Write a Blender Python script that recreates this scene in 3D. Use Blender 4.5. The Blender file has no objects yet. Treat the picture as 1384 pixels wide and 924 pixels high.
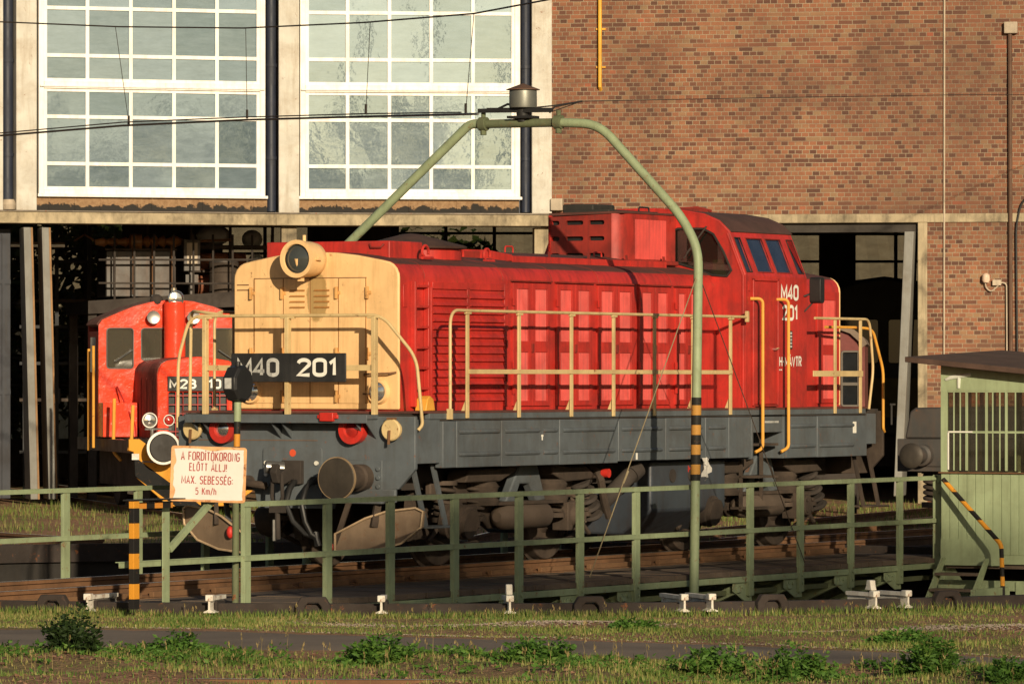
import bpy, bmesh, math, random
from math import radians as rad, sin, cos, pi, sqrt, atan2
from mathutils import Matrix, Vector

SC = bpy.context.scene
COL = SC.collection
random.seed(7)

# ------------------------------------------------------------------ camera, sky, sun, exposure
cam_d = bpy.data.cameras.new('camera')
cam = bpy.data.objects.new('camera', cam_d)
COL.objects.link(cam)
cam.location = (0, 0, 2.18)
cam.rotation_euler = (rad(90), 0, 0)
cam_d.sensor_width = 36.0
cam_d.lens = 7400 / 1384 * 36.0
cam_d.shift_y = 50.0 / 1384
cam_d.clip_start = 1.0
cam_d.clip_end = 3000.0
SC.camera = cam

SUN_EL = rad(14.5)
sd = Vector((0.243, -0.970, 0)).normalized()            # horizontal direction towards the sun
world = bpy.data.worlds.new('World')
SC.world = world
world.use_nodes = True
wn = world.node_tree
wn.nodes.clear()
sky = wn.nodes.new('ShaderNodeTexSky')
sky.sky_type = 'NISHITA'
sky.sun_disc = False
sky.sun_elevation = SUN_EL
sky.sun_rotation = atan2(sd.x, sd.y)
sky.dust_density = 1.5
bg = wn.nodes.new('ShaderNodeBackground')
bg.inputs['Strength'].default_value = 0.05
wo = wn.nodes.new('ShaderNodeOutputWorld')
wn.links.new(sky.outputs[0], bg.inputs[0])
wn.links.new(bg.outputs[0], wo.inputs[0])

sun_d = bpy.data.lights.new('sun', 'SUN')
sun_d.energy = 5.0
sun_d.angle = rad(0.53)
sun_d.color = (1.0, 0.83, 0.59)
sun = bpy.data.objects.new('sun', sun_d)
COL.objects.link(sun)
ldir = Vector((-sd.x * cos(SUN_EL), -sd.y * cos(SUN_EL), -sin(SUN_EL)))
sun.rotation_euler = ldir.to_track_quat('-Z', 'Y').to_euler()
sun.location = (20, -40, 40)

SC.view_settings.view_transform = 'Standard'
SC.view_settings.look = 'None'
SC.view_settings.gamma = 1.0
SC.view_settings.exposure = 0.0
SC.view_settings.use_curve_mapping = False
SC.cycles.max_bounces = 6
SC.cycles.diffuse_bounces = 3
SC.cycles.glossy_bounces = 3
SC.cycles.transparent_max_bounces = 8

# ------------------------------------------------------------------ material helpers
def nod(nt, kind, ins=None, **kw):
    n = nt.nodes.new('ShaderNode' + kind)
    for k, v in kw.items():
        setattr(n, k, v)
    for k, v in (ins or {}).items():
        if isinstance(v, bpy.types.NodeSocket):
            nt.links.new(v, n.inputs[k])
        else:
            n.inputs[k].default_value = v
    return n

def col4(c):
    return (c[0], c[1], c[2], 1.0)

def ramp(nt, fac, stops, interp='LINEAR'):
    r = nod(nt, 'ValToRGB', {'Fac': fac})
    cr = r.color_ramp
    cr.interpolation = interp
    while len(cr.elements) < len(stops):
        cr.elements.new(0.5)
    for e, (p, c) in zip(cr.elements, stops):
        e.position = p
        e.color = col4(c) if not isinstance(c, (int, float)) else (c, c, c, 1)
    return r.outputs[0]

def mixc(nt, fac, a, b, mode='MIX'):
    m = nod(nt, 'Mix', data_type='RGBA', blend_type=mode)
    for sock, v in ((m.inputs[0], fac), (m.inputs[6], a), (m.inputs[7], b)):
        if isinstance(v, bpy.types.NodeSocket):
            nt.links.new(v, sock)
        elif isinstance(v, (int, float)):
            sock.default_value = v
        else:
            sock.default_value = col4(v)
    return m.outputs[2]

def newmat(name):
    m = bpy.data.materials.new(name)
    m.use_nodes = True
    nt = m.node_tree
    b = nt.nodes['Principled BSDF']
    return m, nt, b

def math_(nt, op, a, b=None, c=None):
    n = nod(nt, 'Math', operation=op)
    for i, v in enumerate((a, b, c)):
        if v is None:
            continue
        if isinstance(v, bpy.types.NodeSocket):
            nt.links.new(v, n.inputs[i])
        else:
            n.inputs[i].default_value = v
    return n.outputs[0]

def paint(name, c, rough=0.5, var=0.18, dirt=(0.05, 0.04, 0.03), amt=0.35, streak=0.35, scale=2.5,
          bump=0.15, metal=0.0, spec=0.4, rust=0.0, grain=60.0, streak_sc=(7.0, 7.0, 0.6)):
    """weathered paint: tone variation, blotchy dirt, vertical streaks, optional rust spots"""
    m, nt, b = newmat(name)
    tc = nod(nt, 'TexCoord').outputs['Object']
    n1 = nod(nt, 'TexNoise', {'Vector': tc, 'Scale': scale, 'Detail': 8.0, 'Roughness': 0.6}).outputs['Fac']
    lo = tuple(x * (1 - var) for x in c)
    hi = tuple(min(1, x * (1 + var)) for x in c)
    base = ramp(nt, n1, [(0.3, lo), (0.7, hi)])
    mp = nod(nt, 'Mapping', {'Vector': tc, 'Scale': streak_sc}).outputs[0]
    n2 = nod(nt, 'TexNoise', {'Vector': mp, 'Scale': 1.6, 'Detail': 6.0, 'Roughness': 0.65}).outputs['Fac']
    st = ramp(nt, n2, [(0.48, 0.0), (0.78, 1.0)])
    base = mixc(nt, math_(nt, 'MULTIPLY', st, streak), base, dirt)
    n3 = nod(nt, 'TexNoise', {'Vector': tc, 'Scale': scale * 0.7, 'Detail': 10.0, 'Roughness': 0.7, 'Distortion': 0.4}).outputs['Fac']
    bl = ramp(nt, n3, [(0.46, 0.0), (0.72, 1.0)])
    base = mixc(nt, math_(nt, 'MULTIPLY', bl, amt), base, dirt)
    n4 = nod(nt, 'TexNoise', {'Vector': tc, 'Scale': grain, 'Detail': 4.0, 'Roughness': 0.6}).outputs['Fac']
    if rust > 0:
        n5 = nod(nt, 'TexNoise', {'Vector': tc, 'Scale': 9.0, 'Detail': 10.0, 'Roughness': 0.75}).outputs['Fac']
        rm = ramp(nt, n5, [(0.62 - rust * 0.12, 0.0), (0.70 - rust * 0.10, 1.0)])
        rc = ramp(nt, n4, [(0.3, (0.10, 0.035, 0.015)), (0.7, (0.28, 0.10, 0.03))])
        base = mixc(nt, rm, base, rc)
    nt.links.new(base, b.inputs['Base Color'])
    rr = math_(nt, 'MULTIPLY_ADD', bl, 0.25, rough)
    nt.links.new(rr, b.inputs['Roughness'])
    b.inputs['Metallic'].default_value = metal
    b.inputs['Specular IOR Level'].default_value = spec
    if bump > 0:
        h = math_(nt, 'ADD', math_(nt, 'MULTIPLY', n4, 0.35), n1)
        bp = nod(nt, 'Bump', {'Height': h, 'Strength': bump, 'Distance': 0.02})
        nt.links.new(bp.outputs[0], b.inputs['Normal'])
    return m

def striped(name, c1, c2, period, axis=2, duty=0.5, diag=False, off=0.0):
    m, nt, b = newmat(name)
    tc = nod(nt, 'TexCoord').outputs['Object']
    s = nod(nt, 'SeparateXYZ', {'Vector': tc})
    v = s.outputs[axis]
    if diag:
        v = math_(nt, 'ADD', math_(nt, 'MULTIPLY', s.outputs[1], -0.73), s.outputs[2])
    fr = math_(nt, 'FRACT', math_(nt, 'ADD', math_(nt, 'DIVIDE', v, period), 10.0 + off))
    k = math_(nt, 'GREATER_THAN', fr, duty)
    nz = nod(nt, 'TexNoise', {'Vector': tc, 'Scale': 14.0, 'Detail': 9.0, 'Roughness': 0.7}).outputs['Fac']
    col = mixc(nt, k, c1, c2)
    wear = ramp(nt, nz, [(0.60, 0.0), (0.68, 1.0)])
    col = mixc(nt, math_(nt, 'MULTIPLY', wear, 0.8), col, (0.12, 0.06, 0.03))
    nt.links.new(col, b.inputs['Base Color'])
    b.inputs['Roughness'].default_value = 0.55
    b.inputs['Specular IOR Level'].default_value = 0.12
    bp = nod(nt, 'Bump', {'Height': nz, 'Strength': 0.2, 'Distance': 0.02})
    nt.links.new(bp.outputs[0], b.inputs['Normal'])
    return m

def glassy(name, c=(0.02, 0.025, 0.03), rough=0.06, mix=0.0, wav=0.0, spec=0.8):
    m, nt, b = newmat(name)
    tc = nod(nt, 'TexCoord').outputs['Object']
    nz = nod(nt, 'TexNoise', {'Vector': tc, 'Scale': 3.0, 'Detail': 6.0}).outputs['Fac']
    nt.links.new(ramp(nt, nz, [(0.3, tuple(x * 0.8 for x in c)), (0.75, tuple(x * 1.3 + 0.005 for x in c))]), b.inputs['Base Color'])
    b.inputs['Roughness'].default_value = rough
    b.inputs['Specular IOR Level'].default_value = spec
    if wav:
        n2 = nod(nt, 'TexNoise', {'Vector': tc, 'Scale': 1.3, 'Detail': 2.0}).outputs['Fac']
        bp = nod(nt, 'Bump', {'Height': n2, 'Strength': wav, 'Distance': 0.02})
        nt.links.new(bp.outputs[0], b.inputs['Normal'])
    return m

def clear_glass(name, tint=(0.6, 0.65, 0.6), gl=0.15, dirt=0.15):
    m, nt, b = newmat(name)
    out = nt.nodes['Material Output']
    tr = nod(nt, 'BsdfTransparent', {'Color': col4(tint)})
    g = nod(nt, 'BsdfGlossy', {'Color': (1, 1, 1, 1), 'Roughness': 0.04})
    d = nod(nt, 'BsdfDiffuse', {'Color': (0.22, 0.2, 0.15, 1)})
    m1 = nod(nt, 'MixShader', {0: gl, 1: tr.outputs[0], 2: g.outputs[0]})
    m2 = nod(nt, 'MixShader', {0: dirt, 1: m1.outputs[0], 2: d.outputs[0]})
    nt.links.new(m2.outputs[0], out.inputs[0])
    return m

# ------------------------------------------------------------------ mesh helpers
class MB:
    """collects shapes in one bmesh; flip=True takes (u, v, z) with v towards the viewer's right of the vehicle"""
    def __init__(self, flip=False):
        self.bm = bmesh.new()
        self.s = -1.0 if flip else 1.0
    def p(self, a):
        return Vector((a[0], a[1] * self.s, a[2]))
    def vs(self, pts):
        return [self.bm.verts.new(self.p(q)) for q in pts]
    def face(self, pts):
        try:
            self.bm.faces.new(self.vs(pts))
        except ValueError:
            pass
        return self
    def hexa(self, q):
        v = self.vs(q)
        for f in ((0, 3, 2, 1), (4, 5, 6, 7), (0, 1, 5, 4), (1, 2, 6, 5), (2, 3, 7, 6), (3, 0, 4, 7)):
            self.bm.faces.new([v[i] for i in f])
        return self
    def box(self, x0, x1, y0, y1, z0, z1):
        return self.hexa([(x0, y0, z0), (x1, y0, z0), (x1, y1, z0), (x0, y1, z0),
                          (x0, y0, z1), (x1, y0, z1), (x1, y1, z1), (x0, y1, z1)])
    def bar(self, a, b, w, h, up=(0, 0, 1)):
        """rectangular bar from a to b, width w sideways, h along up"""
        a, b = Vector(a), Vector(b)
        d = (b - a).normalized()
        upv = Vector(up)
        sde = d.cross(upv)
        if sde.length < 1e-4:
            sde = d.cross(Vector((1, 0, 0)))
        sde.normalize()
        u2 = sde.cross(d).normalized()
        s2, h2 = sde * w / 2, u2 * h / 2
        q = []
        for c in (a, b):
            q += [c - s2 - h2, c + s2 - h2, c + s2 + h2, c - s2 + h2]
        return self.hexa(q)
    def ring(self, c, d, r, n, ref=None):
        d = Vector(d).normalized()
        ref = Vector(ref) if ref is not None else (Vector((0, 0, 1)) if abs(d.z) < 0.9 else Vector((1, 0, 0)))
        e1 = d.cross(ref).normalized()
        e2 = d.cross(e1).normalized()
        return [Vector(c) + e1 * (r * cos(2 * pi * i / n)) + e2 * (r * sin(2 * pi * i / n)) for i in range(n)]
    def cyl(self, a, b, r, r2=None, n=16, cap=True):
        return self.lathe(a, b, [(0, r), (1, r if r2 is None else r2)], n, cap)
    def lathe(self, a, b, prof, n=20, cap=True):
        """prof: (fraction along a->b, radius)"""
        a, b = Vector(a), Vector(b)
        d = b - a
        rings = []
        for t, r in prof:
            rings.append(self.vs(self.ring(a + d * t, d, max(r, 1e-4), n)))
        for r0, r1 in zip(rings, rings[1:]):
            for i in range(n):
                self.bm.faces.new((r0[i], r0[(i + 1) % n], r1[(i + 1) % n], r1[i]))
        if cap:
            self.bm.faces.new(list(reversed(rings[0])))
            self.bm.faces.new(rings[-1])
        return self
    def tube(self, pts, r, n=8, cap=True):
        pts = [Vector(q) for q in pts]
        rings = []
        ref = None
        for i, q in enumerate(pts):
            if i == 0:
                d = pts[1] - q
            elif i == len(pts) - 1:
                d = q - pts[i - 1]
            else:
                d = ((q - pts[i - 1]).normalized() + (pts[i + 1] - q).normalized())
            d.normalize()
            if ref is None:
                ref = Vector((0, 0, 1)) if abs(d.z) < 0.9 else Vector((1, 0, 0))
            e1 = d.cross(ref)
            if e1.length < 1e-3:
                e1 = d.cross(Vector((0.3, 1, 0.2)))
            e1.normalize()
            e2 = d.cross(e1).normalized()
            ref = e1.cross(d)
            rr = r[i] if isinstance(r, (list, tuple)) else r
            rings.append(self.vs([q + e1 * (rr * cos(2 * pi * k / n)) + e2 * (rr * sin(2 * pi * k / n)) for k in range(n)]))
        for r0, r1 in zip(rings, rings[1:]):
            for i in range(n):
                self.bm.faces.new((r0[i], r0[(i + 1) % n], r1[(i + 1) % n], r1[i]))
        if cap:
            self.bm.faces.new(list(reversed(rings[0])))
            self.bm.faces.new(rings[-1])
        return self
    def prism(self, poly, axis, a, b, holes=()):
        """2D outline (with holes) swept from a to b along axis 0/1/2; the outline runs in the other two axes"""
        o = [i for i in range(3) if i != axis]
        def at(q, t):
            r = [0, 0, 0]
            r[o[0]], r[o[1]], r[axis] = q[0], q[1], t
            return r
        loops = [poly] + list(holes)
        caps = {}
        for t in (a, b):
            es, rows = [], []
            for lp in loops:
                v = self.vs([at(q, t) for q in lp])
                rows.append(v)
                if holes:
                    for i in range(len(v)):
                        es.append(self.bm.edges.new((v[i], v[(i + 1) % len(v)])))
            if holes:
                bmesh.ops.triangle_fill(self.bm, use_beauty=True, use_dissolve=True, edges=es)
            else:
                self.bm.faces.new(rows[0])
            caps[t] = rows
        for v0, v1 in zip(caps[a], caps[b]):
            n = len(v0)
            for i in range(n):
                try:
                    self.bm.faces.new((v0[i], v0[(i + 1) % n], v1[(i + 1) % n], v1[i]))
                except ValueError:
                    pass
        return self
    def sphere(self, c, r, n=12, sz=(1, 1, 1)):
        m = Matrix.Translation(self.p(c)) @ Matrix.Diagonal((r * sz[0], r * sz[1], r * sz[2], 1))
        bmesh.ops.create_uvsphere(self.bm, u_segments=n, v_segments=max(6, n // 2 + 2), radius=1.0, matrix=m)
        return self
    def coil(self, c, r, h, turns, wr, n=6, seg=14):
        pts = []
        k = int(turns * seg)
        for i in range(k + 1):
            t = i / k
            a = 2 * pi * turns * t
            pts.append((c[0] + r * cos(a), c[1] + r * sin(a), c[2] + h * t))
        return self.tube(pts, wr, n)
    def build(self, name, m, parent=None, bevel=0.0, smooth=35, loc=None, rz=0.0, recalc=True):
        if recalc:
            bmesh.ops.recalc_face_normals(self.bm, faces=self.bm.faces[:])
        me = bpy.data.meshes.new(name)
        self.bm.to_mesh(me)
        self.bm.free()
        o = bpy.data.objects.new(name, me)
        COL.objects.link(o)
        me.materials.append(m)
        if smooth:
            for pl in me.polygons:
                pl.use_smooth = True
            me.set_sharp_from_angle(angle=rad(smooth))
        if parent is not None:
            o.parent = parent
        if loc is not None:
            o.location = loc
        o.rotation_euler = (0, 0, rz)
        if bevel > 0:
            bv = o.modifiers.new('edge', 'BEVEL')
            bv.width = bevel
            bv.segments = 2
            bv.limit_method = 'ANGLE'
            bv.angle_limit = rad(40)
        return o

def tag(o, label=None, cat=None, group=None, kind=None):
    if label: o['label'] = label
    if cat: o['category'] = cat
    if group: o['group'] = group
    if kind: o['kind'] = kind
    return o

def thing(name, label, cat, loc=(0, 0, 0), rz=0.0, group=None):
    o = bpy.data.objects.new(name, None)
    o.empty_display_size = 0.3
    COL.objects.link(o)
    o.location = loc
    o.rotation_euler = (0, 0, rz)
    return tag(o, label, cat, group)

def dup(o, parent=None, loc=None, rz=None):
    c = o.copy()
    COL.objects.link(c)
    c.parent = parent
    if loc is not None: c.location = loc
    if rz is not None: c.rotation_euler = (0, 0, rz)
    for ch in list(o.children):
        dup(ch, c)
    return c

def ell(cx, cy, rx, ry, a0, a1, n=10):
    return [(cx + rx * cos(rad(a0 + (a1 - a0) * i / n)), cy + ry * sin(rad(a0 + (a1 - a0) * i / n))) for i in range(n + 1)]
def glyph(c):
    """condensed sans letters as centre-line strokes: (width, strokes)"""
    W = 0.46
    r = 0.20
    loop = ell(W - r, 1 - r, r, r, 0, 90, 5) + ell(r, 1 - r, r, r, 90, 180, 5) + ell(r, r, r, r, 180, 270, 5) + ell(W - r, r, r, r, 270, 360, 5) 
    loop = loop + [loop[0]]
    base = {'Á': 'A', 'É': 'E', 'Í': 'I', 'Ó': 'O', 'Ő': 'O'}.get(c)
    if base:
        w, st = glyph(base)
        m = w / 2
        if c == 'Ő':
            return w, st + [[(m - 0.10, 1.13), (m - 0.02, 1.27)], [(m + 0.08, 1.13), (m + 0.16, 1.27)]]
        return w, st + [[(m - 0.05, 1.13), (m + 0.06, 1.27)]]
    G = {
        '0': (W, [loop]), 'O': (W, [loop]),
        '1': (0.24, [[(0.0, 0.76), (0.18, 1.0), (0.18, 0.0)]]),
        '2': (W, [ell(W / 2, 0.76, W / 2, 0.24, 175, -25, 9) + [(0.0, 0.0), (W, 0.0)]]),
        '4': (0.50, [[(0.36, 0.0), (0.36, 1.0), (0.0, 0.26), (0.50, 0.26)]]),
        '5': (W, [[(W - 0.03, 1.0), (0.05, 1.0), (0.03, 0.56)] + ell(W / 2 - 0.01, 0.32, W / 2, 0.32, 110, -150, 12)]),
        '8': (W, [ell(W / 2, 0.77, W / 2 - 0.03, 0.23, 0, 360, 14), ell(W / 2, 0.27, W / 2, 0.27, 0, 360, 14)]),
        'M': (0.60, [[(0.0, 0.0), (0.0, 1.0), (0.30, 0.25), (0.60, 1.0), (0.60, 0.0)]]),
        'H': (W, [[(0, 0), (0, 1)], [(W, 0), (W, 1)], [(0, 0.52), (W, 0.52)]]),
        'A': (0.50, [[(0, 0), (0.25, 1), (0.50, 0)], [(0.09, 0.30), (0.41, 0.30)]]),
        'V': (0.50, [[(0, 1), (0.25, 0), (0.50, 1)]]),
        'T': (0.44, [[(0, 1), (0.44, 1)], [(0.22, 1), (0.22, 0)]]),
        'R': (0.46, [[(0, 0), (0, 1), (0.24, 1)] + ell(0.24, 0.74, 0.20, 0.26, 90, -90, 8) + [(0, 0.48)], [(0.22, 0.48), (0.46, 0)]]),
        'P': (0.44, [[(0, 0), (0, 1), (0.24, 1)] + ell(0.24, 0.74, 0.20, 0.26, 90, -90, 8) + [(0, 0.48)]]),
        'B': (0.46, [[(0, 0.52), (0, 1), (0.22, 1)] + ell(0.22, 0.76, 0.20, 0.24, 90, -90, 8) + [(0, 0.52)], [(0, 0.52), (0, 0), (0.22, 0)] + ell(0.22, 0.26, 0.24, 0.26, -90, 90, 8)]),
        'D': (W, [[(0, 0), (0, 1), (0.20, 1)] + ell(0.20, 0.74, 0.26, 0.26, 90, 0, 6) + ell(0.20, 0.26, 0.26, 0.26, 0, -90, 6) + [(0, 0)]]),
        'F': (0.40, [[(0, 0), (0, 1), (0.40, 1)], [(0, 0.52), (0.34, 0.52)]]),
        'E': (0.40, [[(0.40, 0), (0, 0), (0, 1), (0.40, 1)], [(0, 0.52), (0.34, 0.52)]]),
        'L': (0.38, [[(0, 1), (0, 0), (0.38, 0)]]),
        'I': (0.02, [[(0.01, 0), (0.01, 1)]]),
        'K': (0.46, [[(0, 0), (0, 1)], [(0.44, 1), (0.0, 0.42)], [(0.16, 0.60), (0.46, 0)]]),
        'N': (W, [[(0, 0), (0, 1), (W, 0), (W, 1)]]),
        'G': (W, [ell(W / 2, 0.76, W / 2, 0.24, 20, 180, 9) + ell(W / 2, 0.24, W / 2, 0.24, 180, 360, 9) + [(W, 0.48), (W / 2, 0.48)]]),
        'J': (0.34, [[(0.34, 1), (0.34, 0.20)] + ell(0.17, 0.20, 0.17, 0.20, 0, -165, 8)]),
        'S': (W, [ell(W / 2, 0.76, W / 2, 0.24, 25, 250, 10) + ell(W / 2, 0.25, W / 2, 0.26, 75, -155, 10)]),
        'X': (0.50, [[(0, 0), (0.50, 1)], [(0, 1), (0.50, 0)]]),
        'm': (0.60, [[(0, 0), (0, 0.68)], [(0, 0.5)] + ell(0.15, 0.52, 0.15, 0.16, 160, 0, 6) + [(0.30, 0)], [(0.30, 0.5)] + ell(0.45, 0.52, 0.15, 0.16, 160, 0, 6) + [(0.60, 0)]]),
        'h': (0.36, [[(0, 0), (0, 1)], [(0, 0.48)] + ell(0.18, 0.50, 0.18, 0.18, 160, 0, 6) + [(0.36, 0)]]),
        '/': (0.30, [[(0, -0.05), (0.30, 1.05)]]), '-': (0.22, [[(0, 0.48), (0.22, 0.48)]]),
        '!': (0.04, [[(0.02, 0.30), (0.02, 1.0)], [(0.02, 0.0), (0.02, 0.10)]]), '.': (0.04, [[(0.02, 0.0), (0.02, 0.10)]]),
        ':': (0.04, [[(0.02, 0.08), (0.02, 0.20)], [(0.02, 0.55), (0.02, 0.67)]]), ' ': (0.24, []),
    }
    return G[c]
def ribbon(pts, t):
    """outline strip of half width t around a 2D polyline, mitred; returns left and right points"""
    out = []
    n = len(pts)
    closed = n > 3 and abs(pts[0][0] - pts[-1][0]) < 1e-6 and abs(pts[0][1] - pts[-1][1]) < 1e-6
    for i in range(n):
        p = Vector(pts[i])
        a = Vector(pts[i - 1]) if i > 0 else (Vector(pts[-2]) if closed else None)
        b = Vector(pts[i + 1]) if i < n - 1 else (Vector(pts[1]) if closed else None)
        d0 = (p - a).normalized() if a is not None and (p - a).length > 1e-7 else None
        d1 = (b - p).normalized() if b is not None and (b - p).length > 1e-7 else None
        d0 = d0 or d1; d1 = d1 or d0
        n0, n1 = Vector((-d0.y, d0.x)), Vector((-d1.y, d1.x))
        m = n0 + n1
        m = m.normalized() if m.length > 1e-4 else n0
        k = min(1.6, 1.0 / max(0.35, m.dot(n0)))
        out.append((p + m * t * k, p - m * t * k))
    return out
def lettering(name, text, m, parent, origin, xdir, w, h, weight=0.20, depth=0.003, gap=0.19):
    """painted letters fitted to w x h (capitals), lower left corner at origin, reading along xdir with z up"""
    t = h * weight / 2
    adv = []
    x = 0.0
    for c in text:
        gw, st = glyph(c)
        adv.append((x, st))
        x += gw + gap
    tot = x - gap
    kx = (w - 2 * t) / max(tot, 0.01)
    ky = h - 2 * t
    X = Vector(xdir).normalized(); Z = Vector((0, 0, 1)); Nn = X.cross(Z)
    og = Vector(origin) + X * t + Z * t
    bm = MB()
    k = 0
    for x0, st in adv:
        for s_ in st:
            rb = ribbon([((x0 + q[0]) * kx, q[1] * ky) for q in s_], t)
            off = Nn * (depth + 0.0004 * (k % 3))
            k += 1
            for (a, b), (c_, d_) in zip(rb, rb[1:]):
                bm.face([tuple(og + X * q.x + Z * q.y + off) for q in (a, c_, d_, b)])
    return bm.build(name, m, parent, smooth=0, recalc=False)

def arc(cx, cy, r, a0, a1, n):
    return [(cx + r * cos(rad(a0 + (a1 - a0) * i / n)), cy + r * sin(rad(a0 + (a1 - a0) * i / n))) for i in range(n + 1)]

def rrect(x0, x1, y0, y1, r, n=4):
    return (arc(x1 - r, y0 + r, r, -90, 0, n) + arc(x1 - r, y1 - r, r, 0, 90, n) +
            arc(x0 + r, y1 - r, r, 90, 180, n) + arc(x0 + r, y0 + r, r, 180, 270, n))

def bend(pts, r, n=5):
    """round the inner corners of a 3D polyline"""
    pts = [Vector(q) for q in pts]
    out = [pts[0]]
    for a, b, c in zip(pts, pts[1:], pts[2:]):
        d1, d2 = (a - b), (c - b)
        rr = min(r, d1.length * 0.45, d2.length * 0.45)
        p1, p2 = b + d1.normalized() * rr, b + d2.normalized() * rr
        for i in range(n + 1):
            t = i / n
            out.append(p1 * (1 - t) ** 2 + b * (2 * t * (1 - t)) + p2 * t * t)
    out.append(pts[-1])
    return out

# ------------------------------------------------------------------ shared materials
RED = paint('red_paint', (0.49, 0.030, 0.021), rough=0.42, var=0.18, dirt=(0.09, 0.016, 0.013), amt=0.6, streak=0.6, bump=0.14, spec=0.5, rust=0.02)
RED_SOOT_SHADE = paint('sooty_red_paint', (0.24, 0.022, 0.014), rough=0.6, var=0.35, dirt=(0.045, 0.018, 0.014), amt=0.7, streak=0.5, bump=0.1)
RED_DULL = paint('smoky_red_paint', (0.40, 0.030, 0.020), rough=0.5, var=0.25, dirt=(0.07, 0.018, 0.014), amt=0.8, streak=0.8, bump=0.08)
RED_ROOF = paint('grimy_red_roof', (0.11, 0.035, 0.026), rough=0.75, var=0.3, dirt=(0.045, 0.028, 0.022), amt=0.7, streak=0.2, bump=0.1)
RED_BRIGHT = paint('glossy_red_paint', (0.80, 0.062, 0.026), rough=0.15, var=0.12, dirt=(0.40, 0.022, 0.014), amt=0.35, streak=0.25, bump=0.55, spec=0.30, scale=3.0, grain=14.0)
PINK = paint('faded_red_paint', (0.50, 0.041, 0.031), rough=0.5, var=0.2, dirt=(0.22, 0.022, 0.017), amt=0.35, streak=1.0, bump=0.05, streak_sc=(15.0, 15.0, 0.45))  # faded paint; its streaks also paint the light and shade of fine ribs
def stained_nose():
    m = paint('cream_yellow_nose_paint', (0.82, 0.53, 0.25), rough=0.45, var=0.07, dirt=(0.34, 0.19, 0.06), amt=0.30, streak=0.45, bump=0.05, rust=0.03)
    nt = m.node_tree
    b = nt.nodes['Principled BSDF']
    src = b.inputs['Base Color'].links[0].from_socket
    tc = nod(nt, 'TexCoord').outputs['Object']
    s = nod(nt, 'SeparateXYZ', {'Vector': tc})
    dy = math_(nt, 'MULTIPLY', math_(nt, 'ADD', s.outputs[1], 0.03), 6.5)
    dz = math_(nt, 'MULTIPLY', math_(nt, 'ADD', s.outputs[2], -3.13), 3.2)
    q = math_(nt, 'ADD', math_(nt, 'MULTIPLY', dy, dy), math_(nt, 'MULTIPLY', dz, dz))
    n = nod(nt, 'TexNoise', {'Vector': tc, 'Scale': 9.0, 'Detail': 8.0, 'Roughness': 0.7}).outputs['Fac']
    k = ramp(nt, math_(nt, 'ADD', math_(nt, 'SUBTRACT', 1.0, q), math_(nt, 'MULTIPLY', n, 1.4)), [(0.75, 0.0), (1.0, 0.65)])
    nt.links.new(mixc(nt, k, src, (0.20, 0.135, 0.035)), b.inputs['Base Color'])
    return m
YELN = stained_nose()
YEL = paint('cream_yellow_paint', (0.82, 0.53, 0.25), rough=0.45, var=0.07, dirt=(0.30, 0.16, 0.04), amt=0.22, streak=0.3, bump=0.05)
RAIL_Y = paint('handrail_yellow_paint', (0.60, 0.45, 0.22), rough=0.5, var=0.15, dirt=(0.2, 0.10, 0.03), amt=0.35, streak=0.2, bump=0.1, rust=0.2)
RAIL_O = paint('handrail_orange_paint', (0.70, 0.34, 0.05), rough=0.45, var=0.12, dirt=(0.25, 0.10, 0.02), amt=0.3, streak=0.1, bump=0.1, rust=0.2)
SLATE = paint('slate_grey_paint', (0.098, 0.114, 0.126), rough=0.5, var=0.18, dirt=(0.060, 0.055, 0.048), amt=0.6, streak=0.45, bump=0.08, rust=0.12)
GRIME = paint('brown_grime', (0.064, 0.046, 0.034), rough=0.8, var=0.45, dirt=(0.026, 0.020, 0.016), amt=0.8, streak=0.3, bump=0.25)
GRIME_D = paint('dark_grime', (0.045, 0.036, 0.030), rough=0.85, var=0.35, dirt=(0.02, 0.016, 0.014), amt=0.6, streak=0.2, bump=0.25)
BLUE_T = paint('dark_blue_tank_paint', (0.045, 0.055, 0.070), rough=0.45, var=0.2, dirt=(0.04, 0.03, 0.028), amt=0.5, streak=0.6, bump=0.08)
BLACK = paint('black_paint', (0.016, 0.016, 0.016), rough=0.45, var=0.2, dirt=(0.04, 0.035, 0.03), amt=0.25, streak=0.1, bump=0.05)
WHITE_L = paint('white_lettering', (0.80, 0.78, 0.70), rough=0.5, var=0.08, dirt=(0.3, 0.28, 0.24), amt=0.3, streak=0.2, bump=0)
WHITE_W = paint('worn_white_lettering', (0.50, 0.50, 0.47), rough=0.6, var=0.2, dirt=(0.08, 0.08, 0.08), amt=0.8, streak=0.4, scale=9, bump=0)
STEEL = paint('bare_steel', (0.35, 0.34, 0.32), rough=0.35, var=0.2, dirt=(0.10, 0.08, 0.06), amt=0.4, streak=0.1, metal=0.8, bump=0.1)
GREEN = paint('sage_green_paint', (0.275, 0.335, 0.195), rough=0.55, var=0.12, dirt=(0.10, 0.10, 0.05), amt=0.4, streak=0.4, bump=0.12, rust=0.28)
GREEN_D = paint('dirty_green_steel', (0.13, 0.155, 0.08), rough=0.75, var=0.25, dirt=(0.05, 0.04, 0.025), amt=0.6, streak=0.4, bump=0.2, rust=0.3)
CHROME = glassy('lamp_chrome', (0.75, 0.75, 0.72), rough=0.12); CHROME.node_tree.nodes['Principled BSDF'].inputs['Metallic'].default_value = 0.9
LENS = glassy('lamp_lens', (0.05, 0.055, 0.05), rough=0.08)
LENS_R = glassy('red_lens', (0.35, 0.02, 0.015), rough=0.12)
GLASS_D = glassy('dark_cab_glass', (0.012, 0.014, 0.016), rough=0.05)
RIM = paint('dark_rubber', (0.02, 0.018, 0.016), rough=0.6, amt=0.2)
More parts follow.
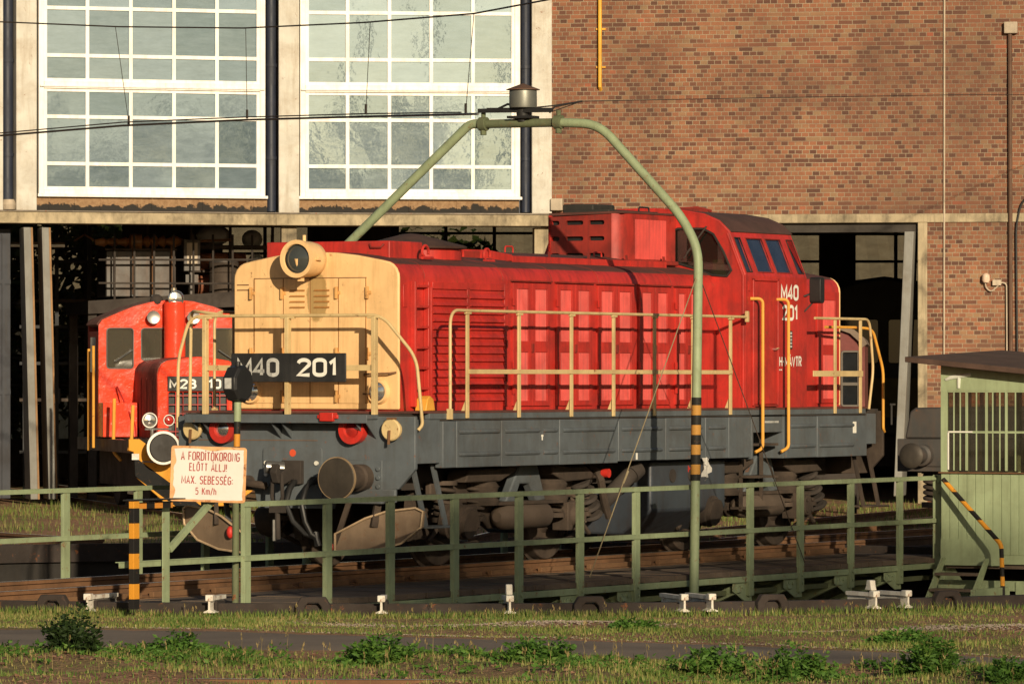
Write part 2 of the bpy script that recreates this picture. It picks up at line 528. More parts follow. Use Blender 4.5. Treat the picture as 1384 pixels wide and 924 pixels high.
RUSTY = paint('rusty_rail_steel', (0.17, 0.085, 0.04), rough=0.8, var=0.3, dirt=(0.06, 0.035, 0.02), amt=0.5, streak=0.3, bump=0.2)
REDL = paint('signal_red_paint', (0.55, 0.03, 0.02), rough=0.4, amt=0.2)
YB = striped('yellow_black_bands', (0.62, 0.27, 0.03), (0.018, 0.017, 0.016), 0.30)
YB_S = striped('narrow_yellow_black_bands', (0.62, 0.27, 0.03), (0.018, 0.017, 0.016), 0.24)
# ================================================================== SETTING
PC = Vector((-1.135, 65.135, 0.0))      # centre of the turntable pit
PR = 10.45                              # its radius
TH = atan2(7400, 4058)                  # direction of the bridge track
ORG = Vector((-2.481, 62.68, 0.0))      # front headstock of the big locomotive, on the bridge track

def ground_mat():
    m, nt, b = newmat('ground_soil')
    tc = nod(nt, 'TexCoord').outputs['Object']
    n1 = nod(nt, 'TexNoise', {'Vector': tc, 'Scale': 0.55, 'Detail': 9.0, 'Roughness': 0.62}).outputs['Fac']
    n2 = nod(nt, 'TexNoise', {'Vector': tc, 'Scale': 7.0, 'Detail': 8.0, 'Roughness': 0.7}).outputs['Fac']
    n3 = nod(nt, 'TexVoronoi', {'Vector': tc, 'Scale': 28.0}).outputs['Distance']
    soil = ramp(nt, n2, [(0.25, (0.19, 0.105, 0.062)), (0.55, (0.36, 0.21, 0.13)), (0.8, (0.48, 0.34, 0.235))])
    turf = ramp(nt, n2, [(0.3, (0.11, 0.12, 0.04)), (0.7, (0.28, 0.23, 0.11))])
    c = mixc(nt, ramp(nt, n1, [(0.48, 0.0), (0.66, 1.0)]), soil, turf)
    nt.links.new(c, b.inputs['Base Color'])
    b.inputs['Roughness'].default_value = 0.95
    b.inputs['Specular IOR Level'].default_value = 0.1
    h = math_(nt, 'ADD', n2, math_(nt, 'MULTIPLY', n3, 0.5))
    bp = nod(nt, 'Bump', {'Height': h, 'Strength': 0.8, 'Distance': 0.05})
    nt.links.new(bp.outputs[0], b.inputs['Normal'])
    return m

def path_edges(x):
    far = 50.15 - 0.63 * x - 0.037 * x * x + 0.10 * sin(x * 1.3) + 0.06 * sin(x * 4.1) + 0.04 * sin(x * 11.3 + 1) + 0.02 * sin(x * 27)
    near = 46.75 - 0.50 * x - 0.045 * x * x + 0.12 * sin(x * 1.9 + 1) + 0.07 * sin(x * 6.7) + 0.04 * sin(x * 15.1 + 2)
    return near, far
def gz(x, y):
    """height of the ground"""
    r = sqrt((x - PC.x) ** 2 + (y - PC.y) ** 2)
    k = min(1.0, max(0.0, (r - PR - 0.5) / 2.0))
    h = 0.025 * sin(x * 1.7 + y * 0.6) + 0.02 * sin(y * 2.3 - x * 0.9) + 0.015 * sin(x * 4.1 + 1.0) * sin(y * 3.7)
    far = min(1.0, max(0.0, (y - 78) / 12.0))
    if y < 47.0:
        h += 0.05 * sin(x * 2.9) * sin(y * 1.9 + x)
    xc = max(-8, min(8, x))
    pn, pf = path_edges(xc)
    d = max(pn - y, y - pf, 0.0)
    h *= min(1.0, 0.12 + d / 1.1)
    return -0.185 + 0.10 * far + h * k * (1 - 0.7 * far)

bm = MB()
radii = [PR, PR + 0.3, PR + 0.7] + [PR + 1.2 + 0.55 * i for i in range(32)] + [PR + 20 + 4 * i for i in range(8)] + [80, 120, 200, 400, 900, 2000]
NA = 220
rows = []
for r in radii:
    row = []
    for i in range(NA):
        a = 2 * pi * i / NA
        x, y = PC.x + r * cos(a), PC.y + r * sin(a)
        row.append(bm.bm.verts.new((x, y, gz(x, y) if r < 80 else -0.1)))
    rows.append(row)
for r0, r1 in zip(rows, rows[1:]):
    for i in range(NA):
        bm.bm.faces.new((r0[i], r1[i], r1[(i + 1) % NA], r0[(i + 1) % NA]))
GROUND = tag(bm.build('ground', ground_mat(), smooth=60), kind='structure')

# the pit: wall, floor, and the steel ring along its rim
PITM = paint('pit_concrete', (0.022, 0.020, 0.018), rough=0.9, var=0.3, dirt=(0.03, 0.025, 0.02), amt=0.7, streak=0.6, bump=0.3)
bm = MB()
bm.lathe((PC.x, PC.y, -1.55), (PC.x, PC.y, -0.2), [(0, PR + 0.02), (1, PR + 0.02)], 96, cap=False)
fl = bm.ring((PC.x, PC.y, -1.55), (0, 0, 1), PR + 0.02, 96)
bm.face(fl)
bm.lathe((PC.x, PC.y, -1.55), (PC.x, PC.y, -1.25), [(0, PR - 0.3), (0, PR - 0.7), (1, PR - 0.7), (1, PR - 0.3), (0, PR - 0.3)], 96, cap=False)
tag(bm.build('turntable_pit', PITM, recalc=False), kind='structure')
bm = MB()
bm.lathe((PC.x, PC.y, -0.30), (PC.x, PC.y, -0.06), [(0, PR - 0.06), (1, PR - 0.06), (1, PR + 0.10), (0, PR + 0.10), (0, PR - 0.06)], 120, cap=False)
RIMM = paint('rusty_rim_steel', (0.034, 0.026, 0.022), rough=0.85, var=0.4, dirt=(0.03, 0.022, 0.018), amt=0.6, streak=0.2, bump=0.3, rust=0.3)
tag(bm.build('pit_kerb', RIMM, recalc=False), kind='structure')

# asphalt path in the foreground
def path_mat():
    m, nt, b = newmat('old_asphalt')
    tc = nod(nt, 'TexCoord').outputs['Object']
    n1 = nod(nt, 'TexNoise', {'Vector': tc, 'Scale': 1.2, 'Detail': 8.0, 'Roughness': 0.65}).outputs['Fac']
    n2 = nod(nt, 'TexNoise', {'Vector': tc, 'Scale': 60.0, 'Detail': 3.0}).outputs['Fac']
    c = ramp(nt, n1, [(0.3, (0.125, 0.096, 0.072)), (0.7, (0.205, 0.160, 0.120))])
    c = mixc(nt, ramp(nt, n2, [(0.62, 0.0), (0.7, 0.6)]), c, (0.2, 0.18, 0.15))
    nt.links.new(c, b.inputs['Base Color'])
    b.inputs['Roughness'].default_value = 0.9
    bp = nod(nt, 'Bump', {'Height': n2, 'Strength': 0.4, 'Distance': 0.01})
    nt.links.new(bp.outputs[0], b.inputs['Normal'])
    return m
bm = MB()
NX, NY = 420, 14
g = []
for i in range(NX + 1):
    x = -14 + 28 * i / NX
    a, b_ = path_edges(max(-8, min(8, x)))
    row = []
    for j in range(NY + 1):
        y = a + (b_ - a) * j / NY
        row.append(bm.bm.verts.new((x, y, -0.205 + 0.040 * min(1.0, 4.5 * min(j, NY - j) / NY) + 0.004 * sin(x * 2 + y))))
    g.append(row)
for i in range(NX):
    for j in range(NY):
        bm.bm.faces.new((g[i][j], g[i + 1][j], g[i + 1][j + 1], g[i][j + 1]))
tag(bm.build('path', path_mat(), smooth=60), kind='structure')

# gravel track strip between the path and the pit
def gravel_mat():
    m, nt, b = newmat('pale_gravel')
    tc = nod(nt, 'TexCoord').outputs['Object']
    v = nod(nt, 'TexVoronoi', {'Vector': tc, 'Scale': 24.0})
    s = nod(nt, 'SeparateColor', {0: v.outputs['Color']}).outputs[0]
    c = ramp(nt, s, [(0.0, (0.26, 0.18, 0.14)), (0.5, (0.44, 0.34, 0.27)), (1.0, (0.60, 0.51, 0.43))])
    nt.links.new(c, b.inputs['Base Color'])
    b.inputs['Roughness'].default_value = 0.95
    bp = nod(nt, 'Bump', {'Height': v.outputs['Distance'], 'Strength': 0.9, 'Distance': 0.04})
    nt.links.new(bp.outputs[0], b.inputs['Normal'])
    return m
GRAVEL = gravel_mat()

# ------------------------------------------------------------------ rails outside the bridge
SHINY = paint('polished_rail_head', (0.72, 0.68, 0.62), rough=0.38, var=0.15, dirt=(0.3, 0.22, 0.15), amt=0.2, streak=0.0, metal=0.6, bump=0.03)
RAILPROF = [(-0.062, -0.145), (0.062, -0.145), (0.062, -0.135), (0.012, -0.118), (0.010, -0.045), (0.034, -0.034), (0.034, 0.0), (-0.034, 0.0), (-0.034, -0.034), (-0.010, -0.045), (-0.012, -0.118), (-0.062, -0.135)]
def add_rail(bm, a, b, z=0.0, sc=1.0):
    a, b = Vector((a[0], a[1], 0)), Vector((b[0], b[1], 0))
    d = (b - a).normalized(); s = Vector((-d.y, d.x, 0))
    ends = []
    for c in (a, b):
        ends.append([bm.bm.verts.new(c + s * q[0] * sc + Vector((0, 0, z + q[1] * sc))) for q in RAILPROF])
    n = len(RAILPROF)
    bm.bm.faces.new(ends[0]); bm.bm.faces.new(list(reversed(ends[1])))
    for i in range(n):
        bm.bm.faces.new((ends[0][i], ends[0][(i + 1) % n], ends[1][(i + 1) % n], ends[1][i]))
def add_track(brow, btop, bsl, c, ang, r0, r1, gauge=1.505):
    d = Vector((cos(ang), sin(ang), 0)); s = Vector((-d.y, d.x, 0))
    for k in (-1, 1):
        a = c + d * r0 + s * (k * gauge / 2); b = c + d * r1 + s * (k * gauge / 2)
        add_rail(brow, a, b)
        q0, q1 = a + s * 0.028, a - s * 0.028
        r_, t_ = b - s * 0.028, b + s * 0.028
        btop.face([(q.x, q.y, 0.004) for q in (q0, t_, r_, q1)])
    r = r0 + 0.3
    while r < r1:
        p = c + d * r
        a, b = p - s * 1.25, p + s * 1.25
        bsl.bar((a.x, a.y, -0.20), (b.x, b.y, -0.20), 0.22, 0.14)
        r += 0.62
brow, btop, bsl = MB(), MB(), MB()
HA = rad(103.0 - 0.0)
m28_axis = Vector((0.225, -0.974, 0))
M28_LOC = Vector((-4.99, 90.6, 0))
def track_through(p, d, r0, r1):
    ang = atan2(d.y, d.x)
    add_track(brow, btop, bsl, Vector((p.x, p.y, 0)), ang, r0, r1)
track_through(M28_LOC, -m28_axis, -14.5, 24)
add_track(brow, btop, bsl, PC, TH, PR + 0.1, 40)                 # the bridge track goes on beyond the pit
add_track(brow, btop, bsl, PC, TH + pi, PR + 0.1, 26)
add_track(brow, btop, bsl, PC, rad(83), PR + 0.1, 55)
add_track(brow, btop, bsl, PC, rad(119), PR + 0.1, 50)
add_track(brow, btop, bsl, PC, rad(72), PR + 0.1, 50)
add_track(brow, btop, bsl, PC, rad(132), PR + 0.1, 40)
tag(brow.build('track_rails', RUSTY, smooth=20), kind='structure')
tag(btop.build('track_rail_heads', SHINY, smooth=0), kind='structure')
SLEEP = paint('old_sleeper_wood', (0.07, 0.05, 0.038), rough=0.95, var=0.35, dirt=(0.03, 0.022, 0.018), amt=0.5, streak=0.1, bump=0.4)
tag(bsl.build('track_sleepers', SLEEP, smooth=0), kind='structure')
# worn rail along the bottom of the view
bm = MB(); add_rail(bm, (-9, 43.3), (1.5, 42.55), z=-0.165)
tag(bm.build('yard_rail', RUSTY, smooth=20), kind='structure')
bm = MB()
bm.face([(-9, 43.27, -0.161), (1.5, 42.52, -0.161), (1.5, 42.58, -0.161), (-9, 43.33, -0.161)])
tag(bm.build('yard_rail_head', SHINY, smooth=0), kind='structure')

# ================================================================== ENGINE SHED
def brick_mat():
    m, nt, b = newmat('brown_brick')
    tc = nod(nt, 'TexCoord').outputs['Object']
    s = nod(nt, 'SeparateXYZ', {'Vector': tc})
    wob = nod(nt, 'TexNoise', {'Vector': tc, 'Scale': 2.3, 'Detail': 2.0}).outputs['Fac']
    z = math_(nt, 'ADD', s.outputs[2], math_(nt, 'MULTIPLY', wob, 0.010))
    x = math_(nt, 'ADD', math_(nt, 'ADD', s.outputs[0], math_(nt, 'MULTIPLY', wob, 0.012)), 50.0)
    zr = math_(nt, 'DIVIDE', z, 0.0787)
    row = math_(nt, 'FLOOR', zr)
    half = math_(nt, 'MULTIPLY', math_(nt, 'MODULO', row, 2.0), 0.5)
    wn_ = nod(nt, 'TexWhiteNoise', {'W': row}, noise_dimensions='1D').outputs['Value']
    xr = math_(nt, 'ADD', math_(nt, 'DIVIDE', x, 0.1305), math_(nt, 'ADD', half, math_(nt, 'MULTIPLY', wn_, 0.22)))
    colu = math_(nt, 'FLOOR', xr)
    fx, fz = math_(nt, 'FRACT', xr), math_(nt, 'FRACT', zr)
    # some bricks show their long side: pair up a third of the columns of a third of the rows
    wr = nod(nt, 'TexWhiteNoise', {'W': math_(nt, 'ADD', row, 77.0)}, noise_dimensions='1D').outputs['Value']
    islong = math_(nt, 'LESS_THAN', wr, 0.14)
    c2 = math_(nt, 'FLOOR', math_(nt, 'DIVIDE', xr, 2.0))
    f2 = math_(nt, 'FRACT', math_(nt, 'DIVIDE', xr, 2.0))
    colu = math_(nt, 'ADD', math_(nt, 'MULTIPLY', islong, math_(nt, 'ADD', c2, 900.0)), math_(nt, 'MULTIPLY', math_(nt, 'SUBTRACT', 1.0, islong), colu))
    ed1 = math_(nt, 'MULTIPLY', math_(nt, 'MINIMUM', fx, math_(nt, 'SUBTRACT', 1.0, fx)), 0.1305)
    ed2 = math_(nt, 'MULTIPLY', math_(nt, 'MINIMUM', f2, math_(nt, 'SUBTRACT', 1.0, f2)), 0.261)
    edx = math_(nt, 'ADD', math_(nt, 'MULTIPLY', islong, ed2), math_(nt, 'MULTIPLY', math_(nt, 'SUBTRACT', 1.0, islong), ed1))
    edz = math_(nt, 'MULTIPLY', math_(nt, 'MINIMUM', fz, math_(nt, 'SUBTRACT', 1.0, fz)), 0.0787)
    ed = math_(nt, 'MINIMUM', edx, edz)
    vec = nod(nt, 'CombineXYZ', {0: colu, 1: row, 2: 3.0}).outputs[0]
    rnd = nod(nt, 'TexWhiteNoise', {'Vector': vec}, noise_dimensions='3D')
    c = ramp(nt, rnd.outputs['Value'], [(0.0, (0.080, 0.040, 0.033)), (0.16, (0.130, 0.058, 0.043)), (0.32, (0.235, 0.096, 0.057)),
                                        (0.60, (0.285, 0.120, 0.068)), (0.80, (0.325, 0.138, 0.074)), (0.90, (0.32, 0.175, 0.098)),
                                        (0.97, (0.29, 0.195, 0.11)), (1.0, (0.40, 0.110, 0.060))])
    n1 = nod(nt, 'TexNoise', {'Vector': tc, 'Scale': 0.7, 'Detail': 9.0, 'Roughness': 0.65}).outputs['Fac']
    n2 = nod(nt, 'TexNoise', {'Vector': tc, 'Scale': 35.0, 'Detail': 5.0, 'Roughness': 0.7}).outputs['Fac']
    c = mixc(nt, ramp(nt, n2, [(0.35, 0.0), (0.75, 0.28)]), c, (0.28, 0.15, 0.09))
    mort = ramp(nt, n2, [(0.3, (0.30, 0.24, 0.16)), (0.7, (0.46, 0.38, 0.27))])
    mk = ramp(nt, ed, [(0.0050, 0.0), (0.0080, 1.0)])
    c = mixc(nt, mk, mort, c)
    n0 = nod(nt, 'TexNoise', {'Vector': tc, 'Scale': 0.22, 'Detail': 5.0, 'Roughness': 0.6}).outputs['Fac']
    c = mixc(nt, ramp(nt, n0, [(0.38, 0.40), (0.55, 0.0)]), c, (0.11, 0.062, 0.045))
    c = mixc(nt, ramp(nt, n0, [(0.52, 0.0), (0.70, 0.30)]), c, (0.34, 0.20, 0.12))
    c = mixc(nt, ramp(nt, n1, [(0.42, 0.0), (0.72, 0.6)]), c, (0.095, 0.058, 0.042))
    mp = nod(nt, 'Mapping', {'Vector': tc, 'Scale': (0.5, 0.5, 9.0)}).outputs[0]
    n3 = nod(nt, 'TexNoise', {'Vector': mp, 'Scale': 1.0, 'Detail': 4.0}).outputs['Fac']
    c = mixc(nt, ramp(nt, n3, [(0.52, 0.0), (0.72, 0.45)]), c, (0.14, 0.07, 0.05))
    nt.links.new(c, b.inputs['Base Color'])
    b.inputs['Roughness'].default_value = 0.92
    b.inputs['Specular IOR Level'].default_value = 0.15
    h = math_(nt, 'ADD', mk, math_(nt, 'MULTIPLY', n2, 0.5))
    bp = nod(nt, 'Bump', {'Height': h, 'Strength': 0.6, 'Distance': 0.010})
    nt.links.new(bp.outputs[0], b.inputs['Normal'])
    return m
BRICK = brick_mat()
CONC = paint('cream_render', (0.58, 0.565, 0.505), rough=0.9, var=0.12, dirt=(0.28, 0.20, 0.12), amt=0.45, streak=0.45, bump=0.3, rust=0.06)
TAN = paint('tan_concrete', (0.40, 0.33, 0.215), rough=0.92, var=0.2, dirt=(0.04, 0.033, 0.026), amt=0.8, streak=0.6, bump=0.4)
def tar_mat():
    m, nt, b = newmat('peeling_tar_band')
    tc = nod(nt, 'TexCoord').outputs['Object']
    s = nod(nt, 'SeparateXYZ', {'Vector': tc})
    n1 = nod(nt, 'TexNoise', {'Vector': tc, 'Scale': 3.2, 'Detail': 8.0, 'Roughness': 0.65}).outputs['Fac']
    n2 = nod(nt, 'TexNoise', {'Vector': tc, 'Scale': 14.0, 'Detail': 6.0, 'Roughness': 0.7}).outputs['Fac']
    # tar is left along the foot of the band, broken away above
    edge = math_(nt, 'ADD', math_(nt, 'MULTIPLY', math_(nt, 'SUBTRACT', 5.42, s.outputs[2]), 2.2), math_(nt, 'SUBTRACT', n1, 0.32))
    k = ramp(nt, edge, [(0.36, 0.0), (0.40, 1.0)])
    c = mixc(nt, k, ramp(nt, n2, [(0.3, (0.19, 0.105, 0.05)), (0.7, (0.34, 0.22, 0.12))]), (0.022, 0.019, 0.016))
    nt.links.new(c, b.inputs['Base Color'])
    b.inputs['Roughness'].default_value = 0.9
    bp = nod(nt, 'Bump', {'Height': k, 'Strength': 0.6, 'Distance': 0.02})
    nt.links.new(bp.outputs[0], b.inputs['Normal'])
    return m
TAR = tar_mat()
WFRAME = paint('white_window_frame', (0.88, 0.87, 0.82), rough=0.45, var=0.06, dirt=(0.45, 0.27, 0.12), amt=0.18, streak=0.35, bump=0.1)
NAVY = paint('navy_downpipe', (0.020, 0.026, 0.045), rough=0.5, var=0.2, dirt=(0.05, 0.05, 0.05), amt=0.3, streak=0.5, bump=0.1)
DOORG = paint('pale_grey_door', (0.23, 0.23, 0.21), rough=0.65, var=0.12, dirt=(0.12, 0.09, 0.06), amt=0.4, streak=0.4, bump=0.1)
DOORB = paint('brown_door_edge', (0.30, 0.17, 0.08), rough=0.8, amt=0.5, bump=0.2)
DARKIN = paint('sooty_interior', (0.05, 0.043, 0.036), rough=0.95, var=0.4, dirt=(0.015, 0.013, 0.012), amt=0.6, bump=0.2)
PIPEY = paint('yellow_gas_pipe', (0.72, 0.38, 0.04), rough=0.45, amt=0.2, bump=0.05)
PIPEB = paint('brown_pipe', (0.12, 0.065, 0.04), rough=0.7, amt=0.3, bump=0.1)
PIPEP = paint('pale_conduit', (0.48, 0.40, 0.30), rough=0.6, amt=0.3, bump=0.1)

BEAMC = paint('stained_concrete_beam', (0.40, 0.33, 0.215), rough=0.92, var=0.25, dirt=(0.035, 0.028, 0.022), amt=1.0, streak=0.9, scale=1.5, bump=0.5, streak_sc=(2.2, 2.2, 0.8))
def pane_mat():
    m, nt, b = newmat('dusty_window_glass')
    out = nt.nodes['Material Output']
    tc = nod(nt, 'TexCoord').outputs['Object']
    n1 = nod(nt, 'TexNoise', {'Vector': tc, 'Scale': 0.9, 'Detail': 5.0, 'Roughness': 0.55}).outputs['Fac']
    mp = nod(nt, 'Mapping', {'Vector': tc, 'Scale': (1.0, 1.0, 3.5)}).outputs[0]
    n2 = nod(nt, 'TexNoise', {'Vector': mp, 'Scale': 2.2, 'Detail': 7.0, 'Roughness': 0.7}).outputs['Fac']
    gi = nod(nt, 'NewGeometry').outputs['Random Per Island']
    c = ramp(nt, math_(nt, 'ADD', math_(nt, 'MULTIPLY', n2, 0.65), math_(nt, 'MULTIPLY', gi, 0.35)), [(0.25, (0.090, 0.130, 0.155)), (0.75, (0.240, 0.310, 0.360))])  # dust tone, tinted blue for the sky reflected in the panes
    d = nod(nt, 'BsdfDiffuse', {'Color': c})
    bp = nod(nt, 'Bump', {'Height': n1, 'Strength': 0.12, 'Distance': 0.02})
    g = nod(nt, 'BsdfGlossy', {'Color': (0.50, 0.70, 0.95, 1), 'Roughness': 0.02, 'Normal': bp.outputs[0]})
    mx = nod(nt, 'MixShader', {0: 0.26, 1: d.outputs[0], 2: g.outputs[0]})
    nt.links.new(mx.outputs[0], out.inputs[0])
    return m
PANE = pane_mat()

J1 = (0.7234, 101.0, 0.0)
J0 = (-4.3445, 100.467, 0.0)
A_R, A_M, A_L = rad(-10), rad(6), rad(18)
shed = thing('engine_shed', 'brown brick engine shed with tall white gridded windows behind the locomotives', 'building', (0, 0, 0))
def fac(bm, name, m, side, bevel=0.0, smooth=35):
    loc, rz = {'R': (J1, A_R), 'M': (J1, A_M), 'L': (J0, A_L)}[side]
    return bm.build(name, m, shed, bevel=bevel, smooth=smooth, loc=loc, rz=rz)

# brick bay with its doorway
bm = MB(); bm.prism([(0, -0.1), (2.55, -0.1), (2.55, 5.03), (6.80, 5.03), (6.80, -0.1), (17, -0.1), (17, 11), (0, 11)], 1, 0.0, 0.40)
fac(bm, 'brick_wall', BRICK, 'R', smooth=0)
bm = MB()
bm.box(0.05, 17, -0.035, 0.0, 5.03, 5.19)
fac(bm, 'lintel_band', TAN, 'R', bevel=0.01)
for a_, b_ in ((6.78, 6.95), (2.4, 2.57)):
    bm = MB(); bm.box(a_, b_, -0.02, 0.2, -0.1, 5.03)
    fac(bm, 'doorway_jamb', TAN, 'R', bevel=0.008)
bm = MB(); bm.box(2.6, 6.78, 0.1, 0.5, 4.86, 5.02)
fac(bm, 'doorway_beam', DARKIN, 'R')
# grey door leaf folded open in the right doorway
bm = MB(); bm.hexa([(6.36, -0.25, 0.05), (6.50, -0.25, 0.05), (6.50, 0.6, 0.05), (6.36, 0.6, 0.05), (6.56, -0.25, 4.86), (6.73, -0.25, 4.86), (6.73, 0.6, 4.86), (6.56, 0.6, 4.86)])
dl = fac(bm, 'door_leaf', DOORG, 'R', bevel=0.01)
bm = MB(); bm.bar((6.33, -0.28, 1.72), (6.33, -0.28, 1.35), 0.03, 0.03); bm.bar((6.30, -0.28, 1.72), (6.40, -0.28, 1.72), 0.03, 0.03)
o = bm.build('handle', RIM, dl)

# concrete piers and downpipes
for side, x0, x1 in (('M', -0.37, 0.0), ('M', -5.04, -4.66), ('L', -4.88, -4.50), ('L', -5.75, -5.12)):
    bm = MB(); bm.box(x0, x1, -0.12, 0.35, 5.225, 11)
    fac(bm, 'pier', CONC, side, bevel=0.012)
    if side == 'M':
        bm = MB(); bm.box(x0 + 0.06, x1 - 0.04, 0.02, 0.35, -0.1, 4.97)
        fac(bm, 'lower_pier', TAN, side, bevel=0.012)
for side, x, w in (('M', -0.47, 0.085), ('L', -0.06, 0.095), ('L', -5.0, 0.105)):
    bm = MB(); bm.cyl((x, 0.08, 5.25), (x, 0.08, 11), w, n=14)
    for z in (6.2, 7.9, 9.4):
        bm.cyl((x, 0.08, z), (x, 0.08, z + 0.06), w + 0.015, n=14)
    fac(bm, 'downpipe', NAVY, side)
    bm = MB(); bm.box(x - 0.13, x + 0.13, 0.14, 0.3, 5.22, 11)
    fac(bm, 'pipe_recess', NAVY, side)
bm = MB(); bm.lathe((-5.0, -0.02, 5.24), (-5.0, -0.02, 5.42), [(0, 0.12), (0.5, 0.14), (1, 0.10)], 14)
fac(bm, 'downpipe_foot', PIPEP, 'L')

# beam over the wide doorways, flashing, tar band under the windows
bm = MB(); bm.box(-5.13, 0.03, -0.20, 0.45, 4.99, 5.20); fac(bm, 'lintel_beam', BEAMC, 'M', bevel=0.012)
bm = MB(); bm.box(-7.2, -0.02, -0.20, 0.45, 4.99, 5.20); fac(bm, 'lintel_beam', BEAMC, 'L', bevel=0.012)
FLASH = paint('zinc_flashing', (0.17, 0.14, 0.105), rough=0.5, amt=0.6, metal=0.3, bump=0.2, rust=0.3)
bm = MB(); bm.box(-5.14, 0.02, -0.235, 0.30, 5.201, 5.224); fac(bm, 'beam_flashing', FLASH, 'M')
bm = MB(); bm.box(-7.2, -0.02, -0.235, 0.30, 5.201, 5.224); fac(bm, 'beam_flashing', FLASH, 'L')
for side, x0, x1 in (('M', -4.66, -0.60), ('L', -4.50, -0.16)):
    bm = MB(); bm.box(x0, x1, -0.02, 0.3, 5.224, 5.50)
    for k in range(9):
        xx = x0 + 0.25 + k * (x1 - x0 - 0.5) / 8
        bm.box(xx - 0.012, xx + 0.012, -0.035, -0.02, 5.25, 5.48)
    fac(bm, 'tar_band', TAR, side)

def window(side, x0, x1, zb):
    """tall gridded window: three sashes of three rows by five columns"""
    bm = MB()
    y0, y1 = -0.05, 0.08
    bm.box(x0, x0 + 0.10, y0, y1, zb, 10.2); bm.box(x1 - 0.10, x1, y0, y1, zb, 10.2)
    bm.box(x0 + 0.10, x1 - 0.10, y0, y1, zb, zb + 0.10)
    bm.box(x0 - 0.03, x1 + 0.03, -0.13, -0.052, zb - 0.035, zb + 0.02)
    for zt in (zb + 1.93, zb + 3.86):
        bm.box(x0 + 0.10, x1 - 0.10, y0 - 0.02, y1, zt, zt + 0.13)
        bm.box(x0 + 0.02, x1 - 0.02, y0 - 0.05, y0 - 0.022, zt + 0.025, zt + 0.055)
    f = fac(bm, 'window', WFRAME, side, bevel=0.008)
    xi0, xi1 = x0 + 0.10, x1 - 0.10
    zi = [zb + 0.10, zb + 0.58, zb + 1.44, zb + 1.93]
    bars = MB()
    for base, off in ((0, 0), (1, 1.96 + 0.10)):
        pass
    rows_ = [(zb + 0.10, zb + 1.93, [0.47, 1.32]), (zb + 2.06, zb + 3.86, [0.47, 1.33]), (zb + 3.99, 10.2, [0.4])]
    for za, zc, cuts in rows_:
        for k in range(6):
            xx = xi0 + (xi1 - xi0) * k / 5
            a, b = (xx - 0.032, xx + 0.032)
            if k == 0: a, b = xx, xx + 0.06
            if k == 5: a, b = xx - 0.06, xx
            bars.box(a, b, -0.025, 0.05, za, zc)
        for c in [0.0] + cuts + [zc - za]:
            zz = za + c
            a, b = zz - 0.032, zz + 0.032
            if c == 0.0: a, b = zz, zz + 0.055
            if c == zc - za: a, b = zz - 0.055, zz
            for k in range(5):
                xa = xi0 + (xi1 - xi0) * k / 5 + (0.032 if k else 0.06)
                xb = xi0 + (xi1 - xi0) * (k + 1) / 5 - (0.032 if k < 4 else 0.06)
                bars.box(xa, xb, -0.022, 0.05, a, b)
    fac(bars, 'glazing_bars', WFRAME, side).parent = f
    gl = MB()
    rp_ = random.Random(side)
    for za, zc, cuts in rows_:
        zs = [0.0] + cuts + [zc - za]
        for z0_, z1_ in zip(zs, zs[1:]):
            for k in range(5):
                xa = xi0 + (xi1 - xi0) * k / 5 + 0.01; xb = xi0 + (xi1 - xi0) * (k + 1) / 5 - 0.01
                t1, t2 = rp_.gauss(0, 0.0035), rp_.gauss(0, 0.0035)
                w_, h_ = (xb - xa) / 2, (z1_ - z0_) / 2
                gl.face([(xa, 0.016 - t1 * w_ - t2 * h_, za + z0_ + 0.01), (xb, 0.016 + t1 * w_ - t2 * h_, za + z0_ + 0.01),
                         (xb, 0.016 + t1 * w_ + t2 * h_, za + z1_ - 0.01), (xa, 0.016 - t1 * w_ + t2 * h_, za + z1_ - 0.01)])
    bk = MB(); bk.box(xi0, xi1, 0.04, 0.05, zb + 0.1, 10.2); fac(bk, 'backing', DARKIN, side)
    g_ = fac(gl, 'pane', PANE, side, smooth=0)
    for ch in [c for c in shed.children if c.name.startswith(('glazing_bars', 'pane', 'backing'))] + [c for c in f.children]:
        ch.parent = f
        ch.location = (0, 0, 0); ch.rotation_euler = (0, 0, 0)
window('M', -4.64, -0.58, 5.51)
window('L', -4.45, -0.20, 5.51)
bm = MB(); bm.box(-7.2, -5.75, 0.0, 0.3, 5.23, 11); fac(bm, 'side_wall', CONC, 'L')

# fittings on the brick wall
bm = MB(); bm.tube([(0.92, -0.07, 11), (0.92, -0.07, 7.56), (0.92, 0.02, 7.50)], 0.036, 10)
for z in (8.6, 7.9, 9.6):
    bm.box(0.84, 1.02, -0.03, 0.0, z, z + 0.03)
fac(bm, 'gas_pipe', PIPEY, 'R')
bm = MB(); bm.tube([(7.27, -0.03, 11), (7.26, -0.03, 2.0)], 0.017, 6); fac(bm, 'conduit', PIPEP, 'R')
bm = MB(); bm.tube([(8.46, -0.06, 8.45), (8.48, -0.06, 2.0)], 0.038, 8); pp = fac(bm, 'standpipe', PIPEB, 'R')
bm = MB(); bm.box(8.36, 8.60, -0.14, 0.0, 8.45, 8.66); fac(bm, 'junction_box', PIPEP, 'R', bevel=0.01)
bm = MB(); bm.tube(bend([(10, -0.05, 5.55), (8.70, -0.05, 5.50), (8.57, -0.05, 5.0), (8.60, -0.05, 2.0)], 0.35, 6), 0.020, 8); fac(bm, 'cable_conduit', BLACK, 'R')
bm = MB(); bm.tube(bend([(8.02, -0.10, 3.98), (8.02, -0.06, 3.84), (8.12, -0.06, 3.76), (8.32, -0.06, 3.94), (8.40, -0.06, 3.90), (8.41, -0.06, 2.0)], 0.06), 0.014, 6)
bm.box(8.15, 8.30, -0.1, 0.0, 3.88, 3.98)
fac(bm, 'lamp_cable', PIPEP, 'R')
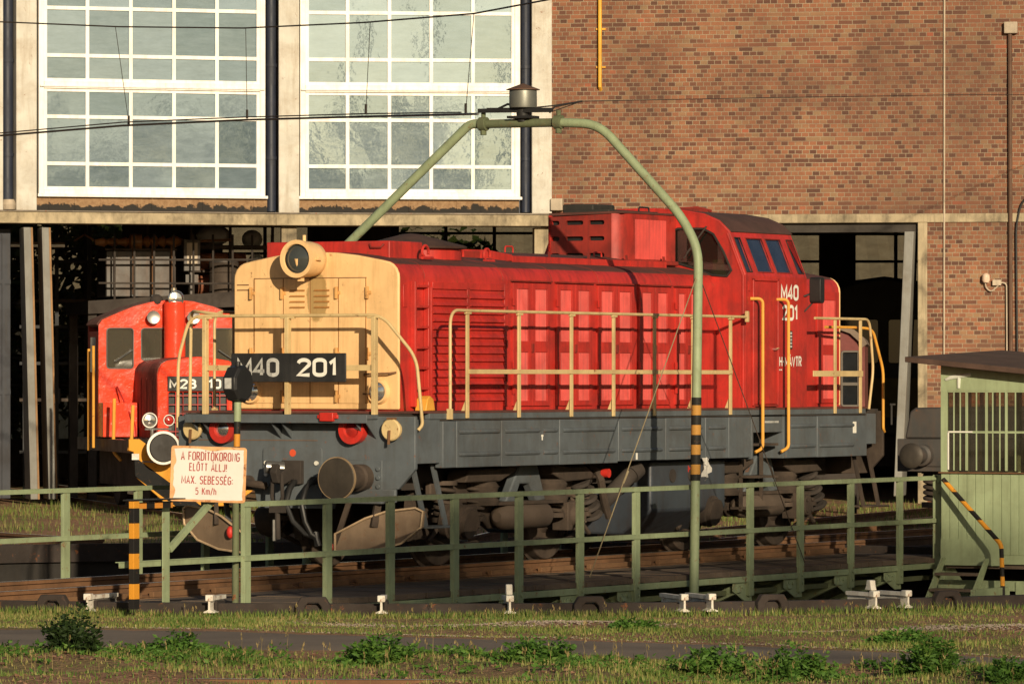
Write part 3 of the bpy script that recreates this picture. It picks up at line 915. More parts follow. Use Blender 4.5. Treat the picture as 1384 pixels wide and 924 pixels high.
bm = MB(); bm.lathe((8.03, -0.10, 3.93), (8.03, -0.10, 4.10), [(0, 0.05), (0.25, 0.075), (0.8, 0.07), (1, 0.03)], 12)
fac(bm, 'wall_lamp', paint('milk_glass', (0.72, 0.55, 0.42), rough=0.3, amt=0.1, bump=0), 'R')
bm = MB(); bm.box(0.02, 0.24, -0.2, 0.0, 5.28, 5.50); fac(bm, 'meter_box', PIPEP, 'R', bevel=0.01)

# wide doorway: folded door leaves and the dark leaf at the left edge
for x0, x1, mm in ((-4.89, -4.75, DOORG), (-4.555, -4.42, DOORG)):
    bm = MB(); bm.hexa([(x0 + 0.13, -0.75, 0.02), (x1 + 0.13, -0.72, 0.02), (x1 + 0.20, 0.0, 0.02), (x0 + 0.20, 0.0, 0.02),
                        (x0, -0.75, 4.90), (x1, -0.72, 4.90), (x1 + 0.09, 0.0, 4.90), (x0 + 0.09, 0.0, 4.90)])
    dl = fac(bm, 'door_leaf', mm, 'L', bevel=0.01)
    bm = MB(); bm.hexa([(x1 + 0.135, -0.69, 0.02), (x1 + 0.17, -0.69, 0.02), (x1 + 0.26, 0.0, 0.02), (x1 + 0.22, 0.0, 0.02),
                        (x1 + 0.004, -0.69, 4.90), (x1 + 0.04, -0.69, 4.90), (x1 + 0.13, 0.0, 4.90), (x1 + 0.10, 0.0, 4.90)])
    bm.build('door_edge', DOORB, dl)
bm = MB(); bm.box(-4.26, -4.23, -0.80, -0.77, 1.75, 2.0); bm.bar((-4.32, -0.79, 2.0), (-4.23, -0.79, 2.0), 0.025, 0.025); bm.bar((-4.32, -0.79, 1.75), (-4.23, -0.79, 1.75), 0.025, 0.025)
fac(bm, 'door_handle', RIM, 'L')
NAVYD = paint('dark_navy_door', (0.030, 0.034, 0.045), rough=0.6, amt=0.4, bump=0.1)
bm = MB(); bm.box(-7.0, -4.86, 0.46, 0.52, 0.02, 4.9)
for x in (-5.02, -5.3, -5.8, -6.4):
    bm.box(x, x + 0.05, 0.42, 0.458, 0.02, 4.8)
for z in (1.9, 3.9):
    bm.box(-7.0, -4.86, 0.43, 0.459, z, z + 0.08)
fac(bm, 'navy_door_leaf', NAVYD, 'L')

# roof, side and back walls so that the inside is a dark hall
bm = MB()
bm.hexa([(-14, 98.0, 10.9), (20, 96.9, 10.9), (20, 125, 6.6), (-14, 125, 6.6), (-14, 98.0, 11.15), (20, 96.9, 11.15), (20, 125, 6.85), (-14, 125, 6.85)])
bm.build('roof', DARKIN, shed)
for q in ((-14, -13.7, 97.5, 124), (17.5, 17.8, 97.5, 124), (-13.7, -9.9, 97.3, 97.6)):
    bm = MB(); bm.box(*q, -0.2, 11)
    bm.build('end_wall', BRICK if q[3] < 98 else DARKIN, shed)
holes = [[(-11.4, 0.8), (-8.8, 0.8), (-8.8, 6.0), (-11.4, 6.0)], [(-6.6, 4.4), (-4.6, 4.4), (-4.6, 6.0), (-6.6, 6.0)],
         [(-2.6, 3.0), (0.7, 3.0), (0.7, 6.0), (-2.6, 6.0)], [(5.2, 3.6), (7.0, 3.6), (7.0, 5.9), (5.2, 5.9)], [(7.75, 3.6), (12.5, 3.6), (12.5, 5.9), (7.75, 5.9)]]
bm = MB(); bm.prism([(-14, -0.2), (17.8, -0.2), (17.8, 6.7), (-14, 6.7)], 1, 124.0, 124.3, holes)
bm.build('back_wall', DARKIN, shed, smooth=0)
BACKG = clear_glass('grimy_back_glass', (0.75, 0.72, 0.62), 0.06, 0.10)
STEELW = paint('dark_steel_bars', (0.03, 0.032, 0.035), rough=0.7, amt=0.3)
for h in holes:
    xa, xb, za, zb = h[0][0], h[1][0], h[0][1], h[2][1]
    bm = MB()
    n = max(2, int(round((xb - xa) / 1.0)))
    for k in range(n + 1):
        xx = xa + (xb - xa) * k / n
        bm.box(xx - 0.04, xx + 0.04, 124.1, 124.16, za, zb)
    z = za
    while z < zb + 0.01:
        bm.box(xa, xb, 124.08, 124.14, z - 0.03, z + 0.03)
        z += 0.62
    w = bm.build('back_window', STEELW, shed, smooth=0)
    bm = MB(); bm.box(xa, xb, 124.115, 124.125, za, zb)
    bm.build('pane', BACKG, w, smooth=0)
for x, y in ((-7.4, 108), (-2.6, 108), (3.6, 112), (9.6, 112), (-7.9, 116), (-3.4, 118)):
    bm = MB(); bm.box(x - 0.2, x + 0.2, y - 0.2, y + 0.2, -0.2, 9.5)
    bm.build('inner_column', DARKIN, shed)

# neighbouring shed seen through the back windows
CORR = paint('pale_corrugated_roof', (0.30, 0.275, 0.24), rough=0.8, var=0.15, dirt=(0.16, 0.12, 0.09), amt=0.5, streak=0.4, bump=0.1)
fs = thing('far_shed', 'pale corrugated shed roof seen through the back windows of the hall', 'building', (0, 140, 0))
bm = MB()
n = 150
for i in range(n):
    x0, x1 = -22 + 44 * i / n, -22 + 44 * (i + 1) / n
    h0, h1 = 0.05 * (i % 2), 0.05 * ((i + 1) % 2)
    bm.face([(x0, -2.0, 4.4 + h0), (x1, -2.0, 4.4 + h1), (x1, 9.0, 9.4 + h1), (x0, 9.0, 9.4 + h0)])
bm.build('roof', CORR, fs, smooth=0)
bm = MB(); bm.box(-21.5, 21.5, -1.0, 8.6, -0.3, 4.75)
bm.build('wall', CONC, fs)
# ================================================================== BIG RED LOCOMOTIVE (u along it from the near end, v to its right seen from the front, z above the rail)
loco = thing('diesel_locomotive', 'large red diesel locomotive with cream nose, standing on the turntable', 'locomotive', ORG, TH)
def L(): return MB(flip=True)

# --- underframe, skirts, headstocks
bm = L(); bm.box(0.03, 12.57, -1.50, 1.50, 1.55, 1.785); U = bm.build('underframe', GRIME_D, loco)
bm = L(); bm.box(0.04, 12.2, -1.565, 1.565, 1.79, 1.815); bm.build('walkway', RED_ROOF, loco)
for sg in (1, -1):
    def S(a, b): return (sg * a, sg * b) if sg > 0 else (sg * b, sg * a)
    bm = L()
    y0, y1 = S(1.50, 1.56)
    bm.box(0.36, 8.62, y0, y1, 1.722, 1.812); bm.box(8.62, 12.06, y0, y1, 1.722, 1.812)
    bm.build('edge_strip', SLATE, loco, bevel=0.006)
    bm = L()
    y0, y1 = S(1.50, 1.57)
    bm.box(0.64, 8.60, y0, y1, 1.705, 1.719)
    bm.box(9.60, 12.06, y0, y1, 1.705, 1.719)
    bm.build('drip_rail', GRIME_D, loco)
    seams = [0.64, 0.965, 2.03, 3.46, 4.96, 6.22, 7.30, 7.96, 8.58]
    for i, (a, b) in enumerate(zip(seams, seams[1:])):
        bm = L()
        zb = 1.165 if a < 4.9 else 1.185
        y0, y1 = S(1.47, 1.578 - 0.003 * (i % 2))
        bm.box(a + 0.008, b - 0.008, y0, y1, zb, 1.70)
        sk = bm.build('skirt_panel', SLATE, loco, bevel=0.008)
        if i > 0 and i != 7:
            rb = L()
            spans = [(a + 0.08, b - 0.10)]
            if i == 2: spans = [(a + 0.08, a + 0.93), (a + 1.02, b - 0.06)]
            if i == 1: spans = [(a + 0.05, b - 0.05)]
            for zz in (1.575, 1.315):
                for (p, q) in spans:
                    rb.tube([(p, sg * 1.566, zz), (p + 0.05, sg * 1.580, zz), (q - 0.05, sg * 1.580, zz), (q, sg * 1.566, zz)], 0.026, 8)
            rb.build('pressed_rib', SLATE, sk)
    # rear skirt
    for a, b in ((9.60, 10.53), (10.53, 12.06)):
        bm = L(); y0, y1 = S(1.47, 1.578)
        bm.box(a + 0.008, b - 0.008, y0, y1, 1.165, 1.70)
        sk = bm.build('skirt_panel', SLATE, loco, bevel=0.008)
        rb = L()
        p, q = (a + 0.12, b - 0.06) if a < 10 else (a + 0.06, b - 0.42)
        for zz in (1.575, 1.315):
            rb.tube([(p, sg * 1.566, zz), (p + 0.05, sg * 1.580, zz), (q - 0.05, sg * 1.580, zz), (q, sg * 1.566, zz)], 0.026, 8)
        rb.build('pressed_rib', SLATE, sk)
    bm = L(); y0, y1 = S(1.46, 1.54)
    bm.box(0.12, 0.64, y0, y1, 1.22, 1.72)
    bm.build('side_plate', SLATE, loco, bevel=0.006)
    bm = L(); bm.box(12.06, 12.42, y0, y1, 1.32, 1.722)
    bm.build('side_plate', SLATE, loco, bevel=0.006)
    # recess with steps under the cab door
    bm = L(); y0, y1 = S(1.05, 1.10)
    bm.box(8.58, 9.6, y0, y1, 1.0, 1.70); bm.build('step_recess', GRIME, loco)
    bm = L(); y0, y1 = S(1.08, 1.575)
    bm.box(8.605, 8.66, y0, y1, 1.165, 1.70); bm.box(9.53, 9.59, y0, y1, 1.165, 1.70)
    bm.box(8.66, 9.53, S(1.45, 1.56)[0], S(1.45, 1.56)[1], 1.50, 1.70)
    bm.build('step_side', SLATE, loco, bevel=0.005)
    bm = L()
    for zz in (1.36, 0.95, 0.55):
        y0, y1 = S(1.18, 1.56)
        bm.box(8.80, 9.42, y0, y1, zz - 0.03, zz)
    for uu in (8.80, 9.39):
        y0, y1 = S(1.30, 1.34)
        bm.box(uu, uu + 0.035, y0, y1, 0.5, 1.60)
    bm.build('cab_step', GRIME, loco)

def headstock(name, u0, u1, m):
    bm = L()
    bm.prism([(-1.58, 1.755), (1.58, 1.755), (1.58, 1.16), (1.36, 0.93), (0.55, 0.90), (0.50, 0.70), (-0.50, 0.70), (-0.55, 0.90), (-1.36, 0.93), (-1.58, 1.16)], 0, u0, u1)
    return bm.build(name, m, loco, bevel=0.008)
hs = headstock('headstock', 0.0, 0.06, SLATE)
headstock('headstock', 12.54, 12.60, GRIME)
bm = L(); bm.prism(rrect(-0.42, 0.37, 0.74, 1.40, 0.04), 0, -0.022, 0.0); bm.build('coupler_plate', SLATE, hs, bevel=0.004)
bm = L(); bm.box(-0.006, 0.0, -1.30, 0.30, 1.475, 1.482); bm.build('weld_seam', RUSTY, hs)
WBOLT = paint('white_bolt', (0.72, 0.70, 0.62), rough=0.5, amt=0.2, bump=0)
for v, z in ((-0.37, 1.22), (-0.37, 1.09), (-0.37, 0.97), (0.30, 1.22)):
    bm = L(); bm.cyl((-0.022, v, z), (-0.045, v, z), 0.026, n=8)
    bm.build('white_bolt', WBOLT, hs)
for v, z in ((0.30, 1.08), (0.30, 0.97), (-0.06, 1.24), (0.09, 1.24)):
    bm = L(); bm.cyl((-0.022, v, z), (-0.045, v, z), 0.026, n=8)
    bm.build('bolt', SLATE, hs)
bm = L(); bm.cyl((-0.022, -0.02, 1.335), (-0.027, -0.02, 1.335), 0.042, n=18); bm.build('red_spot', paint('orange_red_spot', (0.62, 0.08, 0.03), amt=0.1, bump=0), hs)
# draw hook with screw coupling and brake hoses
bm = L()
bm.box(-0.10, -0.02, -0.13, 0.13, 0.98, 1.25)
bm.prism([(-0.10, 1.15), (-0.28, 1.16), (-0.40, 1.10), (-0.40, 1.20), (-0.45, 1.22), (-0.50, 1.12), (-0.44, 1.00), (-0.30, 0.98), (-0.10, 1.04)], 1, -0.045, 0.045)
bm.build('draw_hook', GRIME_D, hs, bevel=0.01)
bm = L()
bm.tube([(-0.40, -0.06, 1.10), (-0.40, -0.07, 0.85), (-0.40, -0.05, 0.72), (-0.40, 0.05, 0.72), (-0.40, 0.07, 0.85), (-0.40, 0.06, 1.10)], 0.022, 8)
bm.cyl((-0.40, 0, 0.78), (-0.38, 0, 0.36), 0.03, n=10)
bm.box(-0.43, -0.35, -0.09, 0.09, 0.66, 0.74)
bm.build('screw_coupling', GRIME_D, hs)
bm = L(); bm.cyl((-0.40, -0.04, 0.58), (-0.40, -0.04, 0.34), 0.022, n=8); bm.build('coupling_handle', STEEL, hs)
def hose(v0, s=1):
    bm = L()
    bm.tube([(0, v0, 1.02), (-0.14, v0, 1.0), (-0.26, v0 + 0.02 * s, 0.92), (-0.34, v0 + 0.02 * s, 0.76), (-0.32, v0 + 0.10 * s, 0.56), (-0.28, v0 + 0.24 * s, 0.42), (-0.24, v0 + 0.36 * s, 0.38)], 0.032, 10)
    bm.cyl((-0.24, v0 + 0.34 * s, 0.44), (-0.24, v0 + 0.40 * s, 0.28), 0.035, n=10)
    bm.cyl((0.0, v0, 1.02), (-0.09, v0, 1.02), 0.05, n=10)
    bm.build('brake_hose', BLACK, hs)
hose(0.06, 1); hose(0.28, 0.4)
bm = L(); bm.tube([(0, -0.62, 1.0), (-0.12, -0.60, 1.0), (-0.16, -0.50, 0.98), (-0.16, -0.30, 0.96)], 0.045, 10); bm.cyl((-0.10, -0.6, 1.0), (-0.02, -0.6, 1.0), 0.075, n=12)
bm.build('air_pipe', GRIME, hs)
bm = L(); bm.cyl((-0.16, -0.07, 1.15), (-0.30, -0.22, 1.18), 0.09, 0.07, n=12); bm.build('hose_coupling', STEEL, hs)
# buffers
def buffer(v, u0, s, parent):
    bm = L()
    bm.box(min(u0, u0 - s * 0.02), max(u0, u0 - s * 0.02), v - 0.20, v + 0.26, 0.90, 1.26)
    for dz in (-0.1, 0.0, 0.1):
        bm.cyl((u0 - s * 0.02, v + 0.215, 1.06 + dz), (u0 - s * 0.045, v + 0.215, 1.06 + dz), 0.028, n=8)
    b = bm.build('buffer', SLATE, parent, bevel=0.006)
    bm = L(); bm.lathe((u0 - s * 0.02, v, 1.06), (u0 - s * 0.56, v, 1.06), [(0, 0.155), (0.25, 0.155), (0.3, 0.135), (0.8, 0.13), (1, 0.11)], 22)
    bm.build('plunger', GRIME, b)
    bm = L(); bm.lathe((u0 - s * 0.55, v, 1.06), (u0 - s * 0.625, v, 1.06), [(0, 0.10), (0.2, 0.235), (0.55, 0.24), (0.8, 0.225), (1, 0.0)], 30)
    bm.build('buffer_head', BUFM, b)
    bm = L(); bm.lathe((u0 - s * 0.575, v, 1.06), (u0 - s * 0.60, v, 1.06), [(0, 0.240), (0, 0.246), (1, 0.243), (1, 0.226), (0.6, 0.226)], 36, cap=False); bm.build('worn_rim', RIMW, b)
RIMW = paint('worn_rim_steel', (0.34, 0.24, 0.14), rough=0.5, amt=0.4, metal=0.3, bump=0.1)
BUFM = paint('greasy_buffer_steel', (0.055, 0.045, 0.034), rough=0.55, var=0.3, dirt=(0.02, 0.017, 0.015), amt=0.6, metal=0.3, bump=0.15)
buffer(0.90, 0.0, 1, hs); buffer(-0.90, 0.0, 1, hs)
bm = L(); bm.box(-0.05, 0.0, 0.55, 1.35, 0.78, 0.93); bm.box(-0.09, -0.0, 0.52, 1.2, 0.765, 0.79); bm.build('lower_valance', SLATE, loco, bevel=0.01)
# tail lamps, covered lamps
for v in (-0.93, 0.80):
    bm = L(); bm.lathe((0.0, v, 1.605), (-0.11, v, 1.605), [(0, 0.165), (1, 0.165), (1, 0.10), (0.7, 0.085)], 24, cap=False); lm = bm.build('tail_lamp', REDL, hs)
    bm = L(); bm.lathe((-0.02, v, 1.605), (-0.105, v, 1.605), [(0, 0.1), (0.6, 0.098), (0.85, 0.07), (1, 0.0)], 20); bm.build('lens', LENS_R if v > 0 else CHROME, lm)
for v in (-1.34, 1.31):
    bm = L(); bm.lathe((0.0, v, 1.605), (-0.10, v, 1.605), [(0, 0.10), (0.5, 0.10), (0.6, 0.125), (0.85, 0.125), (1, 0.11)], 22); lm = bm.build('socket_cover', RAIL_Y, hs)
    bm = L(); bm.bar((-0.115, v, 1.60), (-0.115, v - 0.01, 1.44), 0.025, 0.02); bm.box(-0.11, -0.02, v - 0.04, v + 0.04, 1.725, 1.745); bm.build('latch', RUSTY, lm)
# shelf in front of the platform with brackets and the red catch
bm = L(); bm.box(-0.26, 0.0, -1.33, 1.10, 1.725, 1.775); bm.box(-0.265, -0.255, -1.33, 1.10, 1.68, 1.775)
bm.build('front_step_board', SLATE, hs, bevel=0.004)
for v in (-1.18, -0.12, 1.0):
    for dv in (-0.07, 0.07):
        bm = L(); bm.prism([(0.0, 1.724), (-0.24, 1.724), (-0.24, 1.69), (0.0, 1.50)], 1, v + dv - 0.006, v + dv + 0.006); bm.build('board_bracket', SLATE, hs)
bm = L(); bm.box(-0.31, -0.20, 0.50, 0.68, 1.70, 1.80); bm.box(-0.29, -0.22, 0.46, 0.73, 1.73, 1.775); bm.build('red_catch', REDL, hs, bevel=0.008)

# --- long hood
def hoodprof(h, z0=1.815, zt=0.0):
    pts = [(-h, z0), (h, z0), (h, 3.34)]
    pts += [(h - 0.19 + 0.19 * cos(rad(a)), 3.34 + 0.19 * sin(rad(a))) for a in (15, 35, 55, 72)]
    top = [(h * 0.78, 3.545), (h * 0.5, 3.60), (h * 0.25, 3.632), (0, 3.642)]
    pts += top
    return pts + [(-v, z) for v, z in reversed(pts[2:-1])]
HP = hoodprof(1.1)
def roofline(h=1.1):
    return [p for p in hoodprof(h) if p[1] > 3.44]
bm = L(); bm.prism(HP, 0, 0.50, 8.56); hood = bm.build('long_hood', RED, loco, smooth=50)
bm = L(); bm.prism(HP, 0, 10.38, 12.20); rhood = bm.build('short_hood', RED, loco, smooth=50)
def roofskin(u0, u1, parent):
    bm = L()
    lo = [p for p in HP if p[1] > 3.47]
    ring0 = [(v, z + 0.004) for v, z in lo]
    poly = ring0 + [(v, z - 0.05) for v, z in reversed(lo)]
    bm.prism(poly, 0, u0, u1)
    return bm.build('roof_skin', RED_ROOF, parent, smooth=50)
roofskin(0.52, 8.56, hood); roofskin(10.38, 12.19, rhood)
# seam ribs over the hood roof
for uu in (1.06, 2.93, 4.15, 5.35, 6.4, 7.3):
    bm = L()
    bm.tube([(uu, v, z) for v, z in HP if z > 3.3], 0.007, 5)
    bm.build('roof_seam', RED_SOOT_SHADE, hood)
# cream nose
bm = L(); bm.prism(hoodprof(1.108, 1.83), 0, 0.455, 0.498); nose = bm.build('nose_panel', YELN, loco, bevel=0.02, smooth=50)
bm = L(); bm.prism(hoodprof(1.108, 1.83), 0, 12.202, 12.235); bm.build('nose_panel', YEL, loco, bevel=0.012, smooth=50)
for a, b in ((-0.82, -0.432), (-0.428, -0.072), (-0.068, 0.308), (0.312, 0.67)):
    bm = L(); bm.box(0.443, 0.455, a + 0.004, b - 0.004, 1.90, 3.335); d = bm.build('nose_door', YELN, nose, bevel=0.004)
    if -0.43 < a < 0.2:
        sl = L()
        off = 0.09 if a < -0.1 else 0.06
        for k in range(4):
            z = 3.21 - 0.065 * k
            sl.prism([(0.443, z), (0.428, z - 0.012), (0.428, z - 0.018), (0.443, z - 0.022)], 1, a + off, a + off + 0.20)
        sl.build('louvre', paint('louvre_shadow_brown', (0.42, 0.20, 0.06), amt=0.3, bump=0), d)
SEAM = paint('rusty_seam', (0.40, 0.19, 0.06), rough=0.8, amt=0.4, bump=0)
for v in (-0.822, -0.43, -0.07, 0.31, 0.672):
    bm = L(); bm.box(0.4415, 0.456, v - 0.004, v + 0.004, 1.90, 3.335); bm.build('door_seam', SEAM, nose, smooth=0)
HGE = paint('cream_hinge', (0.66, 0.36, 0.12), amt=0.3, bump=0.05, rust=0.15)
for v in (-0.86, -0.44, 0.29, 0.70):
    for z in (3.17, 2.47, 1.98):
        bm = L(); bm.box(0.405, 0.443, v - 0.012, v + 0.016, z - 0.07, z + 0.07); bm.box(0.435, 0.445, v - 0.03, v + 0.05, z - 0.02, z + 0.02); bm.build('hinge', HGE, nose, bevel=0.004)
bm = L()
for z in (3.27, 3.21): bm.box(0.449, 0.456, -1.06, -0.90, z - 0.006, z + 0.006)
bm.box(0.449, 0.456, -0.83, 0.68, 3.338, 3.346)
bm.build('nose_trim', RUSTY, nose)
bm = L(); bm.box(0.40, 0.443, -0.11, -0.08, 2.33, 2.45); bm.build('door_handle', YEL, nose, bevel=0.005)
# top headlight
bm = L(); bm.lathe((0.50, 0.0, 3.555), (0.02, 0.0, 3.555), [(0, 0.12), (0.25, 0.195), (0.45, 0.205), (0.86, 0.205), (0.88, 0.218), (1.0, 0.218), (1.0, 0.172), (0.95, 0.165)], 36, cap=False)
bm.cyl((0.02, 0.0, 3.555), (0.12, 0.0, 3.32), 0.02, n=8); bm.box(0.10, 0.15, -0.03, 0.03, 3.30, 3.37); bm.box(0.12, 0.20, -0.25, -0.2, 3.52, 3.60); bm.box(0.10, 0.18, 0.2, 0.25, 3.54, 3.57); bm.cyl((0.2, 0, 3.75), (0.2, 0, 3.83), 0.02, n=8)
hl = bm.build('headlight', YEL, loco)
bm = L(); bm.lathe((0.12, 0.0, 3.555), (0.02, 0.0, 3.555), [(0, 0.172), (0.5, 0.168), (0.8, 0.11), (1, 0.0)], 30); bm.build('lens', LENS, hl)
# lower headlights with eyebrow
for v in (-0.86, 0.84):
    bm = L(); bm.lathe((0.455, v, 2.035), (0.40, v, 2.035), [(0, 0.15), (0.3, 0.145), (1, 0.13), (1, 0.112)], 28, cap=False); lm = bm.build('marker_light', YEL, loco)
    bm = L(); bm.lathe((0.44, v, 2.035), (0.385, v, 2.035), [(0, 0.112), (0.5, 0.105), (0.85, 0.06), (1, 0.0)], 24); bm.build('lens', CHROME, lm)
    bm = L(); bm.tube([(0.44, v - 0.18, 2.22), (0.38, v - 0.15, 2.235), (0.38, v + 0.18, 2.245), (0.44, v + 0.24, 2.255)], 0.012, 6); bm.box(0.38, 0.45, v - 0.17, v - 0.12, 2.0, 2.02); bm.build('bracket', RUSTY, lm)

# --- hood sides
for sg in (1, -1):
    def S(a, b): return (sg * a, sg * b) if sg > 0 else (sg * b, sg * a)
    # ladder
    bm = L()
    for uu in (0.72, 1.03):
        y0, y1 = S(1.10, 1.17)
        bm.box(uu, uu + 0.045, y0, y1, 1.86, 3.30)
    for k in range(6):
        z = 2.07 + 0.235 * k
        bm.bar((0.76, sg * 1.16, z), (1.04, sg * 1.16, z), 0.022, 0.03)
    bm.build('ladder', RED, hood, bevel=0.005)
    bm = L(); y0, y1 = S(1.10, 1.112); bm.box(0.55, 0.64, y0, y1, 3.0, 3.26); bm.build('cover_strip', RED, hood, bevel=0.004)
    # louvred panel
    bm = L(); y0, y1 = S(1.10, 1.125)
    bm.box(1.17, 1.21, y0, y1, 1.86, 3.24); bm.box(2.93, 3.02, y0, y1, 1.86, 3.30); bm.box(2.03, 2.09, y0, y1, 1.90, 3.24)
    bm.box(1.21, 2.93, y0, y1, 3.22, 3.30)
    lp = bm.build('louvre_panel', RED, hood, bevel=0.004)
    for (a, b) in ((1.215, 2.025), (2.095, 2.925)):
        bm = L()
        for k in range(14):
            z = 3.19 - 0.092 * k
            q = [(sg * 1.102, z), (sg * 1.142, z - 0.055), (sg * 1.142, z - 0.066), (sg * 1.102, z - 0.078)]
            bm.prism(q, 0, a, b)
        bm.build('louvre', RED, lp)
    bm = L()
    y0, y1 = S(1.12, 1.14)
    for zz in (2.95, 2.55, 2.15): bm.box(2.955, 2.985, y0, y1, zz, zz + 0.09)
    bm.build('catch', RED_SOOT_SHADE, lp)
    # doors with corrugated pale panels
    for (a, b) in ((3.14, 4.06), (4.24, 5.15), (5.30, 6.24), (6.39, 7.22), (7.38, 8.06)):
        mid = (a + b) / 2
        dl = [(a, mid - 0.006), (mid + 0.006, b)]
        for (p, q) in dl:
            bm = L()
            hs_ = []
            w = q - p
            xa, xb = p + 0.085, q - 0.075
            y0, y1 = S(1.10, 1.128)
            bm.prism([(p, 1.86), (q, 1.86), (q, 3.32), (p, 3.32)], 1, y0, y1, [[(xa, 1.92), (xb, 1.92), (xb, 2.50), (xa, 2.50)], [(xa, 2.63), (xb, 2.63), (xb, 3.25), (xa, 3.25)]])
            d = bm.build('hood_door', RED, hood, smooth=0, bevel=0.004)
            bm = L()
            n = int((xb - xa) / 0.017) * 2
            for (z0, z1) in ((1.921, 2.499), (2.631, 3.249)):
                for k in range(n):
                    s0, s1 = xa + (xb - xa) * k / n, xa + (xb - xa) * (k + 1) / n
                    h0, h1 = 1.108 + 0.009 * (k % 2), 1.108 + 0.009 * ((k + 1) % 2)
                    bm.face([(s0, sg * h0, z0), (s1, sg * h1, z0), (s1, sg * h1, z1), (s0, sg * h0, z1)])
            bm.build('corrugated_panel', PINK, d, smooth=0)
        bm = L(); y0, y1 = S(1.10, 1.145)
        bm.box(a - 0.03, b + 0.03, y0, y1, 3.335, 3.352); bm.build('drip_strip', RED_SOOT_SHADE, hood)
        bm = L(); y0, y1 = S(1.125, 1.150)
        bm.box(mid - 0.02, mid + 0.02, y0, y1, 2.50, 2.60)
        bm.build('door_latch', RED_SOOT_SHADE, hood)
        for zz in (3.05, 2.3, 2.0):
            bm = L(); bm.box(a - 0.022, a + 0.012, y0, y1, zz, zz + 0.09)
            bm.build('hinge', RED, hood)
    # short hood door
    bm = L(); y0, y1 = S(1.10, 1.125)
    xa, xb = 11.66, 12.04
    bm.prism([(11.50, 1.86), (12.16, 1.86), (12.16, 3.33), (11.50, 3.33)], 1, y0, y1, [[(xa, 1.92), (xb, 1.92), (xb, 2.50), (xa, 2.50)], [(xa, 2.63), (xb, 2.63), (xb, 3.22), (xa, 3.22)]])
    d = bm.build('hood_door', RED, rhood, smooth=0, bevel=0.004)
    bm = L(); n = 44
    for (z0, z1) in ((1.921, 2.499), (2.631, 3.219)):
        for k in range(n):
            s0, s1 = xa + (xb - xa) * k / n, xa + (xb - xa) * (k + 1) / n
            h0, h1 = 1.108 + 0.009 * (k % 2), 1.108 + 0.009 * ((k + 1) % 2)
            bm.face([(s0, sg * h0, z0), (s1, sg * h1, z0), (s1, sg * h1, z1), (s0, sg * h0, z1)])
    bm.build('corrugated_panel', PINK, d, smooth=0)

# --- things on the hood roof
bm = L(); bm.box(0.98, 1.75, -0.98, 0.68, 3.50, 3.775); rb = bm.build('roof_box', RED, hood, bevel=0.012)
bm = L(); bm.tube([(0.97, 0.42, 3.74), (0.95, 0.45, 3.70), (0.95, 0.58, 3.70), (0.97, 0.61, 3.74)], 0.012, 6); bm.build('grab_loop', RED_SOOT_SHADE, rb)
bm = L(); bm.lathe((2.45, 0.12, 3.58), (2.45, 0.12, 3.72), [(0, 0.60), (0.8, 0.60), (0.85, 0.57), (1, 0.57)], 40); fan = bm.build('fan_ring', RED, hood)
bm = L(); bm.lathe((2.45, 0.12, 3.715), (2.45, 0.12, 3.90), [(0, 0.66), (0.12, 0.67), (0.2, 0.64), (0.95, 0.10), (1, 0.0)], 40); bm.build('fan_cowl', paint('sooty_brown_cowl', (0.07, 0.036, 0.026), rough=0.75, var=0.4, dirt=(0.02, 0.018, 0.016), amt=0.6, bump=0.2), fan)
for (a, b, v0, v1, z) in ((3.2, 4.6, -0.75, 0.2, 3.72),):
    bm = L(); bm.box(a, b, v0, v1, z - 0.1, z); bm.build('roof_hatch', RED_SOOT_SHADE, hood, bevel=0.01)
for k in range(4):
    a = 4.0 + 1.02 * k
    bm = L()
    bm.prism([(-0.55, 3.60), (-0.55, 3.70), (0.0, 3.725), (0.30, 3.715), (0.62, 3.655), (0.62, 3.58)], 0, a + 0.012, a + 1.0)
    h_ = bm.build('roof_hatch', RED_ROOF, hood, bevel=0.008)
    bm = L(); bm.prism([(0.625, 3.56), (0.625, 3.665), (0.645, 3.66), (0.645, 3.56)], 0, a + 0.012, a + 1.0)
    if k == 0:
        bm.prism([(-0.5, 3.60), (-0.5, 3.715), (0.0, 3.745), (0.30, 3.735), (0.63, 3.675), (0.63, 3.60)], 0, a - 0.012, a + 0.010)
    bm.build('hatch_edge', RED, h_)
    bm = L(); bm.bar((a + 1.0, 0.62, 3.60), (a + 1.0, 0.60, 3.73), 0.03, 0.02); bm.build('hatch_pin', RED_SOOT_SHADE, h_)
for (uu, v) in ((1.55, 0.80), (3.05, 0.42), (3.35, 0.62)):
    bm = L()
    bm.tube([(uu - 0.12, v + 0.06, 3.585), (uu + 0.12, v + 0.06, 3.585)], 0.02, 6)
    bm.tube([(uu, v + 0.03, 3.58)] + [(uu + 0.075 * cos(rad(t)), v + 0.03, 3.655 + 0.075 * sin(rad(t))) for t in range(200, -40, -20)], 0.017, 7)
    bm.build('lifting_eye', RED, hood)
for (uu, v, z) in ((4.9, 0.1, 3.73), (6.75, 0.35, 3.69)):
    bm = L(); bm.tube(bend([(uu - 0.1, v, z - 0.03), (uu - 0.1, v, z + 0.07), (uu + 0.1, v, z + 0.07), (uu + 0.1, v, z - 0.03)], 0.04), 0.011, 6); bm.build('grab_loop', RED, hood)

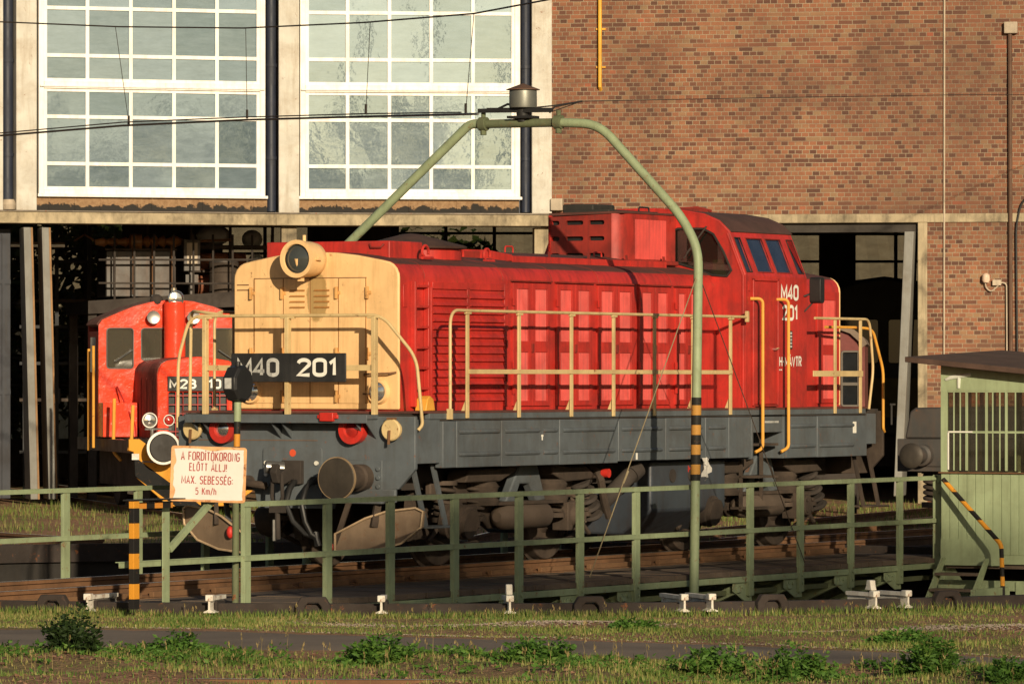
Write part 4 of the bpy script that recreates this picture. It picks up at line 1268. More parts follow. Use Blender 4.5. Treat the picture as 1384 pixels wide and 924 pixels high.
# --- raised radiator casing ahead of the cab
bm = L()
hv = 0.52
slots = []
for zc in (3.735, 3.945, 4.145):
    for (a, b) in ((-0.50, -0.36), (-0.27, -0.02), (0.06, 0.28)):
        slots.append(rrect(a, b, zc - 0.028, zc + 0.028, 0.025, 3))
bm.prism([(-hv, 3.58), (0.38, 3.58), (0.38, 4.25), (-hv, 4.22)], 0, 7.06, 7.10, slots)
hump = bm.build('radiator_casing', RED_SOOT_SHADE, loco, smooth=0)
bm = L(); bm.box(7.12, 8.54, -0.50, 0.44, 3.56, 4.24); bm.build('casing_core', BLACK, hump)
bm = L()
bm.prism([(7.10, 0.38), (7.06, 0.38), (7.10, 0.46), (7.20, 0.51), (7.32, hv), (8.55, hv), (8.55, 0.45), (7.3, 0.45)], 2, 3.57, 4.255)
bm.build('casing_side', RED_DULL, hump, smooth=60)
bm = L(); bm.box(7.06, 8.55, -hv, -hv + 0.04, 3.57, 4.24); bm.build('casing_side', RED, hump)
bm = L(); bm.prism([(-hv, 4.235), (hv + 0.01, 4.26), (hv + 0.01, 4.285), (-hv, 4.27)], 0, 7.08, 8.555); bm.build('casing_roof', RED_ROOF, hump)
bm = L(); n = 90
a, b = 7.42, 8.28
for k in range(n):
    s0, s1 = a + (b - a) * k / n, a + (b - a) * (k + 1) / n
    h0, h1 = hv + 0.004 + 0.008 * (k % 2), hv + 0.004 + 0.008 * ((k + 1) % 2)
    bm.face([(s0, h0, 3.69), (s1, h1, 3.69), (s1, h1, 4.19), (s0, h0, 4.19)])
bm.build('corrugated_panel', PINK, hump, smooth=0)
bm = L(); bm.box(7.40, 8.45, hv - 0.02, hv + 0.10, 3.62, 3.675); bm.build('casing_ledge', RED_SOOT_SHADE, hump, bevel=0.01)
EXH = paint('black_exhaust_steel', (0.02, 0.02, 0.017), rough=0.7, var=0.3, dirt=(0.05, 0.04, 0.03), amt=0.3, streak=0.6, bump=0.15)
bm = L(); bm.box(7.25, 7.85, -0.42, 0.02, 4.24, 4.385); bm.build('exhaust_stack', EXH, hump, bevel=0.02)
bm = L(); bm.box(7.15, 8.5, -0.35, 0.30, 4.262, 4.31); bm.build('silencer_plate', EXH, hump, bevel=0.01)
bm = L(); bm.tube(bend([(8.0, 0.28, 4.27), (8.0, 0.28, 4.36), (8.28, 0.28, 4.36), (8.28, 0.28, 4.27)], 0.04), 0.012, 6); bm.build('grab_loop', BLACK, hump)

# --- cab
CU0, CU1 = 8.56, 10.38
def cabprof(dz=0.0, dv=0.0):
    half = [(1.5, 1.815), (1.5, 3.49), (1.27, 4.045), (1.13, 4.175), (0.92, 4.262), (0.6, 4.315), (0.25, 4.337), (0, 4.342)]
    return half + [(-v, z) for v, z in reversed(half[:-1])]
BLUEG = glassy('blue_cab_glass', (0.018, 0.028, 0.055), rough=0.05, spec=1.0)  # sky reflection put into the glass as a blue tint
CABG = clear_glass('cab_glass', (0.35, 0.38, 0.38), 0.10, 0.04)
FW = [(0.47, 3.68), (0.47, 4.06), (0.55, 4.095), (0.92, 4.09), (1.06, 4.02), (1.20, 3.80), (1.315, 3.56), (1.25, 3.485), (1.05, 3.50), (0.82, 3.58)]
FWm = [(-v, z) for v, z in FW]
bm = L(); bm.prism(cabprof(), 0, CU0, CU0 + 0.05, [FW, FWm])
cab = bm.build('cab', RED, loco, smooth=0)
bm = L(); bm.prism(cabprof(), 0, CU1 - 0.05, CU1, [[(0.4, 3.66), (0.4, 4.05), (0.95, 4.02), (1.25, 3.58)], [(-0.4, 3.66), (-0.4, 4.05), (-0.95, 4.02), (-1.25, 3.58)]])
bm.build('rear_wall', RED, cab, smooth=0)
for W in (FW, FWm):
    sg = 1 if W is FW else -1
    bm = L(); bm.prism(W, 0, CU0 + 0.022, CU0 + 0.028); bm.build('front_window', CABG, cab, smooth=0)
    bm = L(); bm.tube([(CU0 - 0.004, v, z) for v, z in W] + [(CU0 - 0.004, W[0][0], W[0][1])], 0.017, 6); bm.build('window_seal', RIM, cab)
    bm = L(); bm.tube([(CU0 - 0.04, sg * 0.98, 4.12), (CU0 - 0.05, sg * 0.70, 3.78)], 0.012, 6); bm.tube([(CU0 - 0.05, sg * 0.86, 3.96), (CU0 - 0.05, sg * 0.66, 3.72)], 0.009, 5); bm.build('wiper', GRIME_D, cab)
# side walls: lower sheet with rounded front corner, slanted window strip
for sg in (1, -1):
    bm = L()
    def S(a, b): return (sg * a, sg * b) if sg > 0 else (sg * b, sg * a)
    y0, y1 = S(1.46, 1.503)
    bm.box(CU0 + 0.05, CU1 - 0.05, y0, y1, 1.816, 3.49)
    bm.tube([(CU0 + 0.03, sg * 1.472, 1.82), (CU0 + 0.03, sg * 1.472, 3.49), (CU0 + 0.03, sg * 1.25, 4.03)], 0.034, 12)
    sw = bm.build('side_wall', RED, cab, smooth=40)
    # slanted strip with four panes: build flat in (u, w) then tilt
    q0, q1 = Vector((1.503, 3.49)), Vector((1.272, 4.045))
    ln = (q1 - q0).length
    dirv = (q1 - q0) / ln
    nrm = Vector((dirv.y, -dirv.x))
    wins = [(8.66, 8.82), (8.97, 9.44), (9.53, 9.98), (10.16, 10.33)]
    hole_l = [[(a, 0.055), (b, 0.055), (b, ln - 0.075), (a, ln - 0.075)] for a, b in wins]
    def tilt(bm2):
        for vtx in bm2.bm.verts:
            u_, w_, t_ = vtx.co.x, vtx.co.z, -vtx.co.y
            p = q0 + dirv * w_ + nrm * t_
            vtx.co = Vector((u_, -sg * p.x, p.y))
        return bm2
    bm = L(); bm.prism([(CU0 + 0.05, 0.0), (CU1 - 0.05, 0.0), (CU1 - 0.05, ln), (CU0 + 0.05, ln)], 1, -0.04, 0.0, hole_l)
    tilt(bm).build('window_strip', RED, sw, smooth=0)
    for i, (a, b) in enumerate(wins):
        bm = L(); bm.box(a, b, -0.022, -0.016, 0.055, ln - 0.075)
        tilt(bm).build('side_window', BLUEG, cab, smooth=0)
        bm = L()
        fr = [(a, -0.0, 0.055), (b, -0.0, 0.055), (b, -0.0, ln - 0.075), (a, -0.0, ln - 0.075), (a, -0.0, 0.055)]
        bm.tube(fr, 0.011, 5)
        tilt(bm).build('window_seal', RIM if i in (0, 3) else RED_SOOT_SHADE, cab)
    # door
    bm = L(); y0, y1 = S(1.503, 1.518)
    bm.box(8.82, 9.46, y0, y1, 1.86, 3.42)
    d = bm.build('cab_door', RED, cab, bevel=0.01)
    bm = L(); y0, y1 = S(1.503, 1.53)
    bm.box(8.76, 8.80, y0, y1, 1.84, 3.46); bm.box(9.475, 9.51, y0, y1, 1.84, 3.46); bm.box(8.76, 9.51, y0, y1, 3.43, 3.46)
    bm.build('door_frame', RED, cab, bevel=0.006)
    bm = L(); bm.box(8.84, 9.44, S(1.5, 1.54)[0], S(1.5, 1.54)[1], 1.83, 1.855); bm.build('door_sill', RED_SOOT_SHADE, cab)
    bm = L(); bm.tube([(9.34, sg * 1.52, 2.56), (9.34, sg * 1.56, 2.56), (9.42, sg * 1.56, 2.575)], 0.014, 6); bm.build('handle', CHROME, d)
    # grab rails beside the door
    for uu in (8.80, 9.55):
        bm = L()
        bm.tube(bend([(uu - 0.07, sg * 1.50, 3.20), (uu, sg * 1.64, 3.20), (uu, sg * 1.64, 1.30), (uu - 0.10, sg * 1.58, 1.25)], 0.09, 6), 0.021, 10)
        bm.build('grab_rail', RAIL_O, cab)
    bm = L(); bm.prism(rrect(9.92, 10.10, 2.55, 2.80, 0.01), 1, *S(1.503, 1.512)); bm.build('number_frame', BLACK, cab) if sg < 0 else bm.bm.free()
    bm = L(); bm.prism([(8.66, 3.30), (8.70, 3.30), (8.70, 3.42), (8.66, 3.42)], 1, *S(1.503, 1.52)); bm.build('hinge', RED, cab)
# roof
bm = L()
rp = [p for p in cabprof() if p[1] > 4.0]
bm.prism([(v * 1.012, z + 0.012) for v, z in rp] + [(v * 0.97, z - 0.03) for v, z in reversed(rp)], 0, CU0 + 0.06, CU1 + 0.02)
bm.build('cab_roof', paint('sooty_cab_roof', (0.085, 0.042, 0.032), rough=0.75, var=0.3, dirt=(0.025, 0.02, 0.018), amt=0.5, streak=0.1, bump=0.15), cab, smooth=60)
bm = L()
fr = [p for p in cabprof() if p[1] > 3.4]
bm.tube([(CU0 + 0.02, v, z + 0.006) for v, z in fr], 0.02, 8); bm.build('front_rim', RED, cab)
bm = L(); bm.box(9.05, 9.5, 0.0, 0.5, 4.335, 4.37); bm.tube([(9.0, 0.2, 4.36), (9.3, 0.45, 4.39), (9.6, 0.5, 4.35)], 0.02, 6); bm.build('roof_fitting', RED_SOOT_SHADE, cab)
# inside of the cab; dark panels added to stand for its shade
CAB_DARK = paint('dark_cab_lining', (0.03, 0.032, 0.03), rough=0.8, amt=0.3, bump=0)
bm = L()
bm.box(CU1 - 0.09, CU1 - 0.06, -1.4, 1.4, 2.9, 3.64); bm.box(CU1 - 0.09, CU1 - 0.06, -0.38, 0.38, 3.64, 4.25)
bm.prism([(-1.0, 4.20), (1.0, 4.20), (0.6, 4.28), (0, 4.30), (-0.6, 4.28)], 0, CU0 + 0.06, CU1 - 0.1)
bm.build('cab_lining', CAB_DARK, cab)
bm = L(); bm.box(CU0 + 0.06, CU1 - 0.06, -1.44, 1.44, 2.5, 2.9); bm.box(8.7, 9.1, 0.5, 1.3, 2.9, 3.48); bm.build('control_desk', BLACK, cab)
bm = L(); bm.box(8.62, 8.645, 1.02, 1.18, 3.50, 3.70); bm.prism([(0.96, 3.50), (1.22, 3.50), (1.18, 3.62), (1.02, 3.66)], 0, 8.66, 8.72)
bm.build('hi_vis_vest', paint('hi_vis_yellow', (0.55, 0.68, 0.12), amt=0.1, bump=0.3), cab)
# horn beside the window
bm = L(); bm.lathe((CU0, 0.42, 4.18), (CU0 - 0.16, 0.42, 4.18), [(0, 0.05), (0.5, 0.06), (1, 0.11), (0.9, 0.09)], 18); bm.build('horn', RED, cab)
# mirror
bm = L(); bm.tube([(10.28, 1.50, 3.25), (10.40, 1.60, 3.30)], 0.014, 6); bm.prism(rrect(10.33, 10.46, 3.16, 3.50, 0.05), 1, 1.56, 1.72); bm.tube([(10.3, 1.5, 3.05), (10.42, 1.6, 3.2)], 0.012, 6); bm.build('mirror', BLACK, cab, bevel=0.015)
# writing on the cab side
lettering('number_lettering', 'M40', WHITE_L, cab, (9.60, -1.5045, 3.19), (1, 0, 0), 0.52, 0.205)
lettering('number_lettering', '201', WHITE_L, cab, (9.64, -1.5045, 2.93), (1, 0, 0), 0.46, 0.205)
lettering('owner_lettering', 'H-MÁVTR', WHITE_L, cab, (9.55, -1.5045, 2.335), (1, 0, 0), 0.66, 0.14, 0.17)
bm = L(); bm.box(9.55, 9.58, 1.504, 1.507, 2.29, 2.305); bm.box(9.60, 9.63, 1.504, 1.507, 2.29, 2.305); bm.build('owner_underline', WHITE_L, cab)
bm = L(); bm.prism(rrect(9.80, 9.93, 2.565, 2.80, 0.01), 1, 1.503, 1.512); pl = bm.build('data_plate', BLACK, cab)
bm = L()
for k in range(5):
    for c in range(2):
        bm.box(9.815 + 0.055 * c, 9.86 + 0.052 * c, 1.512, 1.515, 2.585 + 0.043 * k, 2.612 + 0.043 * k)
bm.build('plate_figures', WHITE_W, pl)
bm = L(); bm.box(9.02, 9.42, 1.56, 1.563, 1.62, 1.645); bm.build('small_stencil', WHITE_W, loco)
bm = L(); bm.box(11.62, 11.72, 1.578, 1.582, 1.47, 1.62); bm.build('paper_label', WHITE_L, loco)
bm = L(); bm.box(5.42, 5.46, 1.578, 1.582, 1.20, 1.28); bm.box(3.00, 3.045, 1.578, 1.582, 1.50, 1.525); bm.box(3.012, 3.033, 1.578, 1.582, 1.46, 1.50); bm.build('white_mark', WHITE_L, loco)

# --- handrails
def post(bm, u, sg, z0=1.73, z1=2.95):
    bm.bar((u, sg * 1.575, z0), (u, sg * 1.575, z1), 0.062, 0.022, up=(0, 1, 0))
for sg in (1, -1):
    bm = L()
    bm.tube(bend([(0.80, sg * 1.585, 1.72), (0.80, sg * 1.585, 2.97), (1.22, sg * 1.585, 2.965), (8.48, sg * 1.585, 2.965)], 0.20, 8), 0.0185, 10)
    hr = bm.build('side_handrail', RAIL_Y, loco)
    bm = L(); bm.box(0.76, 0.84, *( (1.56, 1.60) if sg > 0 else (-1.60, -1.56)), 1.72, 1.84); bm.build('rail_foot', RAIL_Y, hr)
    for u in (1.22, 2.46, 3.76, 4.84, 5.92, 6.96, 8.01):
        bm = L(); post(bm, u, sg)
        bm.prism([(sg * 1.56, 1.80), (sg * 1.49, 1.80), (sg * 1.56, 1.96)], 0, u - 0.010, u + 0.010)
        bm.box(u - 0.06, u + 0.06, *((1.565, 1.60) if sg > 0 else (-1.60, -1.565)), 2.925, 2.95)
        bm.build('post', RAIL_Y, hr, bevel=0.004)
    bm = L(); bm.bar((1.22, sg * 1.592, 2.265), (8.03, sg * 1.592, 2.265), 0.012, 0.052); bm.build('mid_bar', RAIL_Y, hr, bevel=0.003)
    bm = L(); bm.bar((8.46, sg * 1.585, 2.90), (8.46, sg * 1.585, 3.04), 0.04, 0.06); bm.tube([(8.48, sg * 1.585, 2.965), (8.56, sg * 1.5, 2.965)], 0.018, 8); bm.build('end_bracket', RAIL_Y, hr, bevel=0.01)
    # rear platform rail
    bm = L()
    bm.tube(bend([(10.45, sg * 1.585, 2.97), (12.12, sg * 1.585, 2.97), (12.24, sg * 1.585, 2.3), (12.10, sg * 1.585, 1.78)], 0.14, 6), 0.018, 10)
    rr_ = bm.build('rear_handrail', RAIL_Y, loco)
    bm = L()
    bm.tube(bend([(11.15, sg * 1.4, 2.86), (12.0, sg * 1.5, 2.86), (12.22, sg * 1.585, 2.84), (12.52, sg * 1.60, 2.30), (12.52, sg * 1.60, 1.52), (12.60, sg * 1.58, 1.48)], 0.12, 6), 0.019, 10)
    bm.build('curved_rail', RAIL_O, rr_)
    for u in (11.08, 11.86):
        bm = L(); post(bm, u, sg)
        bm.build('post', RAIL_Y, rr_, bevel=0.004)
    bm = L(); bm.bar((10.38, sg * 1.592, 2.25), (11.9, sg * 1.592, 2.25), 0.012, 0.075); bm.build('mid_bar', RAIL_Y, rr_, bevel=0.003)
# front platform rail, with the number board
bm = L()
bm.tube(bend([(0.05, -1.62, 1.62), (0.03, -1.60, 2.42), (0.0, -1.42, 2.905), (0.0, 1.15, 2.905), (0.02, 1.585, 2.42), (0.10, 1.62, 1.66), (0.05, 1.59, 1.60)], 0.16, 8), 0.0195, 10)
fr_ = bm.build('front_handrail', RAIL_Y, loco)
bm = L()
bm.tube(bend([(0.28, -1.60, 1.75), (0.28, -1.58, 2.97), (0.05, -1.35, 2.96), (0.02, -1.0, 2.92)], 0.15, 6), 0.02, 9); bm.build('inner_rail', RAIL_Y, fr_)
for v in (-1.21, -0.10, 1.05):
    bm = L(); bm.bar((0.0, v, 1.775), (0.0, v, 2.89), 0.05, 0.075, up=(1, 0, 0)); bm.box(-0.03, 0.03, v - 0.09, v + 0.09, 2.87, 2.89); bm.build('post', RAIL_Y, fr_, bevel=0.004)
bm = L(); bm.box(-0.012, 0.012, -1.21, 1.05, 2.275, 2.34); bm.build('mid_bar', RAIL_Y, fr_, bevel=0.003)
BLKD = paint('dusty_black_board', (0.018, 0.018, 0.018), rough=0.5, var=0.25, dirt=(0.06, 0.055, 0.05), amt=0.3, streak=0.4, bump=0.04)
bm = L(); bm.box(-0.055, -0.03, -0.83, 0.70, 2.145, 2.475); nb = bm.build('number_board', BLKD, loco, bevel=0.008)
lettering('number_lettering', 'M40', WHITE_W, nb, (-0.0565, 0.75, 2.205), (0, -1, 0), 0.57, 0.215)
lettering('number_lettering', '201', WHITE_L, nb, (-0.0565, -0.055, 2.205), (0, -1, 0), 0.54, 0.215)

# --- running gear
def bogie(uc):
    bg_ = L()
    for sg in (1, -1):
        y0, y1 = (0.98, 1.06) if sg > 0 else (-1.06, -0.98)
        bg_.prism([(uc - 1.95, 0.78), (uc - 1.95, 0.98), (uc - 0.8, 1.02), (uc - 0.45, 0.66), (uc + 0.45, 0.66), (uc + 0.8, 1.02), (uc + 1.95, 0.98), (uc + 1.95, 0.78), (uc + 1.0, 0.72), (uc + 0.55, 0.42), (uc - 0.55, 0.42), (uc - 1.0, 0.72)], 1, y0, y1)
    bg_.box(uc - 0.35, uc + 0.35, -0.98, 0.98, 0.5, 0.8)
    frame = bg_.build('bogie_frame', GRIME, loco, bevel=0.02)
    for uw in (uc - 1.32, uc + 1.32):
        for sg in (1, -1):
            bm = L()
            bm.lathe((uw, sg * 0.66, 0.52), (uw, sg * 0.82, 0.52), [(0, 0.55), (0.15, 0.555), (0.2, 0.52), (0.95, 0.515), (1, 0.505), (1, 0.42), (0.8, 0.40), (0.75, 0.2), (1, 0.16), (1.15, 0.15), (1.15, 0.0)], 40)
            w_ = bm.build('wheel', GRIME, frame)
            # axle box and hanger
            bm = L()
            y0, y1 = (1.0, 1.22) if sg > 0 else (-1.22, -1.0)
            bm.box(uw - 0.2, uw + 0.2, y0, y1, 0.36, 0.70)
            bm.cyl((uw, sg * 1.20, 0.53), (uw, sg * 1.30, 0.53), 0.15, 0.13, n=18)
            for t in range(4):
                bm.cyl((uw + 0.1 * cos(t * pi / 2 + 0.8), sg * 1.30, 0.53 + 0.1 * sin(t * pi / 2 + 0.8)), (uw + 0.1 * cos(t * pi / 2 + 0.8), sg * 1.325, 0.53 + 0.1 * sin(t * pi / 2 + 0.8)), 0.02, n=6)
            bm.build('axle_box', GRIME, frame, bevel=0.02)
            for du in (-0.34, 0.34):
                bm = L()
                bm.coil((uw + du, sg * 1.08, 0.58), 0.115, 0.36, 5, 0.024)
                bm.cyl((uw + du, sg * 1.08, 0.52), (uw + du, sg * 1.08, 0.575), 0.15, n=14); bm.cyl((uw + du, sg * 1.08, 0.95), (uw + du, sg * 1.08, 1.0), 0.15, n=14)
                bm.build('coil_spring', GRIME, frame)
            bm = L()
            s2 = -1 if uw < uc else 1
            bm.prism([(uw + s2 * 0.42, 0.95), (uw + s2 * 0.58, 0.95), (uw + s2 * 0.64, 0.6), (uw + s2 * 0.58, 0.3), (uw + s2 * 0.52, 0.3), (uw + s2 * 0.55, 0.6)], 1, sg * 0.70, sg * 0.80)
            bm.tube([(uw + s2 * 0.60, sg * 0.95, 0.35), (uw + s2 * 0.1, sg * 0.98, 0.22), (uw - s2 * 0.6, sg * 0.98, 0.26)], 0.03, 7)
            bm.tube([(uw + s2 * 0.66, sg * 1.05, 0.30), (uw + s2 * 0.30, sg * 1.05, 0.56), (uw + s2 * 0.2, sg * 1.02, 0.9)], 0.028, 7)
            bm.build('brake_gear', GRIME, frame)
    for sg in (1, -1):
        bm = L()
        bm.lathe((uc - 0.62, sg * 1.20, 0.56), (uc + 0.62, sg * 1.20, 0.56), [(0, 0.06), (0.03, 0.11), (0.10, 0.155), (0.9, 0.155), (0.97, 0.11), (1, 0.06)], 24)
        bm.build('air_tank', paint_tank, frame)
        bm = L()
        y0, y1 = (1.12, 1.24) if sg > 0 else (-1.24, -1.12)
        bm.prism([(uc - 0.10, 1.20), (uc + 0.30, 1.20), (uc + 0.52, 0.74), (uc + 0.30, 0.72), (uc + 0.12, 0.94), (uc - 0.12, 0.94), (uc - 0.26, 0.72), (uc - 0.46, 0.74)], 1, y0, y1)
        bm.build('hanger_bracket', SLATE, frame, bevel=0.02)
        bm = L(); y0, y1 = (0.98, 1.3) if sg > 0 else (-1.3, -0.98)
        bm.box(uc - 0.75, uc + 0.75, y0, y1, 0.70, 0.74)
        bm.lathe((uc - 0.85, sg * 1.12, 0.70), (uc - 0.85, sg * 1.12, 0.98), [(0, 0.2), (0.2, 0.22), (0.3, 0.19), (0.5, 0.21), (0.6, 0.19), (0.8, 0.21), (1, 0.17)], 18)
        bm.lathe((uc + 0.85, sg * 1.12, 0.70), (uc + 0.85, sg * 1.12, 0.98), [(0, 0.2), (0.2, 0.22), (0.3, 0.19), (0.5, 0.21), (0.6, 0.19), (0.8, 0.21), (1, 0.17)], 18)
        bm.build('bolster_spring', GRIME, frame)
        bm = L()
        bm.prism([(uc - 1.55, 0.98), (uc - 1.45, 1.13), (uc - 0.75, 1.13), (uc - 0.35, 1.24), (uc - 0.30, 1.10), (uc - 0.7, 0.98)], 1, *((1.02, 1.30) if sg > 0 else (-1.30, -1.02)))
        bm.build('equalizer_beam', GRIME, frame, bevel=0.02)
        bm = L()
        bm.prism([(uc + 1.75, 0.98), (uc + 1.45, 1.13), (uc + 0.95, 1.13), (uc + 0.55, 1.20), (uc + 0.60, 1.05), (uc + 0.9, 0.95)], 1, *((1.02, 1.30) if sg > 0 else (-1.30, -1.02)))
        bm.build('equalizer_beam', GRIME, frame, bevel=0.02)
        bm = L()
        for k in range(5):
            bm.lathe((uc + 1.55 + 0.07 * k, sg * 1.16, 0.95 - 0.10 * k), (uc + 1.58 + 0.07 * k, sg * 1.16, 0.90 - 0.10 * k), [(0, 0.11), (0.5, 0.14), (1, 0.11)], 14)
        bm.build('bellows_pipe', GRIME_D, frame)
        bm = L()
        bm.lathe((uc - 1.62, sg * 1.10, 0.56), (uc - 1.62, sg * 1.42, 0.50), [(0, 0.22), (0.3, 0.23), (0.35, 0.20), (0.8, 0.20), (0.82, 0.17), (1, 0.17)], 22)
        bm.build('axle_generator', GRIME, frame)
paint_tank = paint('dusty_air_tank', (0.10, 0.074, 0.055), rough=0.8, var=0.2, dirt=(0.08, 0.055, 0.04), amt=0.5, streak=0.2, bump=0.1)
bogie(3.22); bogie(9.55)
# fuel tank
bm = L()
bm.prism([(-1.36, 0.55), (-1.36, 1.17), (1.36, 1.17), (1.36, 0.55), (0.95, 0.26), (-0.95, 0.26)], 0, 6.25, 8.30)
ft = bm.build('fuel_tank', BLUE_T, loco, bevel=0.03)
bm = L()
for u in (6.82, 7.34): bm.cyl((u, 1.355, 0.98), (u, 1.372, 0.98), 0.085, n=20)
bm.build('filler_recess', GRIME_D, ft)
bm = L()
for k in range(9):
    a = 7.25 + 0.035 * k
    bm.box(a, a + 0.022, 1.3605, 1.3635, 1.02 + 0.03 * sin(k * 2.1), 1.07 + 0.03 * cos(k * 1.3))
bm.build('faded_stencil', REDL, ft)
bm = L(); bm.cyl((5.15, 1.20, 0.62), (5.75, 1.34, 1.02), 0.10, n=16); bm.cyl((5.74, 1.337, 1.01), (5.86, 1.37, 1.09), 0.12, n=16); bm.build('filler_pipe', GRIME_D, loco)
bm = L(); bm.cyl((5.87, 1.372, 1.097), (5.875, 1.373, 1.10), 0.06, n=12); bm.build('filler_cap', STEEL, loco)
bm = L(); bm.tube([(5.02, 1.10, 1.15), (5.0, 1.28, 1.05), (4.98, 1.33, 0.95), (5.12, 1.3, 0.7), (5.25, 1.3, 0.5)], 0.05, 8); bm.build('drain_pipe', GRIME, loco)
bm = L(); bm.cyl((5.02, 1.33, 1.04), (5.02, 1.42, 1.04), 0.055, n=14); bm.build('red_cap', REDL, loco)
for u0 in (0.15, 11.9):
    # steps at the ends
    for sg in (1, -1):
        bm = L()
        u1 = u0 + (0.1 if u0 < 1 else -0.1)
        for du in (0.0, 0.52):
            bm.bar((u0 + du * 0.9 + 0.05, sg * 1.42, 1.24), (u0 + du * 0.9 + 0.30, sg * 1.46, 0.50), 0.02, 0.09, up=(1, 0, 0))
        bm.box(u0 + 0.28, u0 + 0.86, min(sg * 1.28, sg * 1.58), max(sg * 1.28, sg * 1.58), 0.48, 0.505)
        bm.box(u0 + 0.18, u0 + 0.72, min(sg * 1.28, sg * 1.5), max(sg * 1.28, sg * 1.5), 0.84, 0.86)
        bm.build('end_step', SLATE if u0 < 1 else GRIME, loco)
# rail guards
GUARD = paint('rail_guard_plate', (0.22, 0.155, 0.10), rough=0.7, var=0.2, dirt=(0.09, 0.06, 0.04), amt=0.5, streak=0.3, bump=0.15, rust=0.2)
for sg in (1, -1):
    out = [(0.62, 0.19), (0.62, 0.42), (0.96, 0.60), (1.20, 0.68), (1.52, 0.72), (1.60, 0.68), (1.58, 0.50), (1.36, 0.32), (1.0, 0.22)]
    bm = L()
    pts = [(sg * v, z) for v, z in out]
    bm.prism(pts, 0, -0.02, 0.02)
    g_ = bm.build('rail_guard', GUARD, loco)
    for vtx in g_.data.vertices:        # the plates sweep back like a plough
        vtx.co.x += abs(vtx.co.y) * 0.30 - 0.30
    bm = L(); ring = [(-0.02 - 0.025 + abs(v) * 0.30 - 0.30, v, z) for v, z in pts] ; bm.tube(ring + [ring[0]], 0.014, 6); bm.build('plate_rim', paint('worn_bright_edge', (0.50, 0.36, 0.22), rough=0.6, amt=0.4, bump=0.1), g_)
    bm = L(); bm.bar((-0.1, sg * 0.78, 0.80), (-0.12, sg * 0.60, 0.30), 0.03, 0.06); bm.bar((0.05, sg * 1.1, 0.95), (-0.02, sg * 1.05, 0.5), 0.05, 0.08); bm.build('guard_stay', GRIME, loco)
bm = L(); bm.sphere((-0.12, 0.56, 0.27), 0.04); bm.build('red_knob', REDL, loco)
bm = L(); bm.sphere((-0.12, -0.80, 0.42), 0.045, sz=(1, 1, 1.6)); bm.build('red_knob', REDL, loco)
bm = L(); bm.box(0.4, 12.2, -0.9, 0.9, 0.9, 1.56); bm.build('transmission_casing', GRIME_D, loco)
bm = L(); bm.prism([(1.72, 1.815), (1.76, 1.95), (1.82, 1.99), (1.90, 1.95), (1.94, 1.815)], 1, 1.15, 1.30)
bm.bm.verts.ensure_lookup_table()
for vtx in bm.bm.verts: vtx.co.x -= 0.98
bm.build('cable_box', RAIL_O, loco, bevel=0.01)
# ================================================================== TURNTABLE BRIDGE (same frame as the locomotive)
tt = thing('turntable_bridge', 'green steel turntable bridge with timber deck under the red locomotive', 'turntable', ORG, TH)
DECK = paint('weathered_deck_timber', (0.115, 0.085, 0.062), rough=0.95, var=0.3, dirt=(0.06, 0.045, 0.034), amt=0.5, streak=0.1, bump=0.4)
U0, U1 = -7.55, 13.1
bm = MB(flip=True)
bm2 = MB(flip=True)
u = U0
random.seed(3)
while u < U1:                                   # planks across the walkway, laid in panels
    w = 0.20
    dz = random.uniform(-0.006, 0.006)
    gap = 0.02 if int((u - U0) / 0.21) % 9 == 8 else 0.006
    bm.box(u, min(U1, u + w), 0.98, 2.72 + random.uniform(-0.01, 0.01), -0.215 + dz, -0.155 + dz)
    bm2.box(u, min(U1, u + w), -2.72, -0.98, -0.215 + dz, -0.155 + dz)
    u += w + gap
bm.build('deck', DECK, tt, smooth=0)
bm2.build('deck', DECK, tt, smooth=0)
bm = MB(flip=True)
for v in (0.7525, -0.7525):
    bm.prism([(v + q[0], q[1]) for q in RAILPROF], 0, U0, U1)
bm.build('rail', RUSTY, tt, smooth=20)
bm = MB(flip=True)
for v in (0.7525, -0.7525):
    bm.face([(U0, v - 0.028, 0.004), (U1, v - 0.028, 0.004), (U1, v + 0.028, 0.004), (U0, v + 0.028, 0.004)])
bm.build('rail_head', SHINY, tt, smooth=0)
BEAMW = paint('brown_rail_beam', (0.17, 0.09, 0.043), rough=0.85, var=0.25, dirt=(0.08, 0.045, 0.025), amt=0.5, streak=0.3, bump=0.3)
bm = MB(flip=True)
for v in (0.7525, -0.7525):
    u = U0
    k = 0
    while u < U1:
        b = min(U1, u + (1.25 if k % 3 else 1.85))
        bm.box(u, b - 0.12, v - 0.17, v + 0.17, -0.26, -0.147)
        bm.box(u + 0.05, b - 0.17, v + 0.07, v + 0.13, -0.147, -0.085)
        u = b; k += 1
bm.build('rail_beam', BEAMW, tt, bevel=0.008, smooth=0)
# main girders and cross members
bm = MB(flip=True)
for v in (1.05, -1.05):
    bm.box(U0 + 0.1, U1 - 0.1, v - 0.02, v + 0.02, -1.15, -0.23)
    bm.box(U0 + 0.1, U1 - 0.1, v - 0.15, v + 0.15, -0.25, -0.225); bm.box(U0 + 0.1, U1 - 0.1, v - 0.15, v + 0.15, -1.17, -1.15)
bm.build('main_girder', GREEN_D, tt, smooth=0)
POSTS = [-7.10, -5.53, -3.88, -2.55, -1.13, 0.35, 1.81, 3.21, 6.23, 7.64, 9.11, 10.59, 11.91]
for sg in (1, -1):
    bm = MB(flip=True)
    y0, y1 = (2.66, 2.735) if sg > 0 else (-2.735, -2.66)
    bm.box(-7.0, U1, y0, y1, -0.295, -0.221)
    bm.build('deck_edge_angle', GREEN, tt, bevel=0.004)
    bm = MB(flip=True)
    bm.bar((-7.0, sg * 2.55, -0.42), (U1, sg * 2.55, -0.42), 0.06, 0.06)
    bm.build('lower_chord', GREEN_D, tt)
